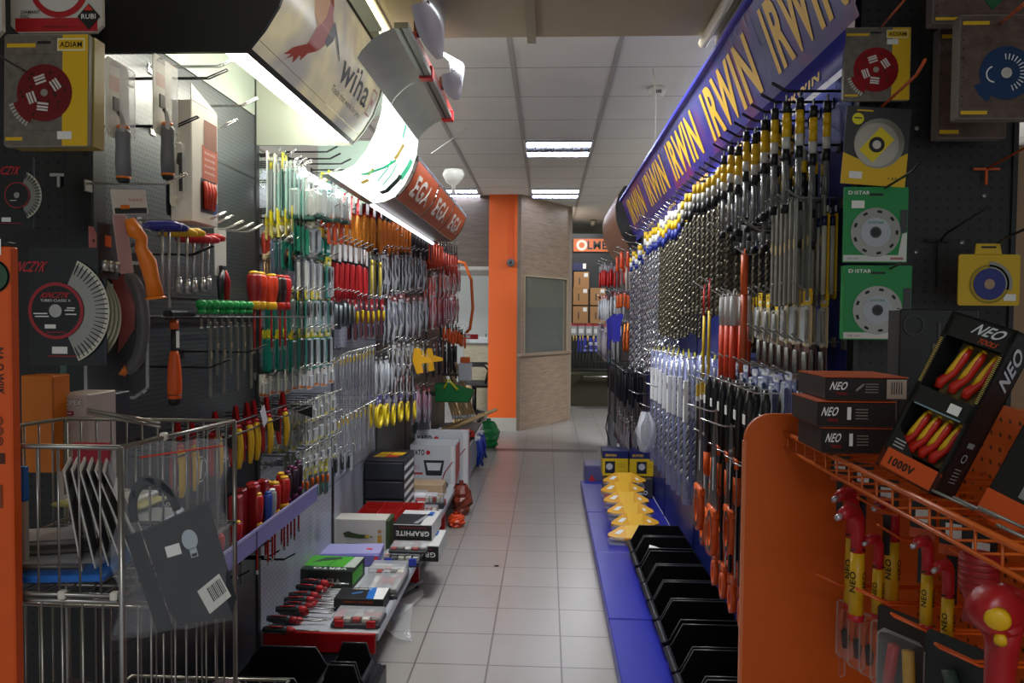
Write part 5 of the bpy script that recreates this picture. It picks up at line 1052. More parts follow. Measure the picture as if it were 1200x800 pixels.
# white cards with bits, and the boxed set
q=onx(208,150,-.94); t=thing('tool_card','white card with a black chuck tool behind the second scraper','blister pack',(q.x,q.y,q.z))
m=MB(); m.prism(card_poly(.08,.20,.006),-.001,.001,P('#e2e2da',.4),FX); m.build('card',t); m=MB(); m.lathe([(.003,0),(.012,-.005),(.014,-.03),(.010,-.035),(.010,-.10),(.001,-.10)],BLACK,12,TR(.012,0,-.06)); m.build('tool',t); m=MB(); m.box(0,.024,-.03,.03,-.18,-.04,BLIS,.005); m.build('blister',t)
q=onx(240,112,-.90); t=thing('boxed_tool_set','tall white and salmon box with a picture of red tools on the near left wall','boxed tool set',(q.x,q.y,q.z)); bw,bh=.15,.335
m=MB(); m.box(-.055,0,-bw/2,bw/2,-bh,-.03,P('#ddd9ce',.5),.002); m.prism([(-bw/2,-.03),(-bw/2,.01),(bw/2,-.03)],-.002,0,P('#ddd9ce',.5),FX); m.build('carton',t)
m=MB(); m.rect(P('#c87058'),TR(.001,0,0)@FX,bw*.6,bh*.26,bw*.18,-bh*.52); m.rect(P('#8a5a48'),TR(.0012,0,0)@FX,bw*.5,bh*.22,bw*.2,-bh*.30)
for k_ in range(4): m.text('tools',WHITE,TR(.0016,bw*.16,-bh*(.44+.05*k_))@FX,bw*.42,bh*.022)
m.rect(P('#243a7c'),TR(.0014,0,0)@FX,bw*.16,bh*.10,bw*.38,-bh*.86); m.build('print',t)
m=MB(); m.rect(P('#2a1c1a'),TR(.0012,0,0)@FX,bw*.62,bh*.26,bw*.12,-bh*.78)
for k_ in range(4): m.tube([(.004,-.012+.018*k_,-bh*.67),(.006,-.010+.018*k_,-bh*.74),(.005,-.008+.016*k_,-bh*.88)],[.005,.0065,.004],P('#c0381c',.4),6)
m.build('window_tools',t)
q=onx(205,190,-.96); t=thing('gauge_pack','dark pack with a small round gauge left of the salmon box','blister pack',(q.x,q.y,q.z))
m=MB(); m.prism(card_poly(.09,.14,.004),-.001,.001,P('#2c2e34'),FX); m.build('card',t); m=MB(); m.lathe([(.001,-.004),(.014,-.004),(.014,.004),(.001,.004)],P('#d0d0cc'),18,TR(.01,.01,-.03)@RY(PI/2)); m.box(.004,.012,-.02,.0,-.12,-.05,STEEL,.002); m.build('gauge',t)
# orange handled knife in bag (leaning)
q=onx(150,222,-.86); t=thing('caulk_tool_pack','orange plastic jointing tool in a clear bag with a white header','tool pack',(q.x,q.y,q.z),0,rot=(.13,0,-.5)); 
m=MB(); m.prism(card_poly(.075,.05,.002),-.001,.001,P('#d0c8bc',.5),FX); m.rect(P('#2c2c2e'),TR(.0012,0,0)@FX,.07,.012,0,-.043); m.rect(P('#d8701c'),TR(.0013,0,0)@FX,.02,.008,-.012,-.035); m.text('tool',P('#c87050'),TR(.0013,.012,-.02)@FX,.03,.008); m.build('header_card',t)
m=MB(); m.tube([(.008,-.01,-.06),(.012,-.006,-.085),(.013,.008,-.10),(.012,.004,-.12),(.014,.014,-.15),(.012,.02,-.19),(.010,.024,-.225)],[.010,.016,.012,.012,.017,.015,.018],P('#e07818',.4),10); m.lathe([(.018,0),(.022,-.005),(.001,-.006)],P('#e07818',.4),12,TR(.010,.024,-.222)); m.build('grip',t)
m=MB(); m.sheet([[(.004+.012*math.sin(i+.7*j)*.3,-.036+.018*j,-.045-.04*i) for j in range(5)] for i in range(5)],LCLEAR); m.build('clear_bag',t)
m=MB(); m.box(-.004,.0,-.04,-.01,-.17,-.05,P('#b08884',.4),.002); m.build('blade',t)
q=onx(126,262,-.88); t=thing('socket_pack','small black pack with an orange mark on the near left wall','blister pack',(q.x,q.y,q.z)); m=MB(); m.prism(card_poly(.07,.11,.004),-.001,.001,P('#1d1e20'),FX); m.rect(ORG,TR(.0012,0,0)@FX,.022,.022,.0,-.035); m.build('card',t); m=MB(); 
for k_ in range(3): m.cyl((.006,-.02+.02*k_,-.075),(.006,-.02+.02*k_,-.095),.007,STEEL,8)
m.build('sockets',t)
q=onx(120,268,-1.0); t=thing('red_square','faded red angle square with holes at the near end of the left wall','square',(q.x,q.y,q.z)); m=MB(); m.prism([(-.05,0),(-.035,0),(.06,-.12),(-.05,-.13)],-.001,.001,P('#a8605c',.4),FX); m.build('plate',t); m=MB()
for k_ in range(4): m.disc(DBLACK,TR(.0014,-.035+.018*k_,-.03-.022*k_)@FX,.004,10)
m.build('marks',t)
# nut drivers with T handles
cols=[('#2a2a7c','blue'),('#d8a81c','amber'),('#d8a81c','amber'),('#b8202c','red'),('#b8202c','red'),('#b8202c','red'),('#b8202c','red')]
for i,(px,py,bot,hc,la) in enumerate(((190,268,350,'#2c2c84','long rod driver with a blue cross handle'),(198,270,362,'#2c2c84','second long rod driver under the blue cross handle'),(209,276,343,'#d8a81c','nut driver with an amber cross handle'),(219,276,345,'#d8a81c','second nut driver with an amber cross handle'),(227,283,343,'#b8242c','slim nut driver with a red cross handle'),(237,284,342,'#b8242c','thick nut driver with a red cross handle'),(244,282,340,'#b8242c','last nut driver with a red cross handle before the cutters'))):
    q=onx(px,py,-.90); k=q.y/FOC; t=thing('t_handle_driver',la,'nut driver',(q.x,q.y,q.z)); Lr=(bot-py)*k
    m=MB(); m.tube([(-.045,0,.006),(-.03,0,.008),(.03,0,.008),(.045,0,.004)],[.006,.011,.011,.006],P(hc,.35),10); m.build('handle',t)
    m=MB(); m.cyl((0,0,0),(0,0,-Lr),.0035,STEEL,8); m.build('rod',t)
    if i>1: m=MB(); m.cyl((0,0,-Lr+.03),(0,0,-Lr),.008,STEEL,8); m.cyl((0,0,-Lr+.036),(0,0,-Lr+.030),.0065,STEEL,8); m.build('socket',t)
bare('c',[(213,258),(222,262),(236,268),(250,270),(262,272)],-.98,XL,'chrome hook carrying the cross handled nut drivers','chrome hooks of the nut drivers',.24)
bare('c',[(226,78),(228,150),(255,124),(160,215)],-.98,XL,'bright chrome hook in the glare under the bird canopy','chrome hooks under the bird canopy',.24)
bare('k',[(165,148),(205,92),(186,298),(258,412),(208,430)],-.98,XL,'black wire hook on the dark pegboard','black wire hooks on the dark pegboard',.26)
# side cutters on white card
q=onx(258,268,-.93); t=thing('cutter_pack','red and black side cutters on a white card in the near left bay','cutters',(q.x,q.y,q.z)); k=q.y/FOC
m=MB(); m.prism(card_poly(.075,56*k,.004),-.001,.001,P('#cfcfc8',.5),FX); m.build('card',t)
for s_ in(-1,1): m=MB(); m.tube([(.008,s_*.006,-50*k),(.010,s_*.022,-62*k),(.010,s_*.02,-84*k)],[.008,.0105,.008],P('#a8181c' if s_>0 else '#26262a',.4),8); m.build('handle',t)
m=MB(); m.prism([(-.014,-44*k),(.014,-44*k),(.01,-54*k),(-.01,-54*k)],.002,.012,P('#2c2c2e',.35,.4),FX); m.build('jaws',t)
# ball hammer
q=onx(204,372,-.92); k=q.y/FOC; t=thing('hammer','orange handled hammer with a black head hanging on the dark pegboard','hammer',(q.x,q.y,q.z))
m=MB(); m.box(-.012,.012,-.035,.055,-.006,.018,P('#1c1c1e',.35,.4),.005); m.prism([(.05,-.004),(.09,.004),(.09,.008),(.05,.016)],-.01,.01,P('#1c1c1e',.35,.4),FX); m.build('head',t)
m=MB(); m.cyl((0,0,-.006),(0,0,-14*k),.011,P('#c85a14',.4),8); m.cyl((0,0,-14*k),(0,0,-42*k),.0085,P('#26262a',.4),8); m.box(.008,.0095,-.007,.007,-36*k,-16*k,WHITE); m.lathe([(.009,-40*k),(.012,-46*k),(.0155,-58*k),(.0175,-80*k),(.016,-96*k),(.012,-104*k)],P('#d8560f',.45),12); m.lathe([(.0165,-92*k),(.014,-104*k),(.001,-106*k)],BLACK,12); m.build('handle',t)
# green handled files on a wire rack (handles up)
for i in range(8):
    px=236+8*i; q=onx(px,366,-.90-.012*(i%2)); Lf=(.10+.07*(i%3)/2)
    put(K('gfile',mk_driver,'#1c9c4c','#1c9c4c','#7a7468',.075,.014),(q.x,q.y,q.z),(0,0,0),'green handled file standing in the black rack on the near left wall','green handled files')
for i in range(7):
    q=onx(246+8*i,378,-.94); L_=.14 if i%2 else .2; put(K('lrod%d'%(i%2),mk_flatbar,L_,.010),(q.x,q.y,q.z-.01),0,'flat grey steel rod hanging under the green handles','steel rods under the green handles')
rk=thing('tool_rack','black wire rack holding the green handled files','rack',(XL,0,0)); a=onx(190,372,-.9); b=onx(352,356,-.9)
m=MB(); 
for dx_ in (.02,.10,.18,.24): m.tube([(dx_,a.y,a.z+.0),(dx_,2.74,a.z+.0)],.0025,BLACK,5)
for y_ in (a.y,2.0,2.2,2.45,2.74): m.tube([(0,y_,a.z),(.24,y_,a.z)],.0025,BLACK,5)
m.build('wire_grid',rk); m=MB(); m.box(0,.006,a.y,2.74,a.z-.02,a.z+.004,BLACK,.001); m.build('back_bar',rk)
RZK=a.z
# big red screwdrivers standing in rack
for (px,hc,cc,la) in ((298,'#8c1c1c','#d8a81c','big insulated screwdriver with a red handle, leftmost in the rack'),(305,'#c83a1c','#e0b020','big orange red screwdriver with a yellow collar in the rack'),(318,'#c83a1c','#e0b020','second big orange red screwdriver with a yellow collar'),(328,'#2a1c1c','#c02c1c','big black screwdriver with a red collar in the rack'),(334,'#b81c20','#b81c20','all red insulated screwdriver at the right of the rack')):
    q=onx(px,354,-.92); q=Vector((-.92,q.y,RZK+.008)); t_=put(K('bigd'+hc+cc,mk_driver,hc,cc,'#c02020',.26,.024),(q.x,q.y,q.z+.02),(0,0,0),la)
# ---- pliers rack (black wire) with insulated pliers
pr_=thing('tool_rack','black wire rack with insulated pliers at mid height of the dark pegboard','rack',(XL,0,0))
za=1.085
m=MB()
for dx_ in (.03,.07,.11,.15,.19,.23): m.tube([(dx_,1.72,za),(dx_,2.76,za)],.0025,BLACK,5)
for k_ in range(14): y_=1.72+.08*k_; m.tube([(0,y_,za),(.23,y_,za),(.23,y_,za+.035),(.19,y_,za+.035)],.0022,BLACK,5)
m.tube([(.23,1.72,za+.035),(.23,2.76,za+.035)],.0025,BLACK,5); m.build('wire_grid',pr_)
m=MB()
for y_ in (2.06,2.40,2.74): m.prism([(.10,za),(.232,za),(.232,za-.045)],-y_-.002,-y_,BLACK,M_XZ)
m.build('bracket',pr_)
for (px,py,la,hc,tc) in ((208,515,'yellow and red insulated pliers with flat steel jaws, first in the rack behind the basket','#c8a014','#a81820'),(224,512,'yellow and red insulated pliers, second behind the basket','#c8a014','#a81820'),(252,498,'insulated pliers with a price tag behind the basket corner','#c8a014','#a81820'),(276,486,'insulated pliers beside the basket corner with red tops','#d0a818','#b81c24'),(289,481,'insulated pliers with grey tips in the middle of the rack','#d0a818','#b81c24'),(297,479,'insulated pliers close behind the grey tipped pair','#d0a818','#b81c24'),(312,473,'insulated pliers with the white hanging tag','#d0a818','#b81c24'),(331,466,'insulated pliers at the far end of the black rack','#d0a818','#b81c24')):
    q=onx(px,py-28,-.895); put(K('ipl',mk_plier,'#d0a818','#b01c24','#a81c20',.17,None,'pliers','#a81c20'),(q.x,q.y,za+.065),(0,0,.9),la)
t=thing('price_tag','white hanging price tag on the pliers rack','tag',tuple(onx(307,478,-.86))); m=MB(); m.T=RX(.5); m.box(0,.001,-.018,.018,-.06,0,P('#c8c6d0'),.0); m.build('tag_card',t); m=MB(); m.tube([(0,0,0),(0,-.004,.01)],.001,WHITE,4); m.build('string',t)
# poster panels behind the rack
pp=thing('tool_poster','dark poster with round tool pictures below the pliers rack','poster',(XL+.003,0,0))
m=MB(); m.box(0,.002,1.82,2.76,.80,1.03,P('#20252d',.5)); m.build('sheet',pp)
m=MB()
for (y_,z_,tx) in ((2.32,.93,''),(2.50,.96,''),(2.70,.97,'')):
    m.disc(P('#b8bcc0'),TR(.003,y_,z_)@FX,.042,20,.036); m.disc(P('#8c2c24'),TR(.003,y_-.005,z_+.012)@FX,.010,12); m.prism([(y_-.012,z_-.03),(y_+.004,z_-.03),(y_+.012,z_+.03),(y_,z_+.03)],.003,.0034,P('#c8c8c8'),FX)
for (y_,z_) in ((2.14,.90),(2.58,.93)): 
    m.text('Dynamic',WHITE,TR(.003,y_,z_)@FX,.09,.02); m.text('VDE',WHITE,TR(.003,y_-.03,z_-.03)@FX,.04,.014)
m.build('print',pp)
# ---- screwdriver shelf with the purple price rail
sh=thing('screwdriver_shelf','black shelf with a violet price rail on the near left wall','shelf',(XL,0,0))
m=MB(); m.box(0,.225,1.76,2.80,.735,.745,BLACK,.001); m.build('board',sh)
m=MB(); m.box(.225,.232,1.76,2.80,.715,.778,mat('price_rail_violet','#6c67a8',.3),.002); m.box(.232,.234,1.76,2.80,.772,.78,P('#a8a4cc',.3)); m.box(.232,.2335,2.2,2.206,.715,.778,P('#3c3a60')); m.build('price_rail',sh)
def scr(px,py,h,hc,cc,la,L_=.2,r=.015,X=-.92,grp=None):
    q=onx(px,py,X); put(K('scr%s%s%g%g'%(hc,cc,L_,r),mk_driver,hc,cc,'#b01c20',L_,r),(X,q.y,.752),(0,0,0),la,grp)
RZ_=[(-.98,2.56),(-.93,2.50),(-.98,2.48),(-.93,2.44),(-.98,2.40),(-.90,2.58),(-.90,2.52)]
for i,(px,la) in enumerate(((301,'yellow topped red screwdriver at the middle of the shelf, left'),(313,'yellow topped red screwdriver behind the blue one'),(322,'wide yellow topped red screwdriver in the front row'),(330,'yellow topped red screwdriver next to the wide one'),(333,'tall yellow topped screwdriver near the violet handles'),(311,'rear yellow topped screwdriver in the shelf middle'))):
    scr(px,570,0,'#b0201c','#e0a818',la,.26,.021,-.90-.03*(i%2))
for i,(px,la) in enumerate(((337,'dark violet screwdriver, first of the cluster'),(341,'dark violet screwdriver, middle of the cluster'),(345,'dark violet screwdriver, third of the cluster'),(350,'dark violet screwdriver, last of the cluster'))): scr(px,560,0,'#30202c','#5c1c4c',la,.27,.016,-.91-.02*(i%2))
for i,(px,c,la) in enumerate(((276,'#8c1418','dark red boxed screwdriver left of the front row'),(289,'#7c1016','dark red boxed screwdriver in front of the poster'),(297,'#8c1418','second dark red boxed screwdriver'),(303,'#a01a1e','third dark red boxed screwdriver next to the yellow tops'),(308,'#8c1418','dark red boxed screwdriver beside the blue handle'))):
    q=onx(px,590,-.91); t=thing('screwdriver_pack',la,'screwdriver',(-.91-.02*(i%2),q.y,.746)); m=MB(); m.box(-.016,.016,-.019,.019,0,.145,P(c,.3),.004); m.build('red_sleeve',t); m=MB(); m.box(.014,.0148,-.010,.010,.055,.085,PAPER); m.build('label',t); m=MB(); m.cyl((0,0,-.0),(0,0,.14),.009,P('#c8281c'),8); m.build('handle',t)
scr(314,590,0,'#2c4aa0','#2c4aa0','blue handled screwdriver at the front of the shelf',.24,.015,-.885)
scr(319,588,0,'#9ca0a4','#c8ccd0','silver handled screwdriver beside the blue one',.24,.015,-.885)
for i,(px,la) in enumerate(((244,'red screwdriver head close behind the hanging pouch'),(256,'rounded red screwdriver right of the pouch'),(277,'red screwdriver with a yellow dome in front of the boxed ones'))): scr(px,610,0,'#b01c20','#d8a418' if i!=1 else '#b01c20',la,.17,.017,-.89)
# rods below the shelf
for i in range(9):
    q=onx(262+7*i,640,-.97); put(K('rodd',mk_flatbar,.16,.008),(-.97-.02*(i%3),q.y,.72),0,'thin steel shaft poking down under the violet railed shelf','steel shafts under the screwdriver shelf')
bare('k',[(290,640),(300,652),(262,676),(320,655)],-.98,XL,'empty black hook low on the pegboard under the shelf','empty black hooks under the shelf',.2)
# ================= BLACK BINS ON THE NEAR LEFT BASE =================
def mk_bin(w,d,h):
    """open storage bin: w along the aisle (y), d deep (x), opening to +x"""
    r=thing('storage_bin','','storage bin'); B_=mat('bin_plastic','#101113',.35); th=.003
    pr=[(0,0),(d*.93,0),(d,h*.35),(d*.98,h*.42),(d*.93,h*.50),(d*.80,h),(d*.12,h),(0,h*.62)]
    for s_ in (0,1):
        y=s_*(w-th); m=MB(); m.prism(pr,-(y+th),-y,B_,M_XZ); m.tube([(x,y+th/2,z) for x,z in pr[3:]],.0035,P('#2e3034',.35),5); m.build('side_wall',r)
    m=MB(); m.box(0,d*.93,0,w,0,th,B_); m.build('floor_plate',r)
    m=MB(); m.box(0,th,0,w,0,h*.62,B_); m.build('back_wall',r)
    m=MB(); m.sheet([[(d*.93,y,.0) for y in (0,w)],[(d,y,h*.35) for y in (0,w)],[(d*1.03,y,h*.42) for y in (0,w)],[(d*.95,y,h*.50) for y in (0,w)],[(d*.94,y,h*.38) for y in (0,w)]],P('#26282b',.3)); m.build('front_lip',r); return r
bs_=thing('black_base_unit','black base platform with storage bins at the near left','base platform',(0,0,0))
m=MB(); m.box(-1.09,-.62,1.5,2.82,.0,.085,P('#1b1f26',.4),.006); m.build('deck',bs_); m=MB(); m.box(-.62,-.605,1.5,2.82,.0,.08,P('#0f1114',.4),.002); m.build('front_edge',bs_)
BL=K('binL',mk_bin,.24,.30,.125); BLs=K('binS',mk_bin,.15,.20,.11)
put(BL,(-1.07,2.14,.087),0,'large black bin in the middle of the near left base'); put(BL,(-1.07,1.87,.087),0,'large black bin nearest to the wire basket'); put(BL,(-1.07,2.42,.087),0,'large black bin against the red edged table')
put(BLs,(-.90,2.62,.14),0.0,'small black bin with red price dots, rear one') if False else None
for i,(x,y,la) in enumerate(((-.765,2.60,'small dark bin with orange dots beside the table end'),(-.765,2.42,'small dark bin in the second place from the table'),(-.765,2.24,'small dark bin in the third place from the table'))):
    b=put(K('binT',mk_bin,.16,.13,.115),(x,y-.03,.087),0,la)
m=MB()
for (x,y,z) in ((-.66,2.66,.19),(-.70,2.50,.195),(-.66,2.48,.18)): m.cb((x,y,z),(.012,.004,.012),ORG)
# ================= LEFT TABLES AND WHAT LIES ON THEM =================
TZ=.19; TGREY=P('#b4b7bd',.35); TRED=P('#a81018',.35)
tb=thing('display_table','low grey topped display table with red edge and red legs along the left wall','display table',(0,0,0))
m=MB(); m.box(-1.095,-.652,2.85,5.42,TZ-.012,TZ,TGREY,.003); m.build('table_top',tb)
m=MB(); m.box(-1.095,-.652,2.838,2.85,.11,TZ-.001,TRED,.003); m.build('end_panel',tb)
m=MB(); m.box(-.652,-.640,2.84,5.42,TZ-.03,TZ+.004,P('#a6abb6',.3,.3),.003); m.build('edge_rail',tb)
for y in (3.86,4.84):
    m=MB(); m.box(-.70,-.655,y-.02,y+.02,.03,TZ-.012,TRED,.003); l=m.build('leg',tb); m=MB(); m.lathe([(.001,0),(.018,0),(.016,.012),(.006,.014),(.006,.03)],BLACK,10,TR(-.675,y,0)); m.build('foot',l)
m=MB(); m.box(-1.09,-.72,2.9,5.4,0,TZ-.012,P('#4e5057',.5)); m.build('base_box',tb)
def box_thing(name,label,cat,cx,cy,z,w,d,h,col,rz=0,side=None,bv=.002,rough=.5):
    t=thing(name,label,cat,(cx,cy,z),rz); m=MB(); m.box(-w/2,w/2,-d/2,d/2,0,h,P(col,rough),bv)
    if side: m.box(-w/2-.0006,w/2+.0006,-d/2-.0006,d/2+.0006,.0,h*.98,P(side,rough),bv)
    m.build('carton',t); return t
def pt(px,py,z=TZ): q=onz(px,py,z); return q.x,q.y
# screwdriver pile: handles to the left, blades to the right
def mk_lying(L_=.22,c1='#2a2b2e',c2='#b01c22'):
    r=thing('lying_screwdriver','','screwdriver'); R=.016
    m=MB(); m.lathe([(.001,0),(R*.7,.002),(R*.95,.02),(R*.8,.05),(R,.085),(R*.75,.098)],P(c1,.45),10,RY(PI/2)); m.build('handle',r)
    m=MB(); m.lathe([(R*.78,.094),(R*.9,.10),(R*.7,.118),(.006,.125)],P(c2,.4),10,RY(PI/2)); m.tube([(.02,-.006,R*.86),(.08,-.006,R*.93)],.003,P(c2,.4),5); m.build('red_collar',r)
    m=MB(); m.cyl((.12,0,0),(L_,0,0),.003,STEEL,6); m.build('shaft',r); return r
ly=[(302,733,.0),(305,722,.06),(315,712,-.03),(318,703,.05),(322,698,-.08),(330,694,.02),(332,686,.08),(338,680,.0),(345,674,-.03),(325,706,.12),(336,690,-.1),(312,728,-.06),(328,700,.1),(342,684,-.06),(333,711,-.12),(347,678,.05),(320,717,.1)]
for i,(px,py,a) in enumerate(ly):
    x,y=pt(px,py+3,TZ+.02); lay=.017+(.026 if i>=9 else 0)
    put(K('ly%d'%(i%3),mk_lying,.22,['#2a2b2e','#26262a','#33343a'][i%3],['#b01c22','#c0242a','#9c1c20'][i%3]),(max(x,-1.085),y,TZ+lay),(0,0,a),'black and red screwdriver lying in the pile at the table end','screwdrivers piled on the table')
for i,(px,py) in enumerate(((383,690),(390,689))):
    x,y=pt(px,py); put(K('ly9',mk_lying,.18,'#2a2b2e','#b01c22'),(x,y+.1,TZ+.04),(.0,.15,-PI/2),'black and red screwdriver lying lengthwise next to the blue striped box','screwdrivers beside the blue striped box')
# clear organiser with red latches
def organiser(px0,px1,py0,py1,z,h,label,col='#c9cdd2',latch='#b01c20',fill='#a8a49c'):
    x0,y0=pt(px0,py1,z); x1,_=pt(px1,py1,z); _,y1=pt(px0,py0,z+h)
    w,d=x1-x0,max(.06,y1-y0); t=thing('organiser_case',label,'organiser case',(x0,y0,z))
    m=MB(); m.box(0,w,0,d,0,h*.45,P('#2c2e34',.4),.004); m.build('tray',t)
    m=MB(); m.box(.002,w-.002,.002,d-.002,h*.45,h,clear('case_lid',col,.04,.3),.006); m.build('clear_lid',t)
    m=MB(); 
    for i in range(5):
        for j in range(3): m.cb((w*(.12+.19*i),d*(.2+.3*j),h*.62),(w*.15,d*.24,h*.35),P(random.choice([fill,'#8c8880','#c9c4b8','#6c6a66','#a03c38']),.5),.002)
    m.build('small_parts',t)
    if latch: 
        for u in (.18,.82): m=MB(); m.box(w*u-.018,w*u+.018,-.006,.004,h*.15,h*.75,P(latch,.4),.002); m.build('latch',t)
    return t,w,d
organiser(387,446,708,736,TZ,.045,'clear case of small bits with red latches at the table corner')
# blue striped box
def graph(t,w,h,word,c,y,up=False,bold=.03):
    m=MB(); M_=TR(0,y,0)@F_NY
    if up: M_=M_@TR(0,h,0)@RZ(PI)
    return m,M_
x0,y0=pt(391,716); x1,_=pt(450,716); 
t=box_thing('tool_box_carton','black box with a blue and white stripe and small orange print on the table','box',(x0+x1)/2,y0+.065,TZ,x1-x0,.13,.055,'#1a1a1c')
w=x1-x0; m=MB(); m.text('POWER TO YOUR HANDS',ORG,TR(0,-.0665,.042)@F_NY,w*.6,.008); m.prism([(w*.15,-.064),(w*.3,-.064),(w*.24,.064),(w*.09,.064)],.0552,.0562,P('#1c6cc0')); m.prism([(w*.3,-.064),(w*.49,-.064),(w*.49,.064),(w*.24,.064)],.0552,.0562,WHITE); m.prism([(-w*.2,-.02),(-w*.02,.0),(.0,.02),(-w*.2,.0)],.0552,.0562,P('#3c6ca8')); m.text('GRAPHITE',WHITE,TR(-.01,.045,.0565),w*.4,.014,.03); m.build('print',t)
# VERTO box, lettering upside down
x0,y0=pt(345,690); x1,_=pt(412,690); w=x1-x0
t=box_thing('tool_box_carton','green and black box with upside down VERTO lettering','box',(x0+x1)/2+.01,y0+.11,TZ,w,.20,.085,'#1c2a22',-.05)
m=MB(); m.text('VERTO',P('#a8b0a4'),TR(0,-.1012,.035)@F_NY@RZ(PI),w*.62,.028,.04); m.prism([(-w*.49,-.07),(w*.49,-.07),(w*.49,.098),(-w*.49,.098)],.0852,.086,P('#4caa30')); m.prism([(-w*.49,-.098),(w*.49,-.098),(w*.49,-.05),(-w*.49,-.05)],.0852,.0862,P('#1c2a22')); m.text('VERTO',WHITE,TR(.02,-.074,.0868)@RZ(PI),w*.62,.026,.04)
m.prism([(-w*.36,.0),(-w*.1,.03),(w*.12,.06),(w*.1,.08),(-w*.2,.07)],.0862,.0868,P('#2c4a34')); m.prism([(w*.28,-.05),(w*.49,-.05),(w*.49,.098),(w*.33,.098)],.0862,.0866,P('#b8c0b4')); m.prism([(-w*.02,-.05),(w*.0,-.05),(w*.06,.098),(w*.04,.098)],.0862,.0866,P('#2c6a30'))
m.box(w/2,w/2+.0012,-.09,.06,.02,.07,P('#4caa30')); m.build('print',t)
# violet long box
x0,y0=pt(366,668); x1,_=pt(440,668); 
t=thing('violet_box','long violet shrink wrapped box lying across the green box end','box',((x0+x1)/2,y0+.16,TZ),.10); w=x1-x0
m=MB(); m.box(-w*.62,w*.5,-.10,.08,0,.062,P('#6f6cb4',.35),.008); m.build('carton',t); m=MB(); m.box(-w*.62,w*.5,-.09,.07,.0623,.063,P('#a8a6d8',.2)); m.cb((w*.30,-.02,.064),(.03,.02,.001),P('#d83c50')); m.cb((w*.44,-.101,.04),(.02,.001,.02),P('#d83c50')); m.build('print',t)
# olive & white multitool box
x0,y0=pt(389,644); x1,_=pt(455,644); w=x1-x0
t=thing('multi_tool_box','white box with a picture of a green rotary tool and green ends','box',((x0+x1)/2,y0,TZ)); H=.165
m=MB(); m.box(-w/2,w/2,0,.12,0,H,P('#c8c4b8',.5),.003); m.build('carton',t)
for s_ in(-1,1): m=MB(); m.box(s_*w/2-.013,s_*w/2+.013,-.004,.124,-.0,H+.002,P('#384a2c',.5),.008); m.build('green_end',t)
m=MB(); m.T=TR(0,-.0012,0)@F_NY
m.prism([(-w*.26,H*.42),(-w*.30,H*.55),(-w*.2,H*.62),(-w*.12,H*.56),(.0,H*.52),(w*.16,H*.5),(w*.16,H*.40),(.0,H*.38)],0,.0008,P('#3c4a24')); m.prism([(w*.1,H*.41),(w*.16,H*.41),(w*.19,H*.45),(w*.16,H*.49),(w*.1,H*.49)],.0008,.0014,P('#c8a024')); m.prism([(w*.19,H*.43),(w*.26,H*.44),(w*.19,H*.47)],0,.001,BLACK)
m.rect(P('#c8963c'),TR(0,0,.0004),w*.08,H*.3,w*.36,H*.35); m.rect(P('#b8782c'),TR(0,0,.0004),w*.06,H*.1,w*.36,H*.62)
for k_ in range(3): m.rect(P('#8c8878'),TR(0,0,.0004),w*.5,H*.02,0,H*(.12+.05*k_))
m.build('print',t)
# GRAPHITE boxes
for i,(zb,ox,la) in enumerate(((TZ,.03,'white and black box with upside down GRAPHITE lettering, the bottom one'),(TZ+.085,.0,'white and black box with upside down GRAPHITE lettering, the top one'))):
    x0,y0=pt(457,665); w=.27
    t=thing('grinder_box',la,'box',(x0+w/2-.055+ox-.0,y0+.10+(.07 if i else 0),zb),-.03 if i else 0); w_=w-.03*i-.04
    m=MB(); m.box(-w_/2,w_/2,-.0,.28,0,.082,P('#c9c9c6',.5),.002); m.build('carton',t)
    m=MB(); m.box(-w_/2+.001,w_/2-.001,-.0016,-.0004,.002,.078,P('#151517',.45)); m.text('GRAPHITE',WHITE,TR(0,-.0022,.036)@F_NY@RZ(PI),w_*.86,.026,.04); m.text('POWER TO YOUR HANDS',RED,TR(0,-.0022,.066)@F_NY@RZ(PI),w_*.7,.008); m.box(-w_/2,w_*.2,.001,.2,.0824,.083,P('#24262a')); m.prism([(w_*.0,.02),(w_*.12,.02),(w_*.3,.2),(w_*.2,.2)],.0832,.0838,P('#8c9296')); m.prism([(w_*.2,.17),(w_*.36,.17),(w_*.36,.25),(w_*.24,.25)],.0832,.0838,P('#1c5cb0')); m.build('print',t)
# clear sets
organiser(418,466,664,702,TZ,.05,'clear case of long bits at the table edge',fill='#8c8e92',latch=None)
organiser(430,474,655,684,TZ,.07,'taller clear case behind the long bits',fill='#a0a4a8',latch=None)
organiser(447,492,642,664,TZ,.06,'clear organiser with a blue latch beside the boxes',fill='#c4c8cc',latch='#2c3cb0')
organiser(455,500,632,648,TZ+.062,.03,'small clear case on top of the blue latched organiser',fill='#d0c8c8',latch=None)
# red tray organiser
x0,y0=pt(412,617,TZ+.06); 
t=thing('parts_tray','open red parts tray with four compartments in the middle of the table','parts tray',(-1.05,4.02,TZ+.0),0); W_,D_=.34,.34
m=MB(); m.box(0,W_,0,D_,0,.004,P('#a81c1c',.4))
for x in (0,W_*.33,W_*.66,W_-.004): m.box(x,x+.004,0,D_,0,.13,P('#b8201e',.4))
for y in (0,D_*.5,D_-.004): m.box(0,W_,y,y+.004,0,.13,P('#b8201e',.4))
m.build('tray',t); m=MB()
for i in range(9): m.cb((W_*(.12+.33*(i%3)),D_*(.15+.28*(i//3)),.05),(W_*.24,D_*.2,.09),P(['#26262a','#8c8a84','#5c5e62'][i%3],.5),.008)
m.build('contents',t)
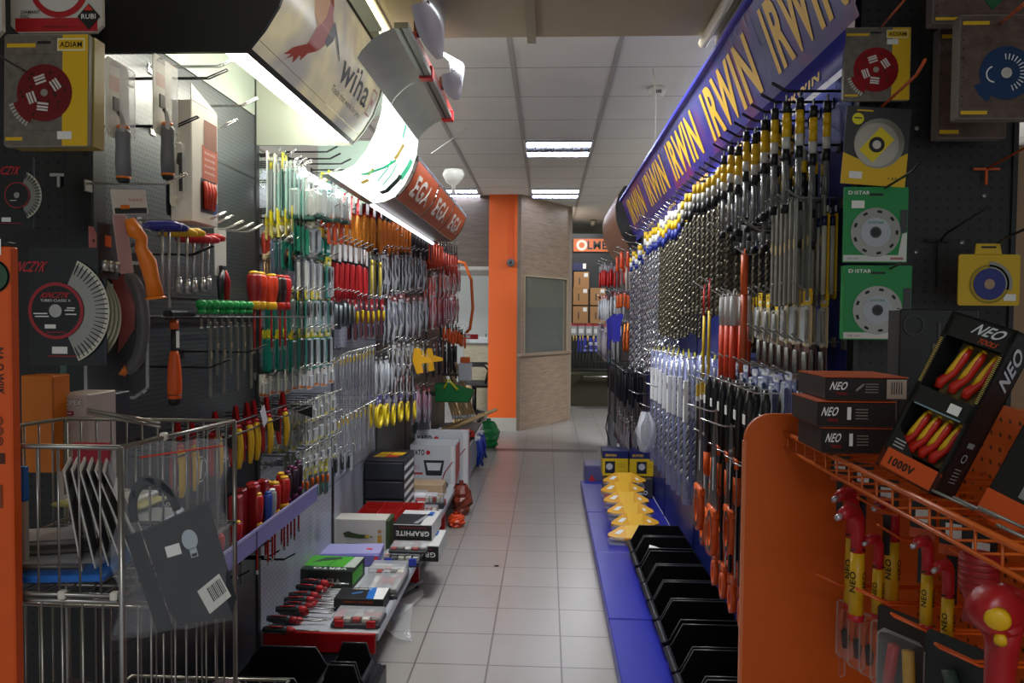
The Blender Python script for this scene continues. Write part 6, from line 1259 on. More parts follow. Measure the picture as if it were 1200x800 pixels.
# black drawer cabinet
x0=-1.092; t=thing('drawer_cabinet','black three drawer cabinet with a yellow and red label on top','drawer cabinet',(x0,4.45,TZ)); W_,D_,H_=.24,.36,.36
m=MB(); m.box(0,W_,0,D_,0,H_,P('#1d2026',.45),.004); m.build('body',t)
for k_ in range(3): m=MB(); m.box(.006,W_-.006,-.010,0,.012+.115*k_,.115*(k_+1),P('#2a2e36',.4),.004); m.build('drawer',t)
m=MB(); m.prism([(.03,.10),(.10,.10),(.12,.26),(.05,.26)],H_+.0004,H_+.0012,YEL); m.prism([(.10,.10),(.18,.10),(.2,.26),(.12,.26)],H_+.0004,H_+.0012,P('#c83c2c')); m.prism([(.12,.16),(.2,.16),(.21,.26),(.13,.26)],H_+.0014,H_+.002,YEL)
for k_ in range(6): m.box(W_+.0004,W_+.0012,.02,.33,.02+.055*k_,.045+.055*k_,WHITE)
m.build('print',t)
# small things behind the trays
organiser(480,512,590,606,TZ,.06,'clear plastic box beside the red tray',fill='#9a9ea4',latch=None)
organiser(498,520,580,596,TZ,.09,'tall clear box at the far corner of the table',fill='#b0b4b8',latch=None)
t=box_thing('wooden_case','pale wooden box under the white tubes on the far table end','box',-.83,5.08,TZ,.28,.18,.09,'#b59b7c'); m=MB(); m.box(-.05,.04,-.1012,-.1004,.03,.06,P('#c8c4c0')); m.build('label',t)
t=thing('poster_tube','white roll with red ends lying in front of the pale wooden box','tube',(-.86,4.92,TZ+.028)); m=MB(); m.cyl((-.15,0,0),(.14,.02,0),.026,P('#d4d2d8',.4),12); m.build('tube',t); m=MB(); m.cyl((-.155,0,0),(-.135,0,0),.0275,P('#c8344c'),12); m.build('red_cap',t)
t=thing('blister_strip','red and white packed strip in front of the white roll','packaged hardware',(-.735,4.80,TZ+.0)); t.scale=(.75,.8,1); m=MB(); m.box(-.14,.12,-.03,.03,0,.045,P('#9c3038',.4),.006); m.build('pack',t); m=MB(); m.box(-.12,.10,-.0315,-.0305,.01,.035,P('#d8d4d4')); m.build('label',t)
# second table / white drawer platform
wp=thing('white_platform','white base drawer platform beyond the grey table','platform',(0,0,0))
m=MB(); m.box(-1.09,-.655,5.86,7.75,.03,.30,P('#c2c5cc',.35),.004); m.build('body',wp); m=MB(); m.box(-1.08,-.67,5.87,7.74,0,.03,BLACK); m.build('toe_kick',wp)
m=MB(); m.box(-1.08,-.67,5.9,7.73,.3,.31,P('#3c3a38',.6)); m.build('top_mat',wp)
# YATO boxes stand on end of the grey table / platform
def yato(x,y,z,w,h,d,la,front=True):
    t=thing('tool_kit_box',la,'box',(x,y,z)); m=MB(); m.box(0,w,0,d,0,h,P('#b9bcc2',.45),.003); m.build('carton',t)
    m=MB(); m.T=TR(0,-.0012,0)@F_NY
    m.text('YATO',BLACK,TR(w*.18,h*.88,0),w*.28,h*.09,.05); m.disc(P('#b01c24'),TR(w*.40,h*.88,0),h*.035,12)
    m.text('3 in 1',P('#b02838'),TR(w*.12,h*.66,0),w*.16,h*.1); m.rect(P('#a82c38'),TR(0,0,0),w*.25,h*.03,w*.16,h*.55)
    m.prism([(w*.30,h*.76),(w*.76,h*.76),(w*.70,h*.52),(w*.36,h*.52)],0,.001,P('#22252b')); m.prism([(w*.36,h*.72),(w*.70,h*.72),(w*.66,h*.60),(w*.40,h*.60)],.001,.0016,P('#c4c7cc'))
    for i in range(3): m.prism([(w*(.06+.13*i),h*.34),(w*(.15+.13*i),h*.34),(w*(.15+.13*i),h*.44),(w*(.11+.13*i),h*.42)],0,.0008,P('#8c2c30'))
    m.tube([(w*.5,h*.34,.002),(w*.66,h*.36,.002),(w*.78,h*.58,.002),(w*.94,h*.74,.002)],.004,P('#8c2028'),6); m.prism([(w*.9,h*.2),(w*.98,h*.2),(w*.98,h*.98),(w*.9,h*.98)],0,.0006,P('#d0d0d2'))
    m.build('print',t)
    m=MB(); m.box(w,w+.001,.0,d,0,h,P('#c8cacf')); m.prism([(0.02,h*.3),(d-.01,h*.55),(d-.01,h*.98),(.02,h*.98)],w+.001,w+.002,P('#c83828'),F_PX); m.build('red_side',t)
    return t
yato(-1.0,5.46,.0,.335,.47,.28,'big white and grey kit box printed with a red jack, handle in front')
yato(-1.02,5.77,.0,.42,.53,.07,'second grey kit box standing close behind the first, its lettering just showing')
yt=thing('black_clamp_case','slim black plastic case lying on the grey table before the kit box','case',(-.80,5.20,TZ+.002)); m=MB(); m.box(0,.27,0,.14,.142,.18,BLACK,.008) if False else m.box(0,.10,0,.14,0,.03,BLACK,.006); m.build('case_body',yt); m=MB(); m.box(.02,.08,-.004,0,.008,.02,P('#b8b8bc')); m.build('label',yt)
bx_=thing('bagged_light_kit','clear pack with a red and black torch leaning at the pegboard foot','blister pack',(-1.05,5.72,.5)); m=MB(); m.box(0,.15,0,.01,0,.24,P('#8c8a94',.4),.002); m.build('card',bx_); m=MB(); m.cyl((.03,-.02,.04),(.03,-.02,.2),.018,P('#1c1c1e'),10); m.cyl((.03,-.02,.2),(.03,-.02,.235),.02,P('#c8302c'),10); m.build('torch',bx_); m=MB(); m.box(.0,.15,-.045,0,.01,.23,LCLEAR,.01); m.build('blister',bx_)
bx_.location=(-1.05,5.80,.465)
# clamps on the platform
def mk_clamp():
    r=thing('hand_clamp','','clamp'); m=MB(); m.box(-.16,.16,-.010,.010,0,.022,P('#1d1d1f',.4,.3),.002); m.build('bar',r); m=MB(); m.prism([(.06,-.02),(.12,-.03),(.16,.0),(.14,.03),(.06,.03)],.022,.05,P('#b8241c',.4)); m.build('jaw',r); m=MB(); m.tube([(.0,0,.03),(-.06,.01,.04),(-.10,.01,.035)],[.010,.014,.010],P('#c8501c',.4),8); m.build('grip',r); return r
for i,(x,y,z,a) in enumerate(((-.86,6.0,.31,.1),(-.84,6.15,.31,.3),(-.82,6.32,.31,-.1),(-.84,6.5,.31,.2),(-.80,6.7,.31,0.05),(-.82,6.9,.31,-.2),(-.84,6.25,.362,.05),(-.82,6.6,.362,.25))):
    put(mk_clamp,(x,y,z),(0,0,a),'black and red hand clamp lying on the white platform','hand clamps on the white platform')
# pair of hammers / wooden sticks
def mk_stick():
    r=thing('tool_shaft','','wooden handle'); m=MB(); m.tube([(0,0,0),(0,0,.3),(0,0,.62)],[.013,.016,.012],woodmat('ash_wood','#a8895c','#cdb389',(6,6,1)),8); m.build('handle',r); m=MB(); m.cyl((0,0,-.01),(0,0,.03),.017,P('#b4b6ba',.35,.5),8); m.build('ferrule',r); return r
tubn=thing('dark_tub','dark round tub holding wooden tool handles at the far left','tub',(-.92,8.35,0)); m=MB(); m.lathe([(.13,0),(.16,.20),(.165,.21),(.15,.20),(.12,.01),(.001,.01)],P('#26282c',.5),20,TR(-.0,0,.0)); m.build('shell',tubn); m=MB(); m.lathe([(.168,.20),(.172,.215),(.15,.22)],BLACK,20); m.build('rim',tubn)
random.seed(5)
for i in range(13):
    a=i*2.4; r_=.02+.09*((i*5)%7)/7; put(mk_stick,(-.92+r_*math.cos(a),8.35+r_*math.sin(a),.02),(random.uniform(-.10,.10),random.uniform(-.12,.16),a),'pale wooden tool handle standing in the dark tub','wooden handles in the tub')
for i in range(8): put(K('stickd',mk_stick),(-.98+.03*i,7.9+.02*i,.33),(random.uniform(-.05,.05),-.30-.03*(i%3),0),'slanting wooden handle leaning left of the dark tub','slanting wooden handles left of the tub')
put(K('sticke',mk_stick),(-.95,6.3,.40),(0,1.15,-.3),'single pale hammer shaft lying over the kit boxes')
put(K('stickf',mk_stick),(-1.0,6.9,.36),(0,1.3,.5),'brown shaft with a red head pointing over the clamps')
# green basket with yellow gloves
gb=thing('green_basket','green plastic tray with a yellow tool hanging at the far left','tray',(-.98,6.55,.66)); m=MB()
m.prism([(0,0),(.30,.0),(.34,.10),(.10,.16),(0,.16)],-.14,-.13,P('#0f7038',.4),M_XZ); m.prism([(0,0),(.30,.0),(.34,.10),(.10,.16),(0,.16)],-.01,0,P('#0f7038',.4),M_XZ); m.box(0,.3,0,.14,0,.006,P('#0f7038',.4)); m.prism([(.30,0),(.34,.10),(.335,.10),(.295,.0)],-.14,0,P('#14904a',.4),M_XZ); m.build('tray_body',gb)
m=MB(); m.tube([(.08,-.01,.12),(.12,-.015,.20),(.20,-.01,.11)],.012,P('#c8c828',.4),6); m.build('yellow_tool',gb)
m=MB(); m.box(-.11,0,.02,.05,.05,.09,DSTEEL); m.build('bracket',gb)
# bags by the platform: blue straps and green bag
def crumple(name,label,cat,loc,s,h,mt,m2=None):
    t=thing(name,label,cat,loc); m=MB(); g=[]
    for a in range(9):
        u=a/8; rr=s*(.35+.65*math.sin(PI*min(1,.12+u*.8))); g.append([(rr*math.cos(b)*(1+random.uniform(-.22,.2)),rr*math.sin(b)*(1+random.uniform(-.22,.2)),h*u) for b in [2*PI*k_/12 for k_ in range(12)]]); g[-1].append(g[-1][0])
    m.sheet(g,mt,False); m.build('bag_body',t)
    m=MB(); m.sheet([[(s*.2*math.cos(b),s*.2*math.sin(b),h*z) for b in [2*PI*k_/8 for k_ in range(9)]] for z in (.97,1.12)],m2 or mt); m.build('bag_neck',t); return t
crumple('green_bag','glossy green plastic bag on the floor at the end of the left display','bag',(-.62,8.05,0),.12,.28,mat('green_film','#0c7c3c',.2,coat=.5))
def mk_strap(c):
    r=thing('blue_strap','','strap'); m=MB()
    for k_ in range(5): m.tube([(random.uniform(-.03,.03),-.04+.02*k_,0),(random.uniform(0,.05),-.04+.02*k_,-.12),(random.uniform(-.02,.05),-.04+.025*k_,-.25)],.013,P(c,.35),6)
    m.build('webbing',r); m=MB(); m.cb((0.0,0,.0),(.05,.10,.03),P('#c8ccd4'),.004); m.build('buckle',r); return r
for i,(y,c,la) in enumerate(((6.75,'#1c3ca8','bundle of blue straps hanging over the platform edge, the nearer'),(7.1,'#20349c','bundle of blue straps hanging over the platform edge, the farther'))):
    put(K('strap%d'%i,mk_strap,c),(-.62,y,.31),0,la)
crumple('orange_net','orange red netted bag on the floor by the table leg','bag',(-.60,5.0,0),.06,.09,P('#d84a20',.4))
crumple('brown_hose_bundle','brown bundled bag at the far corner of the grey table','bag',(-.60,5.30,0),.075,.22,P('#7c3424',.4))
# papers under the table
t=thing('paper_sheet','folded white paper sheets slipping from under the table onto the floor','paper',(0,0,0)); 
c_=[onz(*p,.004) for p in ((447,712),(495,690),(497,697),(462,728))]; m=MB(); m.add([c_[0],c_[1],c_[2],c_[3]],[(0,1,2,3)],P('#d8d8d6',.6)); m.add([Vector((v.x,v.y,v.z+.03+.02*i)) for i,v in enumerate((c_[0],c_[1],c_[2]))]+[Vector((c_[3].x-.06,c_[3].y+.05,.05))],[(0,1,2,3)],P('#c8c8c8',.6)); m.build('sheets',t)
t=thing('film_sheet','crumpled clear plastic film on the floor at the table corner','plastic film',(0,0,0)); a=onz(440,745,.0); m=MB(); g=[]
for i in range(8):
    g.append([(a.x+.0+.035*j+random.uniform(-.01,.01)-.01*i,a.y+.06*i-.02*j,.012+.04*abs(math.sin(i*1.3+j*.9))*(1-j/8)) for j in range(6)])
m.sheet(g,clear('floor_film','#e6e8ea',.5,.15),False); m.build('film',t)
bit=thing('debris','small dark scrap lying on the floor tiles','scrap',tuple(onz(582,663,.003))); m=MB(); m.box(-.012,.012,-.006,.006,0,.004,BLACK); m.build('scrap_piece',bit)
# ================= RIGHT BASE: bins, bags, boxes =================
BRt=K('binR',mk_bin,.20,.32,.16)
ys_=[1.78,2.00,2.22,2.44,2.66,2.90,3.12,3.34,3.56,3.80,4.02]
words=['nearest','second nearest','third nearest','fourth','fifth','sixth','seventh','eighth','ninth','tenth','farthest']
extra=['cut off by the bottom edge','beside the orange panel foot','behind the first full one','with a bare floor','under the hacksaw tips','under the orange loop handles','just past the loop handles','near the middle of the plinth','with pale packets','holding white paper','touching the yellow gloves']
for i,y in enumerate(ys_):
    put(BRt,(.785,y+.20,.092),PI,'black bin on the blue plinth, %s from the front, %s'%(words[i],extra[i]))
t=thing('folded_paper','folded white paper inside a bin on the blue plinth','paper',(.58,4.12,.17)); m=MB(); m.prism([(-.08,-.05),(.12,-.02),(-.05,.05)],0,.004,WHITE,RX(.5)); m.build('sheet',t); t.location=(.6,3.9,.20)
t=thing('packet','small pale packet in the bin beside the papered one','packet',(.56,3.66,.10)); m=MB(); m.box(-.04,.04,-.02,.02,0,.02,P('#b8bca8'),.004); m.build('wrapper',t)
for i,y in enumerate((2.1,2.55,3.0)): 
    t=thing('price_dot','small orange sticker on a black bin lip','sticker',(.466,y,.165)) if False else None
# yellow glove packs stacked
def mk_glove():
    r=thing('yellow_pack','','yellow pack'); m=MB(); YG=P('#dca018',.4)
    top=[(-.145,.005),(-.07,.06),(.055,.062),(.14,.012),(.145,-.005),(.06,-.03),(-.07,-.03),(-.15,-.01)]
    m.prism(top,-.012,.012,YG,TR(0,0,.04)@RX(.75)); m.prism([(-.04,-.03),(.04,-.03),(.05,.06),(-.05,.058)],.012,.018,P('#e8b428',.4),TR(0,0,.04)@RX(.75)); m.prism([(-.11,.005),(-.08,.03),(-.05,.03),(-.08,.0)],.0125,.0135,WHITE,TR(0,0,.04)@RX(.75)); m.prism([(.07,.02),(.09,.02),(.10,.0),(.08,.0)],.0125,.0135,P('#e8e0c8'),TR(0,0,.04)@RX(.75)); m.build('yellow_body',r)  # white and cream slivers are highlights put in as colour
    m=MB(); m.box(-.15,.13,-.08,.0,.0,.035,clear('grey_film','#a0a4ac',.25,.12),.01); m.build('film_skirt',r)
    m=MB(); m.cb((-.02,-.06,.037),(.07,.03,.004),P('#b06a24')); m.cb((.05,-.05,.037),(.05,.03,.004),P('#3c4044')); m.build('label',r); return r
for i in range(6):
    put(mk_glove,(.52+.01*((i*3)%4),4.42+.16*i,.092+.03*i),(0,0,.05*((i*5)%3-1)),'yellow pack in clear film in the slanting pile on the blue plinth','yellow packs piled on the blue plinth')
t=thing('grey_clamshell_box','grey boxed cutter set with an orange corner under the blue and yellow boxes','box',(.43,5.52,.092)); m=MB(); m.box(0,.36,0,.18,0,.14,P('#34363c',.4),.004); m.build('carton',t); m=MB(); m.T=TR(0,-.0012,0)@F_NY; m.prism([(.0,.0),(.12,.0),(.08,.05),(.0,.05)],0,.001,P('#d8541c')); m.prism([(.08,.02),(.2,.03),(.24,.07),(.16,.09),(.1,.06)],0,.001,P('#a8a8ac')); m.text('NEO',WHITE,TR(.28,.04,0),.08,.03,.03); m.build('print',t)
for i,(x,la) in enumerate(((.425,'blue and yellow boxed drill set on the left of the pair'),(.625,'blue and yellow boxed drill set on the right of the pair'))):
    t=thing('drill_set_box',la,'box',(x,5.60,.236)); m=MB(); m.box(0,.19,0,.2,0,.185,P('#d8b418',.45),.002); m.build('carton',t)
    m=MB(); m.box(-.001,.191,-.001,.201,.13,.187,P('#18205c',.4),.002); m.text('IRWIN',YEL,TR(.06,-.0022,.155)@F_NY,.08,.02,.05); m.build('blue_band',t)
    m=MB(); m.T=TR(0,-.0012,0)@F_NY; m.rect(P('#1c2430'),TR(0,0,0),.075,.09,.055 if i==0 else .09,.065); m.disc(P('#b8bcc4'),TR(.05 if i==0 else .09,.07,.0006),.025,12); m.rect(P('#a88c20'),TR(0,0,.0004),.05,.004,.14,.09); m.rect(P('#a88c20'),TR(0,0,.0004),.05,.004,.14,.07); m.build('print',t)
t=thing('violet_pack','violet and red film pack beyond the blue and yellow boxes','pack',(.32,6.15,.0)); m=MB(); m.box(0,.18,0,.25,0,.20,P('#5c5c8c',.35),.01); m.build('carton',t); m=MB(); m.prism([(.02,.05),(.1,.05),(.06,.13)],.0,.001,P('#c82c40'),TR(0,-.0012,0)@F_NY); m.rect(WHITE,TR(0,-.002,0)@F_NY,.1,.03,.1,.03); m.build('print',t)
t=thing('grey_panel_stand','upright grey plastic sheet standing at the far end of the right display','panel',(.62,7.6,0)); m=MB(); g=[[(.0+.10*j/4,.05*math.sin(j*.8),z) for j in range(5)] for z in (.0,.3,.6,.95)]; m.sheet(g,P('#8e9196',.4)); m.sheet([[(v[0],v[1]+.006,v[2]) for v in r] for r in g],P('#7c7f84',.4)); m.build('sheet',t); m=MB(); m.tube([(.02,-.01,.55),(-.02,-.03,.3),(.04,-.02,.08)],.006,BLACK,6); m.build('cord',t)
# ================= NEAR RIGHT: cards on the end panel =================
YR=1.92
def rcard(label,px,py,wpx,hpx,name='disc_card',cat='disc pack',Y=YR,rot=0):
    q=ony(px+wpx/2,py,Y); t=thing(name,label,cat,(q.x,q.y,q.z),0,rot=(0,rot,TOEND)); return t,wpx*Y/FOC,hpx*Y/FOC
def cutdisc(m,D,R,mt,label_mt,lr=.55,teeth=True):
    m.disc(mt,D,R,40,R*.16)
    m.disc(label_mt,TR(0,0,0)@D@TR(0,0,.0008),R*lr,32,R*.16)
    for k_ in range(9):
        a=2*PI*k_/9; m.add([D@TR(0,0,.001)@RZ(a)@Vector(v) for v in((R*.80,-R*.09,0),(R*.90,-R*.09,0),(R*.90,R*.09,0),(R*.80,R*.09,0))],[(0,1,2,3)],DBLACK)
t,w,h=rcard('red diamond disc card with a yellow band, topmost on the right end panel',992,32,74,82)
disc_pack(t,w,h,pxw(25,YR),-w*.02,-h*.58,mat('bright_red_disc','#a02028',.22,.5),'small',YW=.27)
t,w,h=rcard('tilted dark grey and yellow card with a small yellow labelled disc',995,126,72,88,rot=0); t.rotation_euler=(.0,0,TOEND); t.rotation_euler=Euler((-.09,0,0)).to_matrix().to_4x4().to_euler() if False else (0.0,0,TOEND)
mm=(Matrix.Rotation(TOEND,4,'Z')@Matrix.Rotation(-.07,4,'X')); t.rotation_euler=mm.to_euler()
m=MB(); m.prism(card_poly(w,h,.002),-.002,0,P('#38383a',.45),FX); m.prism([(-w/2,-h),(w/2,-h),(w/2,-h*.56),(w*.2,-h*.70),(-w*.1,-h*.72),(-w/2,-h*.60)],.0004,.001,YEL,FX); m.build('card',t)
m=MB(); D=TR(.002,0,-h*.48)@FX; m.disc(mat('blade_grey','#9b988c',.3,.7),TR(.0,.006,.004)@D,h*.32,40,h*.05); m.disc(P('#b8b4a8',.3,.5),D@TR(0,0,.0005),h*.28,36,h*.05); m.add([D@TR(0,0,.001)@RZ(.9)@Vector(v) for v in((-h*.2,-h*.12,0),(h*.2,-h*.12,0),(h*.2,h*.12,0),(-h*.2,h*.12,0))],[(0,1,2,3)],P('#e0c81c')); m.disc(BLACK,D@TR(0,0,.0016),h*.10,24,h*.055); m.disc(P('#c8c4bc'),D@TR(0,0,.0018),h*.055,20); m.build('disc',t)
m=MB(); m.disc(P('#e0d81c'),TR(.001,-w*.32,-h*.16)@FX,h*.075,16); m.rect(BLACK,TR(.0014,0,0)@FX,h*.1,h*.015,-w*.32,-h*.15); m.rect(YEL,TR(.001,0,0)@FX,w*.25,h*.02,-w*.22,-h*.05); m.rect(WHITE,TR(.0016,0,0)@FX,w*.2,h*.09,-w*.28,-h*.88); m.text('125',BLACK,TR(.0014,w*.3,-h*.9)@FX,w*.14,h*.03,.02); m.build('print',t)
def distar(label,px,py,wpx=73,hpx=86,Y=YR,low=False):
    t,w,h=rcard(label,px,py,wpx,hpx,Y=Y); G_=P('#138a42',.45)
    m=MB(); m.prism(card_poly(w,h,.002),-.02 if low else -.003,0,G_,FX); m.prism([(-w*.49,-h*.985),(w*.49,-h*.985),(w*.49,-h*.60),(w*.42,-h*.62),(w*.36,-h*.90),(-w*.49,-h*.90)],.0004,.001,P('#d6d6d0'),FX); m.prism([(w*.38,-h*.30),(w*.49,-h*.30),(w*.49,-h*.58),(w*.38,-h*.62)],.001,.0014,P('#3c3c3e'),FX); m.build('card',t)
    m=MB(); D=TR(.002,0,-h*.60)@FX; cutdisc(m,D,h*.325,mat('disc_steel','#8d8a82',.28,.75),P('#aeb6bc',.4),.60); m.disc(BLACK,D@TR(0,0,.0004),h*.06,20); m.disc(P('#3a3a3c'),D@TR(0,0,.0012),h*.075,20,h*.05); m.text('DISTAR',P('#1c8c4c'),D@TR(0,h*.13,.0014),h*.2,h*.03,.03); m.build('disc',t)
    m=MB(); m.text('D',WHITE,TR(.001,-w*.40,-h*.075)@FX,w*.07,h*.048,.06); m.text('ISTAR',WHITE,TR(.001,-w*.22,-h*.075)@FX,w*.24,h*.048,.06)
    if not low: m.rect(WHITE,TR(.001,0,0)@FX,w*.2,h*.1,-w*.28,-h*.23)
    m.rect(BLACK,TR(.001,0,0)@FX,w*.22,h*.03,0,-h*.1); m.text('125 mm',P('#2a4a30'),TR(.0014,-w*.34,-h*.945)@FX,w*.18,h*.025); m.rect(P('#b07070'),TR(.0014,0,0)@FX,w*.2,h*.03,w*.34,-h*.945); m.build('print',t); return t
distar('green and white card with a silver segmented disc, the upper of two',991,219,72,86)
distar('green and white card with a silver segmented disc, the lower of two',991,311,76,85,1.90,True)
t,w,h=rcard('green card edge peeping out left of the lower green disc card',989,312,70,84,Y=1.95); m=MB(); m.prism(card_poly(w,h,.002),-.003,0,GREENM,FX); m.build('card',t)
# concrete print packs at right top
def conc(label,px,py,w_,h_,Y,disc=None):
    t,w,h=rcard(label,px,py,w_,h_,Y=Y); m=MB(); m.prism(card_poly(w,h,.003),-.03,0,P('#77706a'),FX); m.rect(mat('plank_print','#5c4a44',.3,noise=.3,nscale=40),TR(.0006,0,0)@FX,w*.98,h*.98,0,-h/2)
    for k_ in range(14): m.rect(P('#3c3230'),TR(.001,0,0)@FX,w*random.uniform(.3,.9),h*.003,w*random.uniform(-.1,.1),-h*(.1+.06*k_))
    for k_ in range(10): m.disc(DBLACK,TR(.0012,-w*.46,-h*(.06+.09*k_))@FX,.002,8)
    m.build('carton',t); m=MB(); m.rect(YEL,TR(.0014,0,0)@FX,w*.28,h*.035,-w*.33,-h*.08); m.rect(YEL,TR(.0014,0,0)@FX,w*.28,h*.035,-w*.33,-h*.94)
    if disc:
        D=TR(.002,disc[0]*w,disc[1]*h)@FX; R=disc[2]*h; BM=mat('blue_disc_metal','#2c4a78',.25,.6); m.disc(BM,D,R,48,R*.14); m.disc(BM,D@TR(0,0,-.0005),R*1.28,10,R*.98,PI*1.12,PI*1.32); m.disc(P('#c8c4b8'),D@TR(0,0,.0006),R*.2,24,R*.14); m.disc(P('#b8b6b0'),D@TR(0,0,.0004),R*.14,20)
        for k_ in range(14): a=-1.2+.22*k_; m.add([D@TR(0,0,.001)@RZ(a)@Vector(v) for v in((R*.5,-R*.015,0),(R*.72,-R*.02,0),(R*.72,R*.025,0),(R*.5,R*.02,0))],[(0,1,2,3)],WHITE)
        m.disc(WHITE,D@TR(-R*.45,-R*.05,.001),R*.32,20,R*.27,PI*.6,PI*1.5)
    m.build('print',t); return t
conc('plank printed box with a yellow tab behind the blue disc box',1104,32,76,124,1.90,None)
conc('plank printed box with a large blue disc at the upper right',1129,17,104,116,1.72,(.0,-.56,.255))
t=conc('plank printed box with a green corner at the top right edge',1099,-70,110,92,1.80); m=MB(); m.prism([(-.01,-.12),(.05,-.10),(.04,-.14),(.02,-.158)],.002,.003,P('#0e5c34'),FX); m.build('green_mark',t)
# yellow card lower right
t,w,h=rcard('yellow card with a blue disc in a round window, beside the brown carton',1126,298,68,58,Y=1.86)
m=MB(); m.prism(card_poly(w,h,.004),-.004,0,P('#d0ac14',.45),FX); m.prism([(-w*.24,-.001),(-w*.22,w*.18),(w*.16,w*.18),(w*.20,-.001)],-.004,0,P('#d0ac14',.45),FX); m.rect(BLACK,TR(.0006,0,0)@FX,w*.24,.005,-w*.02,w*.12); m.build('card',t)
m=MB(); D=TR(.002,0,-h*.58)@FX; m.disc(P('#8c8a80',.3,.6),D,h*.44,32,h*.30,-.3,1.6); m.disc(P('#8c7c1c'),D,h*.38,32,h*.34); m.disc(P('#1c2878',.35),D@TR(0,0,.0006),h*.31,32,h*.1); m.disc(P('#a88c6c'),D@TR(0,0,.0007),h*.10,20); m.rect(DBLACK,TR(.0012,0,0)@FX,w*.3,h*.38,w*.28,-h*.30) if False else None; m.build('disc',t)
m=MB(); m.rect(WHITE,TR(.0012,0,0)@FX,w*.2,h*.13,w*.34,-h*.84); m.build('sticker',t)
# hooks towards the camera
def stalk(pts,mt,la,cat='hook',r=.0028,name='display_hook'):
    t=thing(name,la,cat,tuple(pts[0])); m=MB(); m.tube([Vector(p)-Vector(pts[0]) for p in pts],r,mt,7); m.build('prong',t); return t
OH=P('#c8541c',.35)
stalk([ony(1027,38,1.99),ony(1060,0,1.62),ony(1075,-20,1.5)],OH,'orange hook rod running through the red disc card')
stalk([ony(1026,132,1.99),ony(1074,88,1.68),ony(1084,70,1.60)],OH,'orange hook rod pointing over the tilted yellow card',r=.0035)
stalk([ony(1028,226,1.99),ony(1070,200,1.72),ony(1078,190,1.68)],BLACK,'black hook rod holding the upper green card',r=.003)
stalk([ony(1033,320,1.99),ony(1056,308,1.80)],DSTEEL,'grey hook rod holding the lower green card')
stalk([ony(1155,42,1.99),ony(1188,15,1.55),ony(1215,-8,1.4)],OH,'pair of orange rods through the blue disc box',r=.0035)
stalk([ony(1102,283,1.99),ony(1108,274,1.9),ony(1158,242,1.62)],BLACK,'black hook rod sticking out of the bare pegboard',r=.003)
stalk([ony(1160,292,1.99),ony(1180,278,1.78),ony(1215,262,1.6)],BLACK,'black hook rod through the yellow card',r=.003)
for (px,py,c,la) in ((1156,198,OH,'orange hook bracket on the black pegboard'),(1100,282,BLACK,'black hook bracket on the black pegboard')):
    q=ony(px,py,1.975); t=thing('hook_bracket',la,'bracket',tuple(q)); m=MB(); m.box(-.033,.033,-.003,.003,-.003,.003,c,.001); m.build('crossbar',t); m=MB(); m.box(-.003,.003,-.003,.003,-.04 if c is OH else -.12,-.003,c,.001); m.build('stem',t)
    if c is OH: m=MB(); m.tube([(0,0,0),(.06,-.2,.06),(.12,-.35,.11)],.0028,OH,7); m.build('rod',t)
# things right of the panel: pale post and box
t=thing('cardboard_carton','tall brown carton edge beyond the end panel','carton',(1.22,2.25,0)); m=MB(); m.box(0,.3,0,.3,0,1.93,P('#a08468',.8),.004); m.build('carton_body',t); m=MB(); m.box(.02,.1,-.002,0,1.6,1.8,P('#8a7058')); m.build('tape',t)
t=thing('yellow_drill_tool','yellow and black tool standing on the brown carton','power tool',(1.25,2.4,1.934)); m=MB(); m.box(0,.06,0,.08,0,.03,P('#d8b020'),.006); m.build('base',t); m=MB(); m.tube([(.03,.04,.02),(.05,.03,.08)],.02,BLACK,8); m.build('grip',t)
# ================= NEO RACK (orange) =================
NR=mat('neo_orange','#c9590f',.42,noise=.02)
rk=thing('orange_tool_stand','orange metal tool stand with a rounded side panel at the near right','display stand',(0,0,0))
YP=1.52
tl,tr_=ony(873,500,YP),ony(985,486,YP)
x0=ony(873,500,YP).x; x1=.80; zt=ony(920,485,YP).z; R=.055
m=MB(); poly=[(x0,0),(x1,0),(x1,zt)]+[(x0+R-R*math.sin(a),zt-R+R*math.cos(a)) for a in [PI/2*k_/8 for k_ in range(9)]]
m.prism(poly,-YP-.012,-YP,NR,M_XZ); m.build('side_panel',rk)
m=MB(); m.box(x0-.002,x0+.004,YP-.001,YP+.013,0,zt-R,P('#d87a4c',.4),.001); m.build('edge_strip',rk)
XB=.745
m=MB(); m.box(XB,XB+.015,.30,YP,.0,zt+.05,pegmat('neo_back','#c4560f','#5a2606',pitch=(.025,.025),r=(.004,.004),rough=.45)); m.build('back_panel',rk)
m=MB(); m.box(.42,XB,.30,YP,0,.10,NR); m.build('base',rk)
zs=1.196; OW=P('#d0601c',.3)
m=MB(); m.tube([(.478,YP-.0,zs),(.478,.45,zs)],.0045,OW,8); m.tube([(.478,YP,zs-.03),(.478,.45,zs-.03)],.003,OW,8)
for k_ in range(22): y=YP-.02-.05*k_; m.tube([(.478,y,zs),(.478,y,zs-.03),(.50,y,zs-.03),(XB,y,zs-.03)],.002,OW,5)
m.build('top_wire_shelf',rk)
def ohook(px,py,X,L_,la,c=None,grp=None):
    q=onx(px,py,X); return put(kind(('hook',L_,c or 'o'),mk_hook,L_,c or 'o'),(X+L_,q.y,q.z),PI,la,grp)
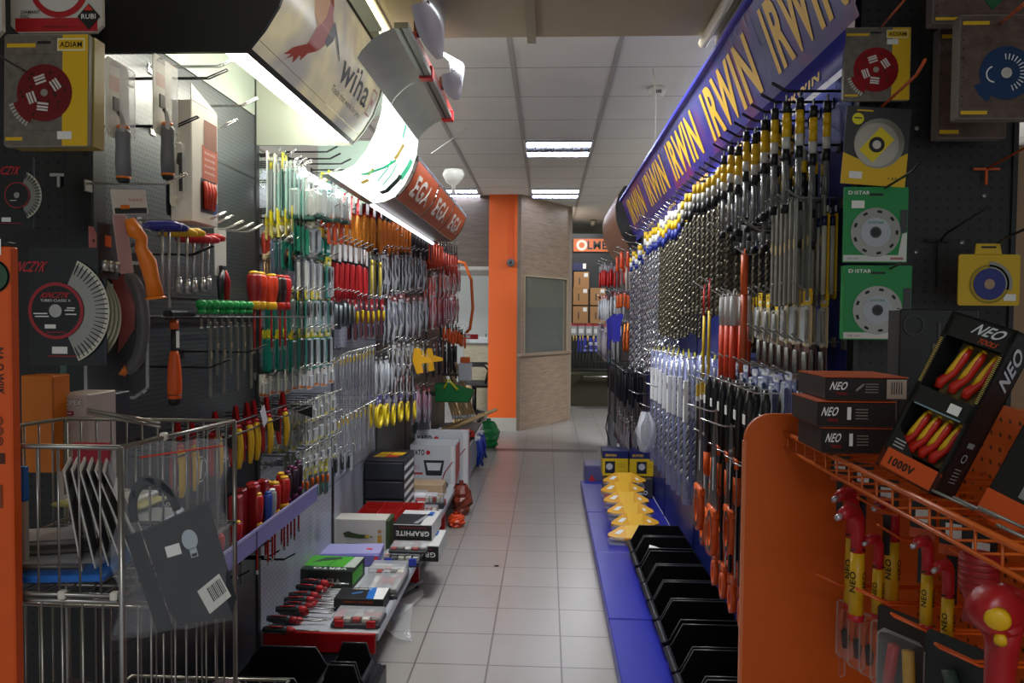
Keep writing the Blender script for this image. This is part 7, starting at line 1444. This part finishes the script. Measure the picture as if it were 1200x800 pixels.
# NEO boxes stacked on the shelf (far end)
def neobox(px,py,w,d,h,z,X0,Y,la,lab=True,rz=0):
    t=thing('tool_set_box',la,'box',(X0,Y,z),rz); m=MB(); m.box(0,w,0,d,0,h,P('#191614',.45),.002); m.build('carton',t)
    m=MB(); m.T=TR(0,-.0012,0)@F_NY; m.box(-.001,w+.001,h*.0,h*.0+.001,-d,.0,P('#c8501c')) if False else None
    m.prism([(.0,.0),(w,.0),(w,h*.06),(0,h*.06)],0,.0006,P('#3a2018')); m.text('NEO',WHITE,TR(w*.16,h*.62,.0005),w*.2,h*.36,.04,.2); m.text('TOOLS',RED,TR(w*.19,h*.28,.0005),w*.14,h*.12,.02)
    m.rect(WHITE,TR(0,0,.0006),w*.05,h*.5,w*.40,h*.55) if lab!=2 else m.rect(P('#b8a898'),TR(0,0,.0006),w*.24,h*.85,w*.86,h*.5)
    if lab==2:
        for k_ in range(5): m.rect(BLACK,TR(0,0,.001),w*.012,h*.55,w*(.80+.03*k_),h*.55)
        m.tube([(w*.36,h*.4,.001),(w*.46,h*.7,.001)],.0022,P('#8c8a86'),5)
    for k_ in range(4): m.rect(P('#8c8278'),TR(0,0,.0006),w*.16,h*.04,w*.56,h*(.35+.12*k_))
    m.build('print',t)
    m=MB(); m.box(-.001,w+.001,-.001,d+.001,h-.0005,h+.001,P('#c04c18',.45),.0); m.build('orange_top',t); return t
zb=zs+.005
b3=neobox(0,0,.118,.12,.042,zb-.0,.460,1.27,'black tool box with white lettering at the bottom of the stack on the orange stand',1)
b2=neobox(0,0,.128,.13,.042,zb+.044,.452,1.27,'black tool box with white lettering in the middle of the stack',1)
b1=neobox(0,0,.135,.14,.038,zb+.088,.470,1.285,'black tool box with a beige barcode label on top of the stack',2)
# survival book-like box
q=ony(1055,362,1.452); t=thing('patterned_box','tall dark box with birch pattern and SURVIVAL lettering behind the tool display','box',(q.x-.0,1.452,zs+.035)); Hs=q.z-zs-.035
m=MB(); m.box(0,.145,0,.05,-.03,Hs,P('#161718',.5),.002); m.build('carton',t)
m=MB(); m.T=TR(0,-.0012,0)@F_NY
random.seed(3)
for k_ in range(22): x_=.06+.1*random.random(); m.rect(P(random.choice(['#8c887c','#5c564c','#a8a494','#3c3830'])),TR(0,0,.0003+.00003*k_),random.uniform(.002,.006),random.uniform(.03,.12),x_,Hs-.08-.05*random.random())
m.text('SURVIVAL',P('#c8c4b4'),TR(.10,Hs-.125,.0012),.10,.022,.03); m.text('ULTIMATE',P('#a8a494'),TR(.09,Hs-.10,.0012),.07,.010); m.disc(P('#2c2c2e'),TR(.025,Hs-.03,.0012),.02,20,.017); m.build('print',t)
# big inclined display boxes with pliers
def plierbox(la,org,ex,ey,w,l,d,cut=True):
    """ex along width, ey up the length, face normal = ex x ey"""
    ex=Vector(ex).normalized(); ey=Vector(ey); ey=(ey-ex*ey.dot(ex)).normalized(); ez=ex.cross(ey)
    M_=Matrix(((ex.x,ey.x,ez.x,org[0]),(ex.y,ey.y,ez.y,org[1]),(ex.z,ey.z,ez.z,org[2]),(0,0,0,1)))
    t=thing('insulated_plier_box',la,'boxed pliers set'); t.matrix_world=M_; t.location=org; t.rotation_euler=M_.to_euler()
    BK=P('#17181a',.45); m=MB(); b=.008
    # frame with two windows
    m.box(0,w,0,l,-d,-d+.004,BK); m.box(0,.003,0,l,-d,0,BK); m.box(w-.003,w,0,l,-d,0,BK); m.box(0,w,0,.003,-d,0,BK); m.box(0,w,l-.003,l,-d,0,BK)
    z_=-.002; m.box(0,w,0,l*.13,z_,0,P('#c9501a',.45)); m.box(0,w,l*.43,l*.54,z_,0,BK); m.box(0,w,l*.86,l,z_,0,BK); m.box(0,w*.08,0,l,z_,0,BK); m.box(w*.93,w,0,l,z_,0,BK)
    m.prism([(w*.08,l*.13),(w*.5,l*.13),(w*.08,l*.27)],z_,0,BK); m.build('carton',t)
    m=MB(); m.box(w*.08,w*.93,l*.13,l*.43,-d+.004,-d+.006,P('#8a7448',.7)); m.box(w*.08,w*.93,l*.54,l*.86,-d+.004,-d+.006,P('#8a7448',.7)); m.build('inner_card',t)
    m=MB(); m.text('NEO',P('#c8ccd0'),TR(w*.66,l*.945,.001),w*.42,l*.062,.04,.25); m.text('TOOLS',P('#d04a20'),TR(w*.70,l*.885,.001),w*.28,l*.028,.02,.15); m.text('1000V',BLACK,TR(w*.40,l*.065,.001),w*.42,l*.05,.06)
    m.rect(WHITE,TR(0,0,.001),w*.18,l*.055,w*.72,l*.48); m.rect(P('#7c98a0'),TR(0,0,.001),w*.75,l*.008,w*.5,l*.432)
    for k_ in range(26): m.rect(P('#c8b45c'),TR(0,0,.001),w*.05,l*.004,w*.95,l*(.56+.011*k_)); m.rect(P('#c8b45c'),TR(0,0,.001),w*.05,l*.004,w*.04,l*(.56+.011*k_))
    for k_ in range(3): m.rect(P('#a8a8a4'),TR(0,0,.001),w*.18,l*.008,w*.22,l*(.155+.02*k_))
    m.build('front_print',t)
    m=MB(); S_=TR(w+.0012,0,0)@RY(PI/2)    # side face: local x -> -z
    m.text('NEO',P('#c8ccd4'),S_@TR(d*.5,l*.80,0)@RZ(PI/2),l*.22,d*.5,.05,.2)
    for k_ in range(5): m.rect(P('#8c8c8c'),S_,d*.3,l*.006,d*.5,l*(.10+.02*k_)); 
    m.disc(P('#a8a8a8'),S_@TR(d*.5,l*.25,0),d*.12,20,d*.09); m.rect(P('#8c8c8c'),S_,d*.3,l*.03,d*.5,l*.33); m.build('side_print',t)
    Rr,Yy=P('#c0281a',.35),P('#dcae18',.35)
    for (yb,yt_,n,xs) in ((.56,.85,3,(.34,.56,.78)),(.15,.42,4,(.24,.42,.60,.78))):
        for i in range(n):
            g=thing('x','','x') if False else None
            m=MB(); xx=xs[i]*w; a,b_=yb*l,yt_*l; zc=-d*.42
            L_=b_-a
            m.tube([(xx-w*.14,a+L_*.0,zc),(xx-w*.15,a+L_*.14,zc),(xx-w*.03,a+L_*.4,zc),(xx+w*.0,a+L_*.75,zc),(xx+w*.03,b_-.004,zc)],[w*.06,w*.075,w*.06,w*.07,w*.05],Rr,10)
            m.tube([(xx-w*.10,a+L_*.30,zc+w*.045),(xx-w*.06,a+L_*.45,zc+w*.045),(xx-w*.02,a+L_*.75,zc+w*.045),(xx+w*.01,b_-L_*.06,zc+w*.035)],[w*.025,w*.045,w*.035,w*.03],Yy,8)
            m.tube([(xx+w*.02,b_-L_*.05,zc),(xx+w*.03,b_,zc)],[w*.055,w*.03],Yy,8); m.tube([(xx-w*.145,a+.001,zc),(xx-w*.14,a+L_*.05,zc)],[w*.03,w*.055],Yy,8)
            m.build('plier_handle',t)
    return t
# corner pixels of the front face: lower left 1025,545 ; upper left 1115,368 ; upper right 1200,372 ; lower right 1090,585
Yn=1.02
LL,LR_=ony(1025,543,1.06),ony(1092,580,.985)
wv=LR_-LL
UL=min((ony(1117,364,y_/1000) for y_ in range(950,1500,5)),key=lambda u: abs((u-LL).normalized().dot(wv.normalized())))
lv=UL-LL
plierbox('large black display box with red and yellow insulated plier handles in two windows',LL,wv,lv,wv.length,lv.length,.05)
t_=ony(1148,600,.97)
m=None
ub=thing('plier_box_side','second black display box leaning behind the first at the right edge','boxed pliers set')
o2=LR_+Vector((.035,-.035,-.012)); ex=wv.normalized(); ey=(lv-ex*lv.dot(ex)).normalized(); ez=ex.cross(ey)
ub.rotation_euler=Matrix(((ex.x,ey.x,ez.x),(ex.y,ey.y,ez.y),(ex.z,ey.z,ez.z))).to_euler(); ub.location=o2
m=MB(); m.box(0,wv.length,0,lv.length*1.0,-.05,0,P('#141516',.45),.002); m.build('carton',ub); m=MB(); m.box(0,wv.length,-.0005,.035,.0,.001,P('#c9501a')); m.rect(P('#8c8c8c'),TR(0,0,.0012),.03,.04,.05,.06); m.disc(P('#a8a8a8'),TR(.05,.10,.0012),.012,20,.009); m.build('print',ub)
# insulated hex wrenches hanging on card
def mk_lwrench(L_,s=1.0,tag_=True):
    r=thing('insulated_hex_wrench','','insulated hex wrench'); Rr,Yy=P('#b8202c',.35),P('#d8aa14',.4)
    m=MB(); m.tube([(0,-.045*s,.002*s),(0,-.030*s,.006*s),(0,-.012*s,.004*s),(0,-.002*s,-.010*s),(0,0,-.03*s),(0,0,-L_*.36)],[.0075*s,.0095*s,.0105*s,.0105*s,.0095*s,.010*s],Rr,10); m.build('red_bend',r)
    m=MB(); m.cyl((0,0,-L_*.36),(0,0,-L_*.92),.0098*s,Yy,10,.0108*s); m.build('yellow_grip',r)
    m=MB(); m.lathe([(.0112*s,-L_*.92),(.0108*s,-L_*.98),(.004*s,-L_)][::1],Rr,10); m.build('red_end',r)
    m=MB(); m.cyl((0,-.044*s,.002*s),(0,-.056*s,.0*s),.0045*s,P('#c8c8d0',.3,.6),6); m.build('hex_tip',r)
    m=MB(); m.text('NEO',BLACK,TR(.0112*s,0,-L_*.62)@FX@RZ(PI/2),.03*s,.009*s,.04); m.text('NEO',BLACK,TR(0,-.0112*s,-L_*.62)@F_NY@RZ(PI/2),.03*s,.009*s,.04)
    m.tube([(-.004,-.014*s,-L_*.33),(.012*s,0,-L_*.33),(-.004,.014*s,-L_*.33)],.0012,BLACK,4); m.build('print_and_tie',r); return r
def mk_swing():
    r=thing('swing_tag','','swing tag'); m=MB(); m.box(-.002,.0,-.018,.018,-.06,0,P('#1a1918',.5),.001); m.build('card',r); m=MB(); m.box(-.003,-.002,-.018,.018,-.06,-.045,P('#c8501c')); m.box(-.0032,-.002,-.010,.010,-.035,-.014,WHITE); m.build('print',r); m=MB(); m.box(-.0001,.0008,-.006,.006,-.13,-.06,BLACK); m.build('strip',r); return r
# tools: (px of stem, y top, y bottom, X)
for (px,py,pb,X,la) in ((964,548,640,.60,'small insulated socket handle, far left under the stack of boxes'),(989,580,632,.62,'short insulated wrench with a red split head'),
    (1006,600,728,.52,'large insulated hex wrench, the right one of the front pair'),(1000,580,718,.56,'large insulated hex wrench, the left one of the front pair'),
    (1030,632,724,.56,'insulated handle with a red neck right of the front pair'),(1047,590,712,.60,'tall insulated handle with a dark red neck'),
    (1088,634,738,.55,'slim insulated hex wrench left of the narrow pair'),(1112,662,766,.56,'slim insulated hex wrench right of the narrow pair')):
    q=onx(px,py,X); L_=(pb-py)*q.y/FOC; s_=L_/.17 if L_<.17 else 1.0
    t=thing if False else None
    r=put(K('lw%d'%(round(L_*200)),mk_lwrench,round(L_*200)/200,max(.5,min(1.15,L_/.155))),(X,q.y,q.z),(0,0,-.9),la)
for (px,py,X,la) in ((964,548,.60,'orange hook of the small socket handle'),(989,580,.62,'orange hook of the short split headed wrench'),(1006,600,.52,'orange hook of the large right hex wrench'),(1000,580,.56,'orange hook of the large left hex wrench'),(1030,632,.56,'orange hook of the red necked handle'),(1047,590,.60,'orange hook of the tall dark necked handle'),(1088,634,.55,'orange hook of the left slim wrench'),(1112,662,.56,'orange hook of the right slim wrench')): ohook(px,py-1,X,round((XB-X)*100)/100,la)
for (px,py,X,la) in ((948,540,.60,''),(985,540,.58,''),(1012,555,.58,''),(1040,575,.58,''),(1082,600,.58,''),(1118,618,.58,''),(1150,640,.57,'')):
    q=onx(px,py,X); put(mk_swing,(X,q.y,q.z+.02),(0,0,.9),'black swing tag with an orange foot and white sticker on the orange stand','swing tags on the orange stand')
# orange hooks
for (px,py,X,la) in ((957,686,.50,'orange double hook low behind the front wrenches'),(1004,706,.50,'orange double hook under the front wrench pair'),(1046,738,.50,'orange double hook under the tall handle'),(1098,776,.50,'orange double hook at the bottom right')):
    ohook(px,py,X,XB-X,la)
for i,(px,py) in enumerate(((1094,595),(1120,605),(1150,618),(1172,640))): ohook(px,py,.50,XB-.50,'grey double hook with black swing tags at the right edge','g','grey hooks at the right edge')
# orange handled pliers in black strip
def mk_mini(): 
    r=thing('orange_plier_pack','','pliers'); m=MB()
    for s_ in(-1,1): m.tube([(0,s_*.004,-.01),(0,s_*.011,-.03),(0,s_*.010,-.06)],[.005,.0065,.005],P('#c85a24',.4),7)
    m.build('handles',r); m=MB(); m.tube([(0,0,-.055),(0,0,-.09)],[.009,.006],P('#26262a',.35,.3),7); m.build('head',r); m=MB(); m.box(-.004,.014,-.017,.017,-.11,.004,LCLEAR,.006); m.build('blister',r); return r
for i,(px,py) in enumerate(((978,712),(992,706),(1006,716),(1020,722),(1034,730),(984,728))):
    q=onx(px,py,.60); put(mk_mini,(.60,q.y,q.z),(0,0,PI+.6),'small orange handled pliers in a blister behind the wrenches','small pliers behind the wrenches')
q=onx(978,664,.68); t=thing('neo_card','black card with NEO lettering behind the wrench pair','card',(.69,q.y,q.z)); t.rotation_euler=(0,0,PI); m=MB(); m.prism(card_poly(.10,.3,.003),-.002,0,P('#191a1c'),FX); m.build('card',t); m=MB(); m.text('NEO',P('#c8c8cc'),TR(.001,.0,-.02)@FX,.07,.022,.04,.2); m.build('print',t)
q=onx(1062,720,.56); t=thing('blister_pack','brown tinted blister with red and yellow handles at the bottom of the stand','blister pack',(q.x,q.y,q.z),PI+.5); m=MB(); m.prism(card_poly(.10,.2,.004),-.002,0,P('#2c2420'),FX); m.build('card',t); m=MB(); m.tube([(.01,-.012,-.05),(.012,-.02,-.12)],.009,P('#b01c20'),8); m.tube([(.01,.012,-.05),(.012,.018,-.12)],.009,P('#d0a018'),8); m.build('handles',t); m=MB(); m.box(0,.024,-.04,.04,-.19,-.03,LCLEAR,.01); m.build('blister',t)
t=thing('blister_pack','brown tinted blister with a dark tool in the bottom right corner','blister pack',tuple(onx(1128,752,.55)),PI+.5); m=MB(); m.prism(card_poly(.10,.2,.004),-.002,0,P('#24282a'),FX); m.build('card',t); m=MB(); m.tube([(.01,-.012,-.04),(.012,.02,-.12)],.009,P('#34463c'),8); m.build('tool',t)
# big insulated ratchet
q=ony(1168,715,.80); t=thing('insulated_ratchet','big red insulated ratchet with a yellow knob at the lower right corner','ratchet',tuple(q)); t.scale=(.74,.74,.74); RM=P('#a81c22',.35)
m=MB(); m.lathe([(.001,-.026),(.030,-.024),(.036,-.012),(.036,.012),(.030,.024),(.001,.026)],RM,20,RX(PI/2-.1)@RY(.2)); m.tube([(0.005,.0,-.01),(.015,.01,-.05),(.018,.02,-.12),(.018,.02,-.22)],[.030,.022,.019,.019],RM,14); m.tube([(.01,.0,.02),(.04,.01,.012),(.045,.01,-.01)],[.02,.015,.012],RM,10); m.build('head_and_handle',t)
m=MB(); m.lathe([(.001,.0),(.0165,.0),(.0165,.010),(.013,.014),(.001,.014)],P('#dcae18',.4),18,TR(-.012,-.022,-.0)@RX(PI/2+.3)@RY(-.5)); m.build('yellow_knob',t)
m=MB(); m.lathe([(.001,.0),(.008,.0),(.008,.014),(.001,.014)],P('#dcae18',.4),12,TR(-.006,-.02,-.028)@RX(PI/2+.3)@RY(-.5)); m.build('yellow_switch',t)
m=MB(); m.cyl((0,0,.0),(0,0,-.02),.0205,P('#d8aa14'),14); m.T=Matrix.Identity(4); m.build('yellow_ring',t).location=(.018,.02,-.19)
t=thing('red_socket_grip','knurled red socket grip hanging above the ratchet','socket',tuple(ony(1148,648,.95))); m=MB(); m.lathe([(.018,0),(.022,-.004),(.022,-.045),(.019,-.05),(.015,-.06),(.018,-.085),(.001,-.088)],P('#9c1820',.5),16); m.build('grip',t); m=MB()
for k_ in range(5): m.lathe([(.0222,-.006-.008*k_),(.0228,-.008-.008*k_),(.0222,-.010-.008*k_)],P('#8c141c'),16)
m.build('knurling',t)
# ================= FAR END =================
# OLMET shelf
sh=thing('tool_display_bay','black shelving bay with an orange sign at the far end of the aisle','shelving bay',(.36,11.9,0))
m=MB(); m.box(0,1.6,0,.04,.55,2.62,pegmat('far_black','#1b1c1c','#0a0a0a',ax=('X','Z'))); m.box(0,1.6,.0,.04,.0,.5,P('#38341c',.7)); m.build('back_panel',sh)
m=MB(); m.box(-.02,.02,-.03,.04,0,2.72,BLACK); m.box(0,1.6,-.03,.0,2.62,2.72,BLACK); m.build('frame',sh)
m=MB(); m.box(.04,1.2,-.035,-.03,2.44,2.64,P('#c4602c',.5)); m.build('orange_sign',sh)
m=MB(); m.T=TR(0,-.037,0)@F_NY; m.disc(P('#d8c8b8'),TR(.17,2.54,0),.085,24,.045); m.text('LMET',BLACK,TR(.47,2.54,0),.42,.13,.05); m.build('sign_lettering',sh)
def mk_kbag():
    r=thing('brown_paper_bag','','paper bag'); m=MB(); m.box(-.12,.12,-.03,.0,-.27,0,KRAFT,.006); m.build('bag',r); m=MB(); m.box(.04,.10,-.032,-.03,-.08,-.02,PAPER); m.box(-.04,-.02,-.032,-.03,-.2,-.09,P('#3a3028')); m.build('print',r); return r
for i,(px,py) in enumerate(((682,321),(682,332+0),(700,332),(682,352),(700,352))):
    pass
for (x,z,la) in ((.53,2.12,'brown paper bag at the top left of the black bay'),(.52,1.87,'brown paper bag at the left of the middle row'),(.79,1.87,'brown paper bag at the right of the middle row'),(.52,1.58,'brown paper bag at the left of the bottom row'),(.79,1.58,'brown paper bag at the right of the bottom row')):
    put(mk_kbag,(x,11.86,z),0,la)
t=thing('blue_tool_card','dark blue pack above the top paper bag','pack',(.50,11.86,2.22)); m=MB(); m.box(-.11,.08,-.02,0,-.08,.04,P('#20244a')); m.build('card',t); m=MB(); m.box(.05,.10,-.021,-.02,-.05,.03,PAPER); m.build('label',t)
def mk_rpk():
    r=thing('red_header_pack','','packed hardware'); m=MB(); m.box(-.055,.055,-.01,0,-.02,.03,P('#a82c34')); m.build('header',r); m=MB(); m.box(-.055,.055,-.02,0,-.17,-.02,P('#8c9090',.4),.004); m.box(-.04,.03,-.022,-.02,-.13,-.06,P('#c8c8c8')); m.build('pack',r); return r
for i in range(7): put(mk_rpk,(.42+.12*i,11.86,1.29),0,'red topped pack in the row under the paper bags','red topped packs under the paper bags')
t=thing('blue_sign','blue sign with white script lettering on the black bay','sign',(.48,11.86,.96)); m=MB(); m.box(0,.62,-.01,0,-.10,.13,P('#1c2c9c',.5),.002); m.build('panel',t); m=MB(); m.text('gloBus',WHITE,TR(.32,-.012,.03)@F_NY,.34,.10,.04,.25); m.rect(P('#8c94d8'),TR(0,-.012,0)@F_NY,.5,.03,.32,-.07); m.build('lettering',t)
def mk_longbit(c): 
    r=thing('long_drill_bit','','drill bit'); m=MB(); spiral(m,.010,0,.42,P(c,.35,.5)); m.build('flutes',r); m=MB(); m.cyl((0,0,.42),(0,0,.50),.011,P('#c8a868'),6); m.build('tip',r); return r
random.seed(11)
for i in range(16):
    c='#3a78a8' if i in(11,12,13) else '#4a4640'; put(K('lb'+c,mk_longbit,c),(.42+.05*i,11.80+.02*(i%2),.62-.0),(random.uniform(-.04,.04),random.uniform(-.1,.06),0),'blue long drill bit in the wire bin' if c=='#3a78a8' else 'long drill bit standing in the wire bin under the blue sign','blue long bits' if c=='#3a78a8' else 'long bits in the wire bin')
t=thing('wire_bin','wire bin holding long drill bits at the far end of the aisle','wire bin',(.37,11.7,.60)); m=MB()
for z in (0,.12,.24,.34): m.tube([(0,0,z),(1.1,0,z)],.004,DSTEEL,5)
for i in range(23): m.tube([(.05*i,0,0),(.05*i,0,.34)],.003,DSTEEL,4)
m.build('front_grid',t); m=MB(); m.box(0,1.1,0,.17,-.01,0,DSTEEL); m.build('shelf',t)
t=thing('wire_shelf','empty wire shelf edge under the wire bin','shelf',(.55,11.5,.50)); m=MB()
for k_ in range(4): m.tube([(0,.05*k_,0),(.8,.05*k_,0)],.005,CHROME,5)
m.box(0,.8,0,.2,-.006,-.004,DSTEEL); m.build('wires',t); m=MB(); m.box(.02,.05,.2,.4,-.03,0,DSTEEL); m.build('bracket',t)
sc=thing('security_camera','small dome camera under the ceiling beside the copper canopy','camera',tuple(onz(695,258,2.90))); m=MB(); m.lathe([(.05,0),(.05,-.03),(.03,-.045)],P('#8c8478'),14); m.build('base',sc); m=MB(); m.lathe([(.04,-.03),(.045,-.06),(.025,-.09),(.001,-.095)],P('#4c4438',.3),14); m.build('dome',sc)
# office: chair, cabinet, white box, yellow thing
def office_chair():
    t=thing('office_chair','black office chair with armrest half hidden behind the orange pillar','office chair',(-.98,10.15,0))
    F=P('#17181b',.6)
    m=MB(); m.box(-.24,.24,-.23,.23,.46,.53,F,.03); m.build('seat',t)
    m=MB(); g=[[(-.27+.05*math.sin(PI*i/5)*-1,-.2+.4*j/4,.56+.09*i) for j in range(5)] for i in range(6)]; m.sheet(g,F); m.sheet([[(v[0]-.03,v[1],v[2]) for v in r] for r in g],F); m.tube([g[0][2],g[5][2]],.03,F,8); m.build('backrest',t)
    for y in(-.24,.24): m=MB(); m.tube([(-.12,y,.50),(-.15,y,.72),(-.08,y,.76),(.15,y,.76),(.21,y,.70),(.17,y,.52)],.018,F,8); m.build('armrest',t)
    m=MB(); m.cyl((0,0,.12),(0,0,.46),.03,BLACK,10); m.build('column',t)
    m=MB()
    for k_ in range(5): a=2*PI*k_/5; m.tube([(0,0,.13),(.27*math.cos(a),.27*math.sin(a),.07)],[.025,.016],BLACK,8); m.lathe([(.001,0),(.025,.005),(.03,.03),(.025,.055),(.001,.06)],BLACK,8,TR(.27*math.cos(a),.27*math.sin(a),0))
    m.build('star_base',t)
office_chair()
t=thing('office_cabinet','pale wooden office cabinet beyond the black chair','cabinet',(-1.28,11.45,0)); m=MB(); m.box(0,.42,0,.4,0,.97,woodmat('pale_oak','#a39a84','#b9b09a',(2,2,8)),.003); m.box(-.01,.43,-.01,.41,.97,.99,P('#6c675c'),.002); m.build('body',t); m=MB(); m.box(.39,.41,-.01,0,.1,.9,P('#5c5c58')); m.build('door_edge',t)
t=thing('white_device','small white device on the office cabinet','box',(-1.2,11.5,.992)); m=MB(); m.box(0,.3,0,.2,0,.10,P('#c4c8cc'),.01); m.build('case',t); m=MB(); m.cyl((.26,.05,.1),(.26,.05,.15),.008,BLACK,8); m.build('knob',t)
t=thing('yellow_case','yellow case standing behind the chair','case',(-.86,11.3,0)); m=MB(); m.box(0,.16,0,.2,.0,.60,P('#c8a814'),.01); m.build('case_body',t); m=MB(); m.box(.03,.13,-.002,0,.4,.5,BLACK); m.build('label',t)
t=thing('red_price_strip','red and white shelf strip at the end of the left wall','shelf strip',(-1.07,7.7,1.18)); m=MB(); m.box(0,.36,0,.03,0,.05,P('#c81c24',.4),.003); m.box(.05,.28,-.002,0,.01,.04,WHITE); m.build('strip',t); m=MB(); m.box(-.02,0,.0,.02,0,.04,DSTEEL); m.build('bracket',t)
t=thing('white_bottle','white and orange boxed tool under the red strip','box',(-.92,7.75,.74)); m=MB(); m.box(0,.14,0,.06,0,.19,P('#c8ccd4',.4),.01); m.build('body',t); m=MB(); m.box(.02,.12,.005,.055,.19,.25,P('#d8641c'),.006); m.build('orange_cap',t); m=MB(); m.box(-.17,0,.02,.04,.05,.08,DSTEEL); m.build('bracket',t)
for y_ in (7.0,7.3,7.6): put(kind(('hook',.14,'k'),mk_hook,.14,'k'),(XL,y_,1.382),0,'black hook of a long dark pack at the far end of the left wall','hooks of the long dark packs')
# long black tools at the end of the left wall and orange hose loop
for i,(x,y,h,c) in enumerate(((-1.0,7.0,.50,'#1e1e20'),(-.97,7.3,.55,'#3a3634'),(-.99,7.6,.5,'#2a2422'))):
    put(K('tall'+c,mk_pack,'long_level_pack','packed tool',.07,h,'#2a2a2c',c,'tube',('#3c3836','#a8a8a8'),.02,.1,None),(x,y,1.38),.0,('long dark packed tool near the yellow plastic parts','long dark packed tool in the middle of the far end','long dark packed tool closest to the chair')[i])
t=thing('hose_loop','orange hose loop hanging down the end of the left wall','hose',(-.98,7.95,2.0)); m=MB(); m.tube([(0,0,.0),(.10,0,-.02),(.17,.02,-.2),(.19,0,-.5),(.16,0,-.72),(.12,0,-.76)],.016,P('#d8641c',.4),8); m.build('hose',t); m=MB(); m.box(-.12,0,-.01,.01,-.02,.02,DSTEEL); m.build('bracket',t)
def mk_yclamp():
    r=thing('yellow_clamp','','clamp'); m=MB(); m.prism([(-.02,0),(.02,0),(.03,-.05),(.10,-.07),(.10,-.09),(.03,-.10),(.04,-.16),(0,-.17),(-.03,-.08)],-.012,.012,P('#e0a41c',.4),F_NY); m.build('jaw_body',r); m=MB(); m.cyl((0,0,-.06),(-.1,0,-.06),.006,DSTEEL,6); m.build('bar',r); return r
for px,la in ((489,'yellow plastic spring clamp, the left of two'),(503,'yellow plastic spring clamp, the right of two')):
    q=onx(px,408,-.86); put(mk_yclamp,(q.x,q.y,q.z),0,la)
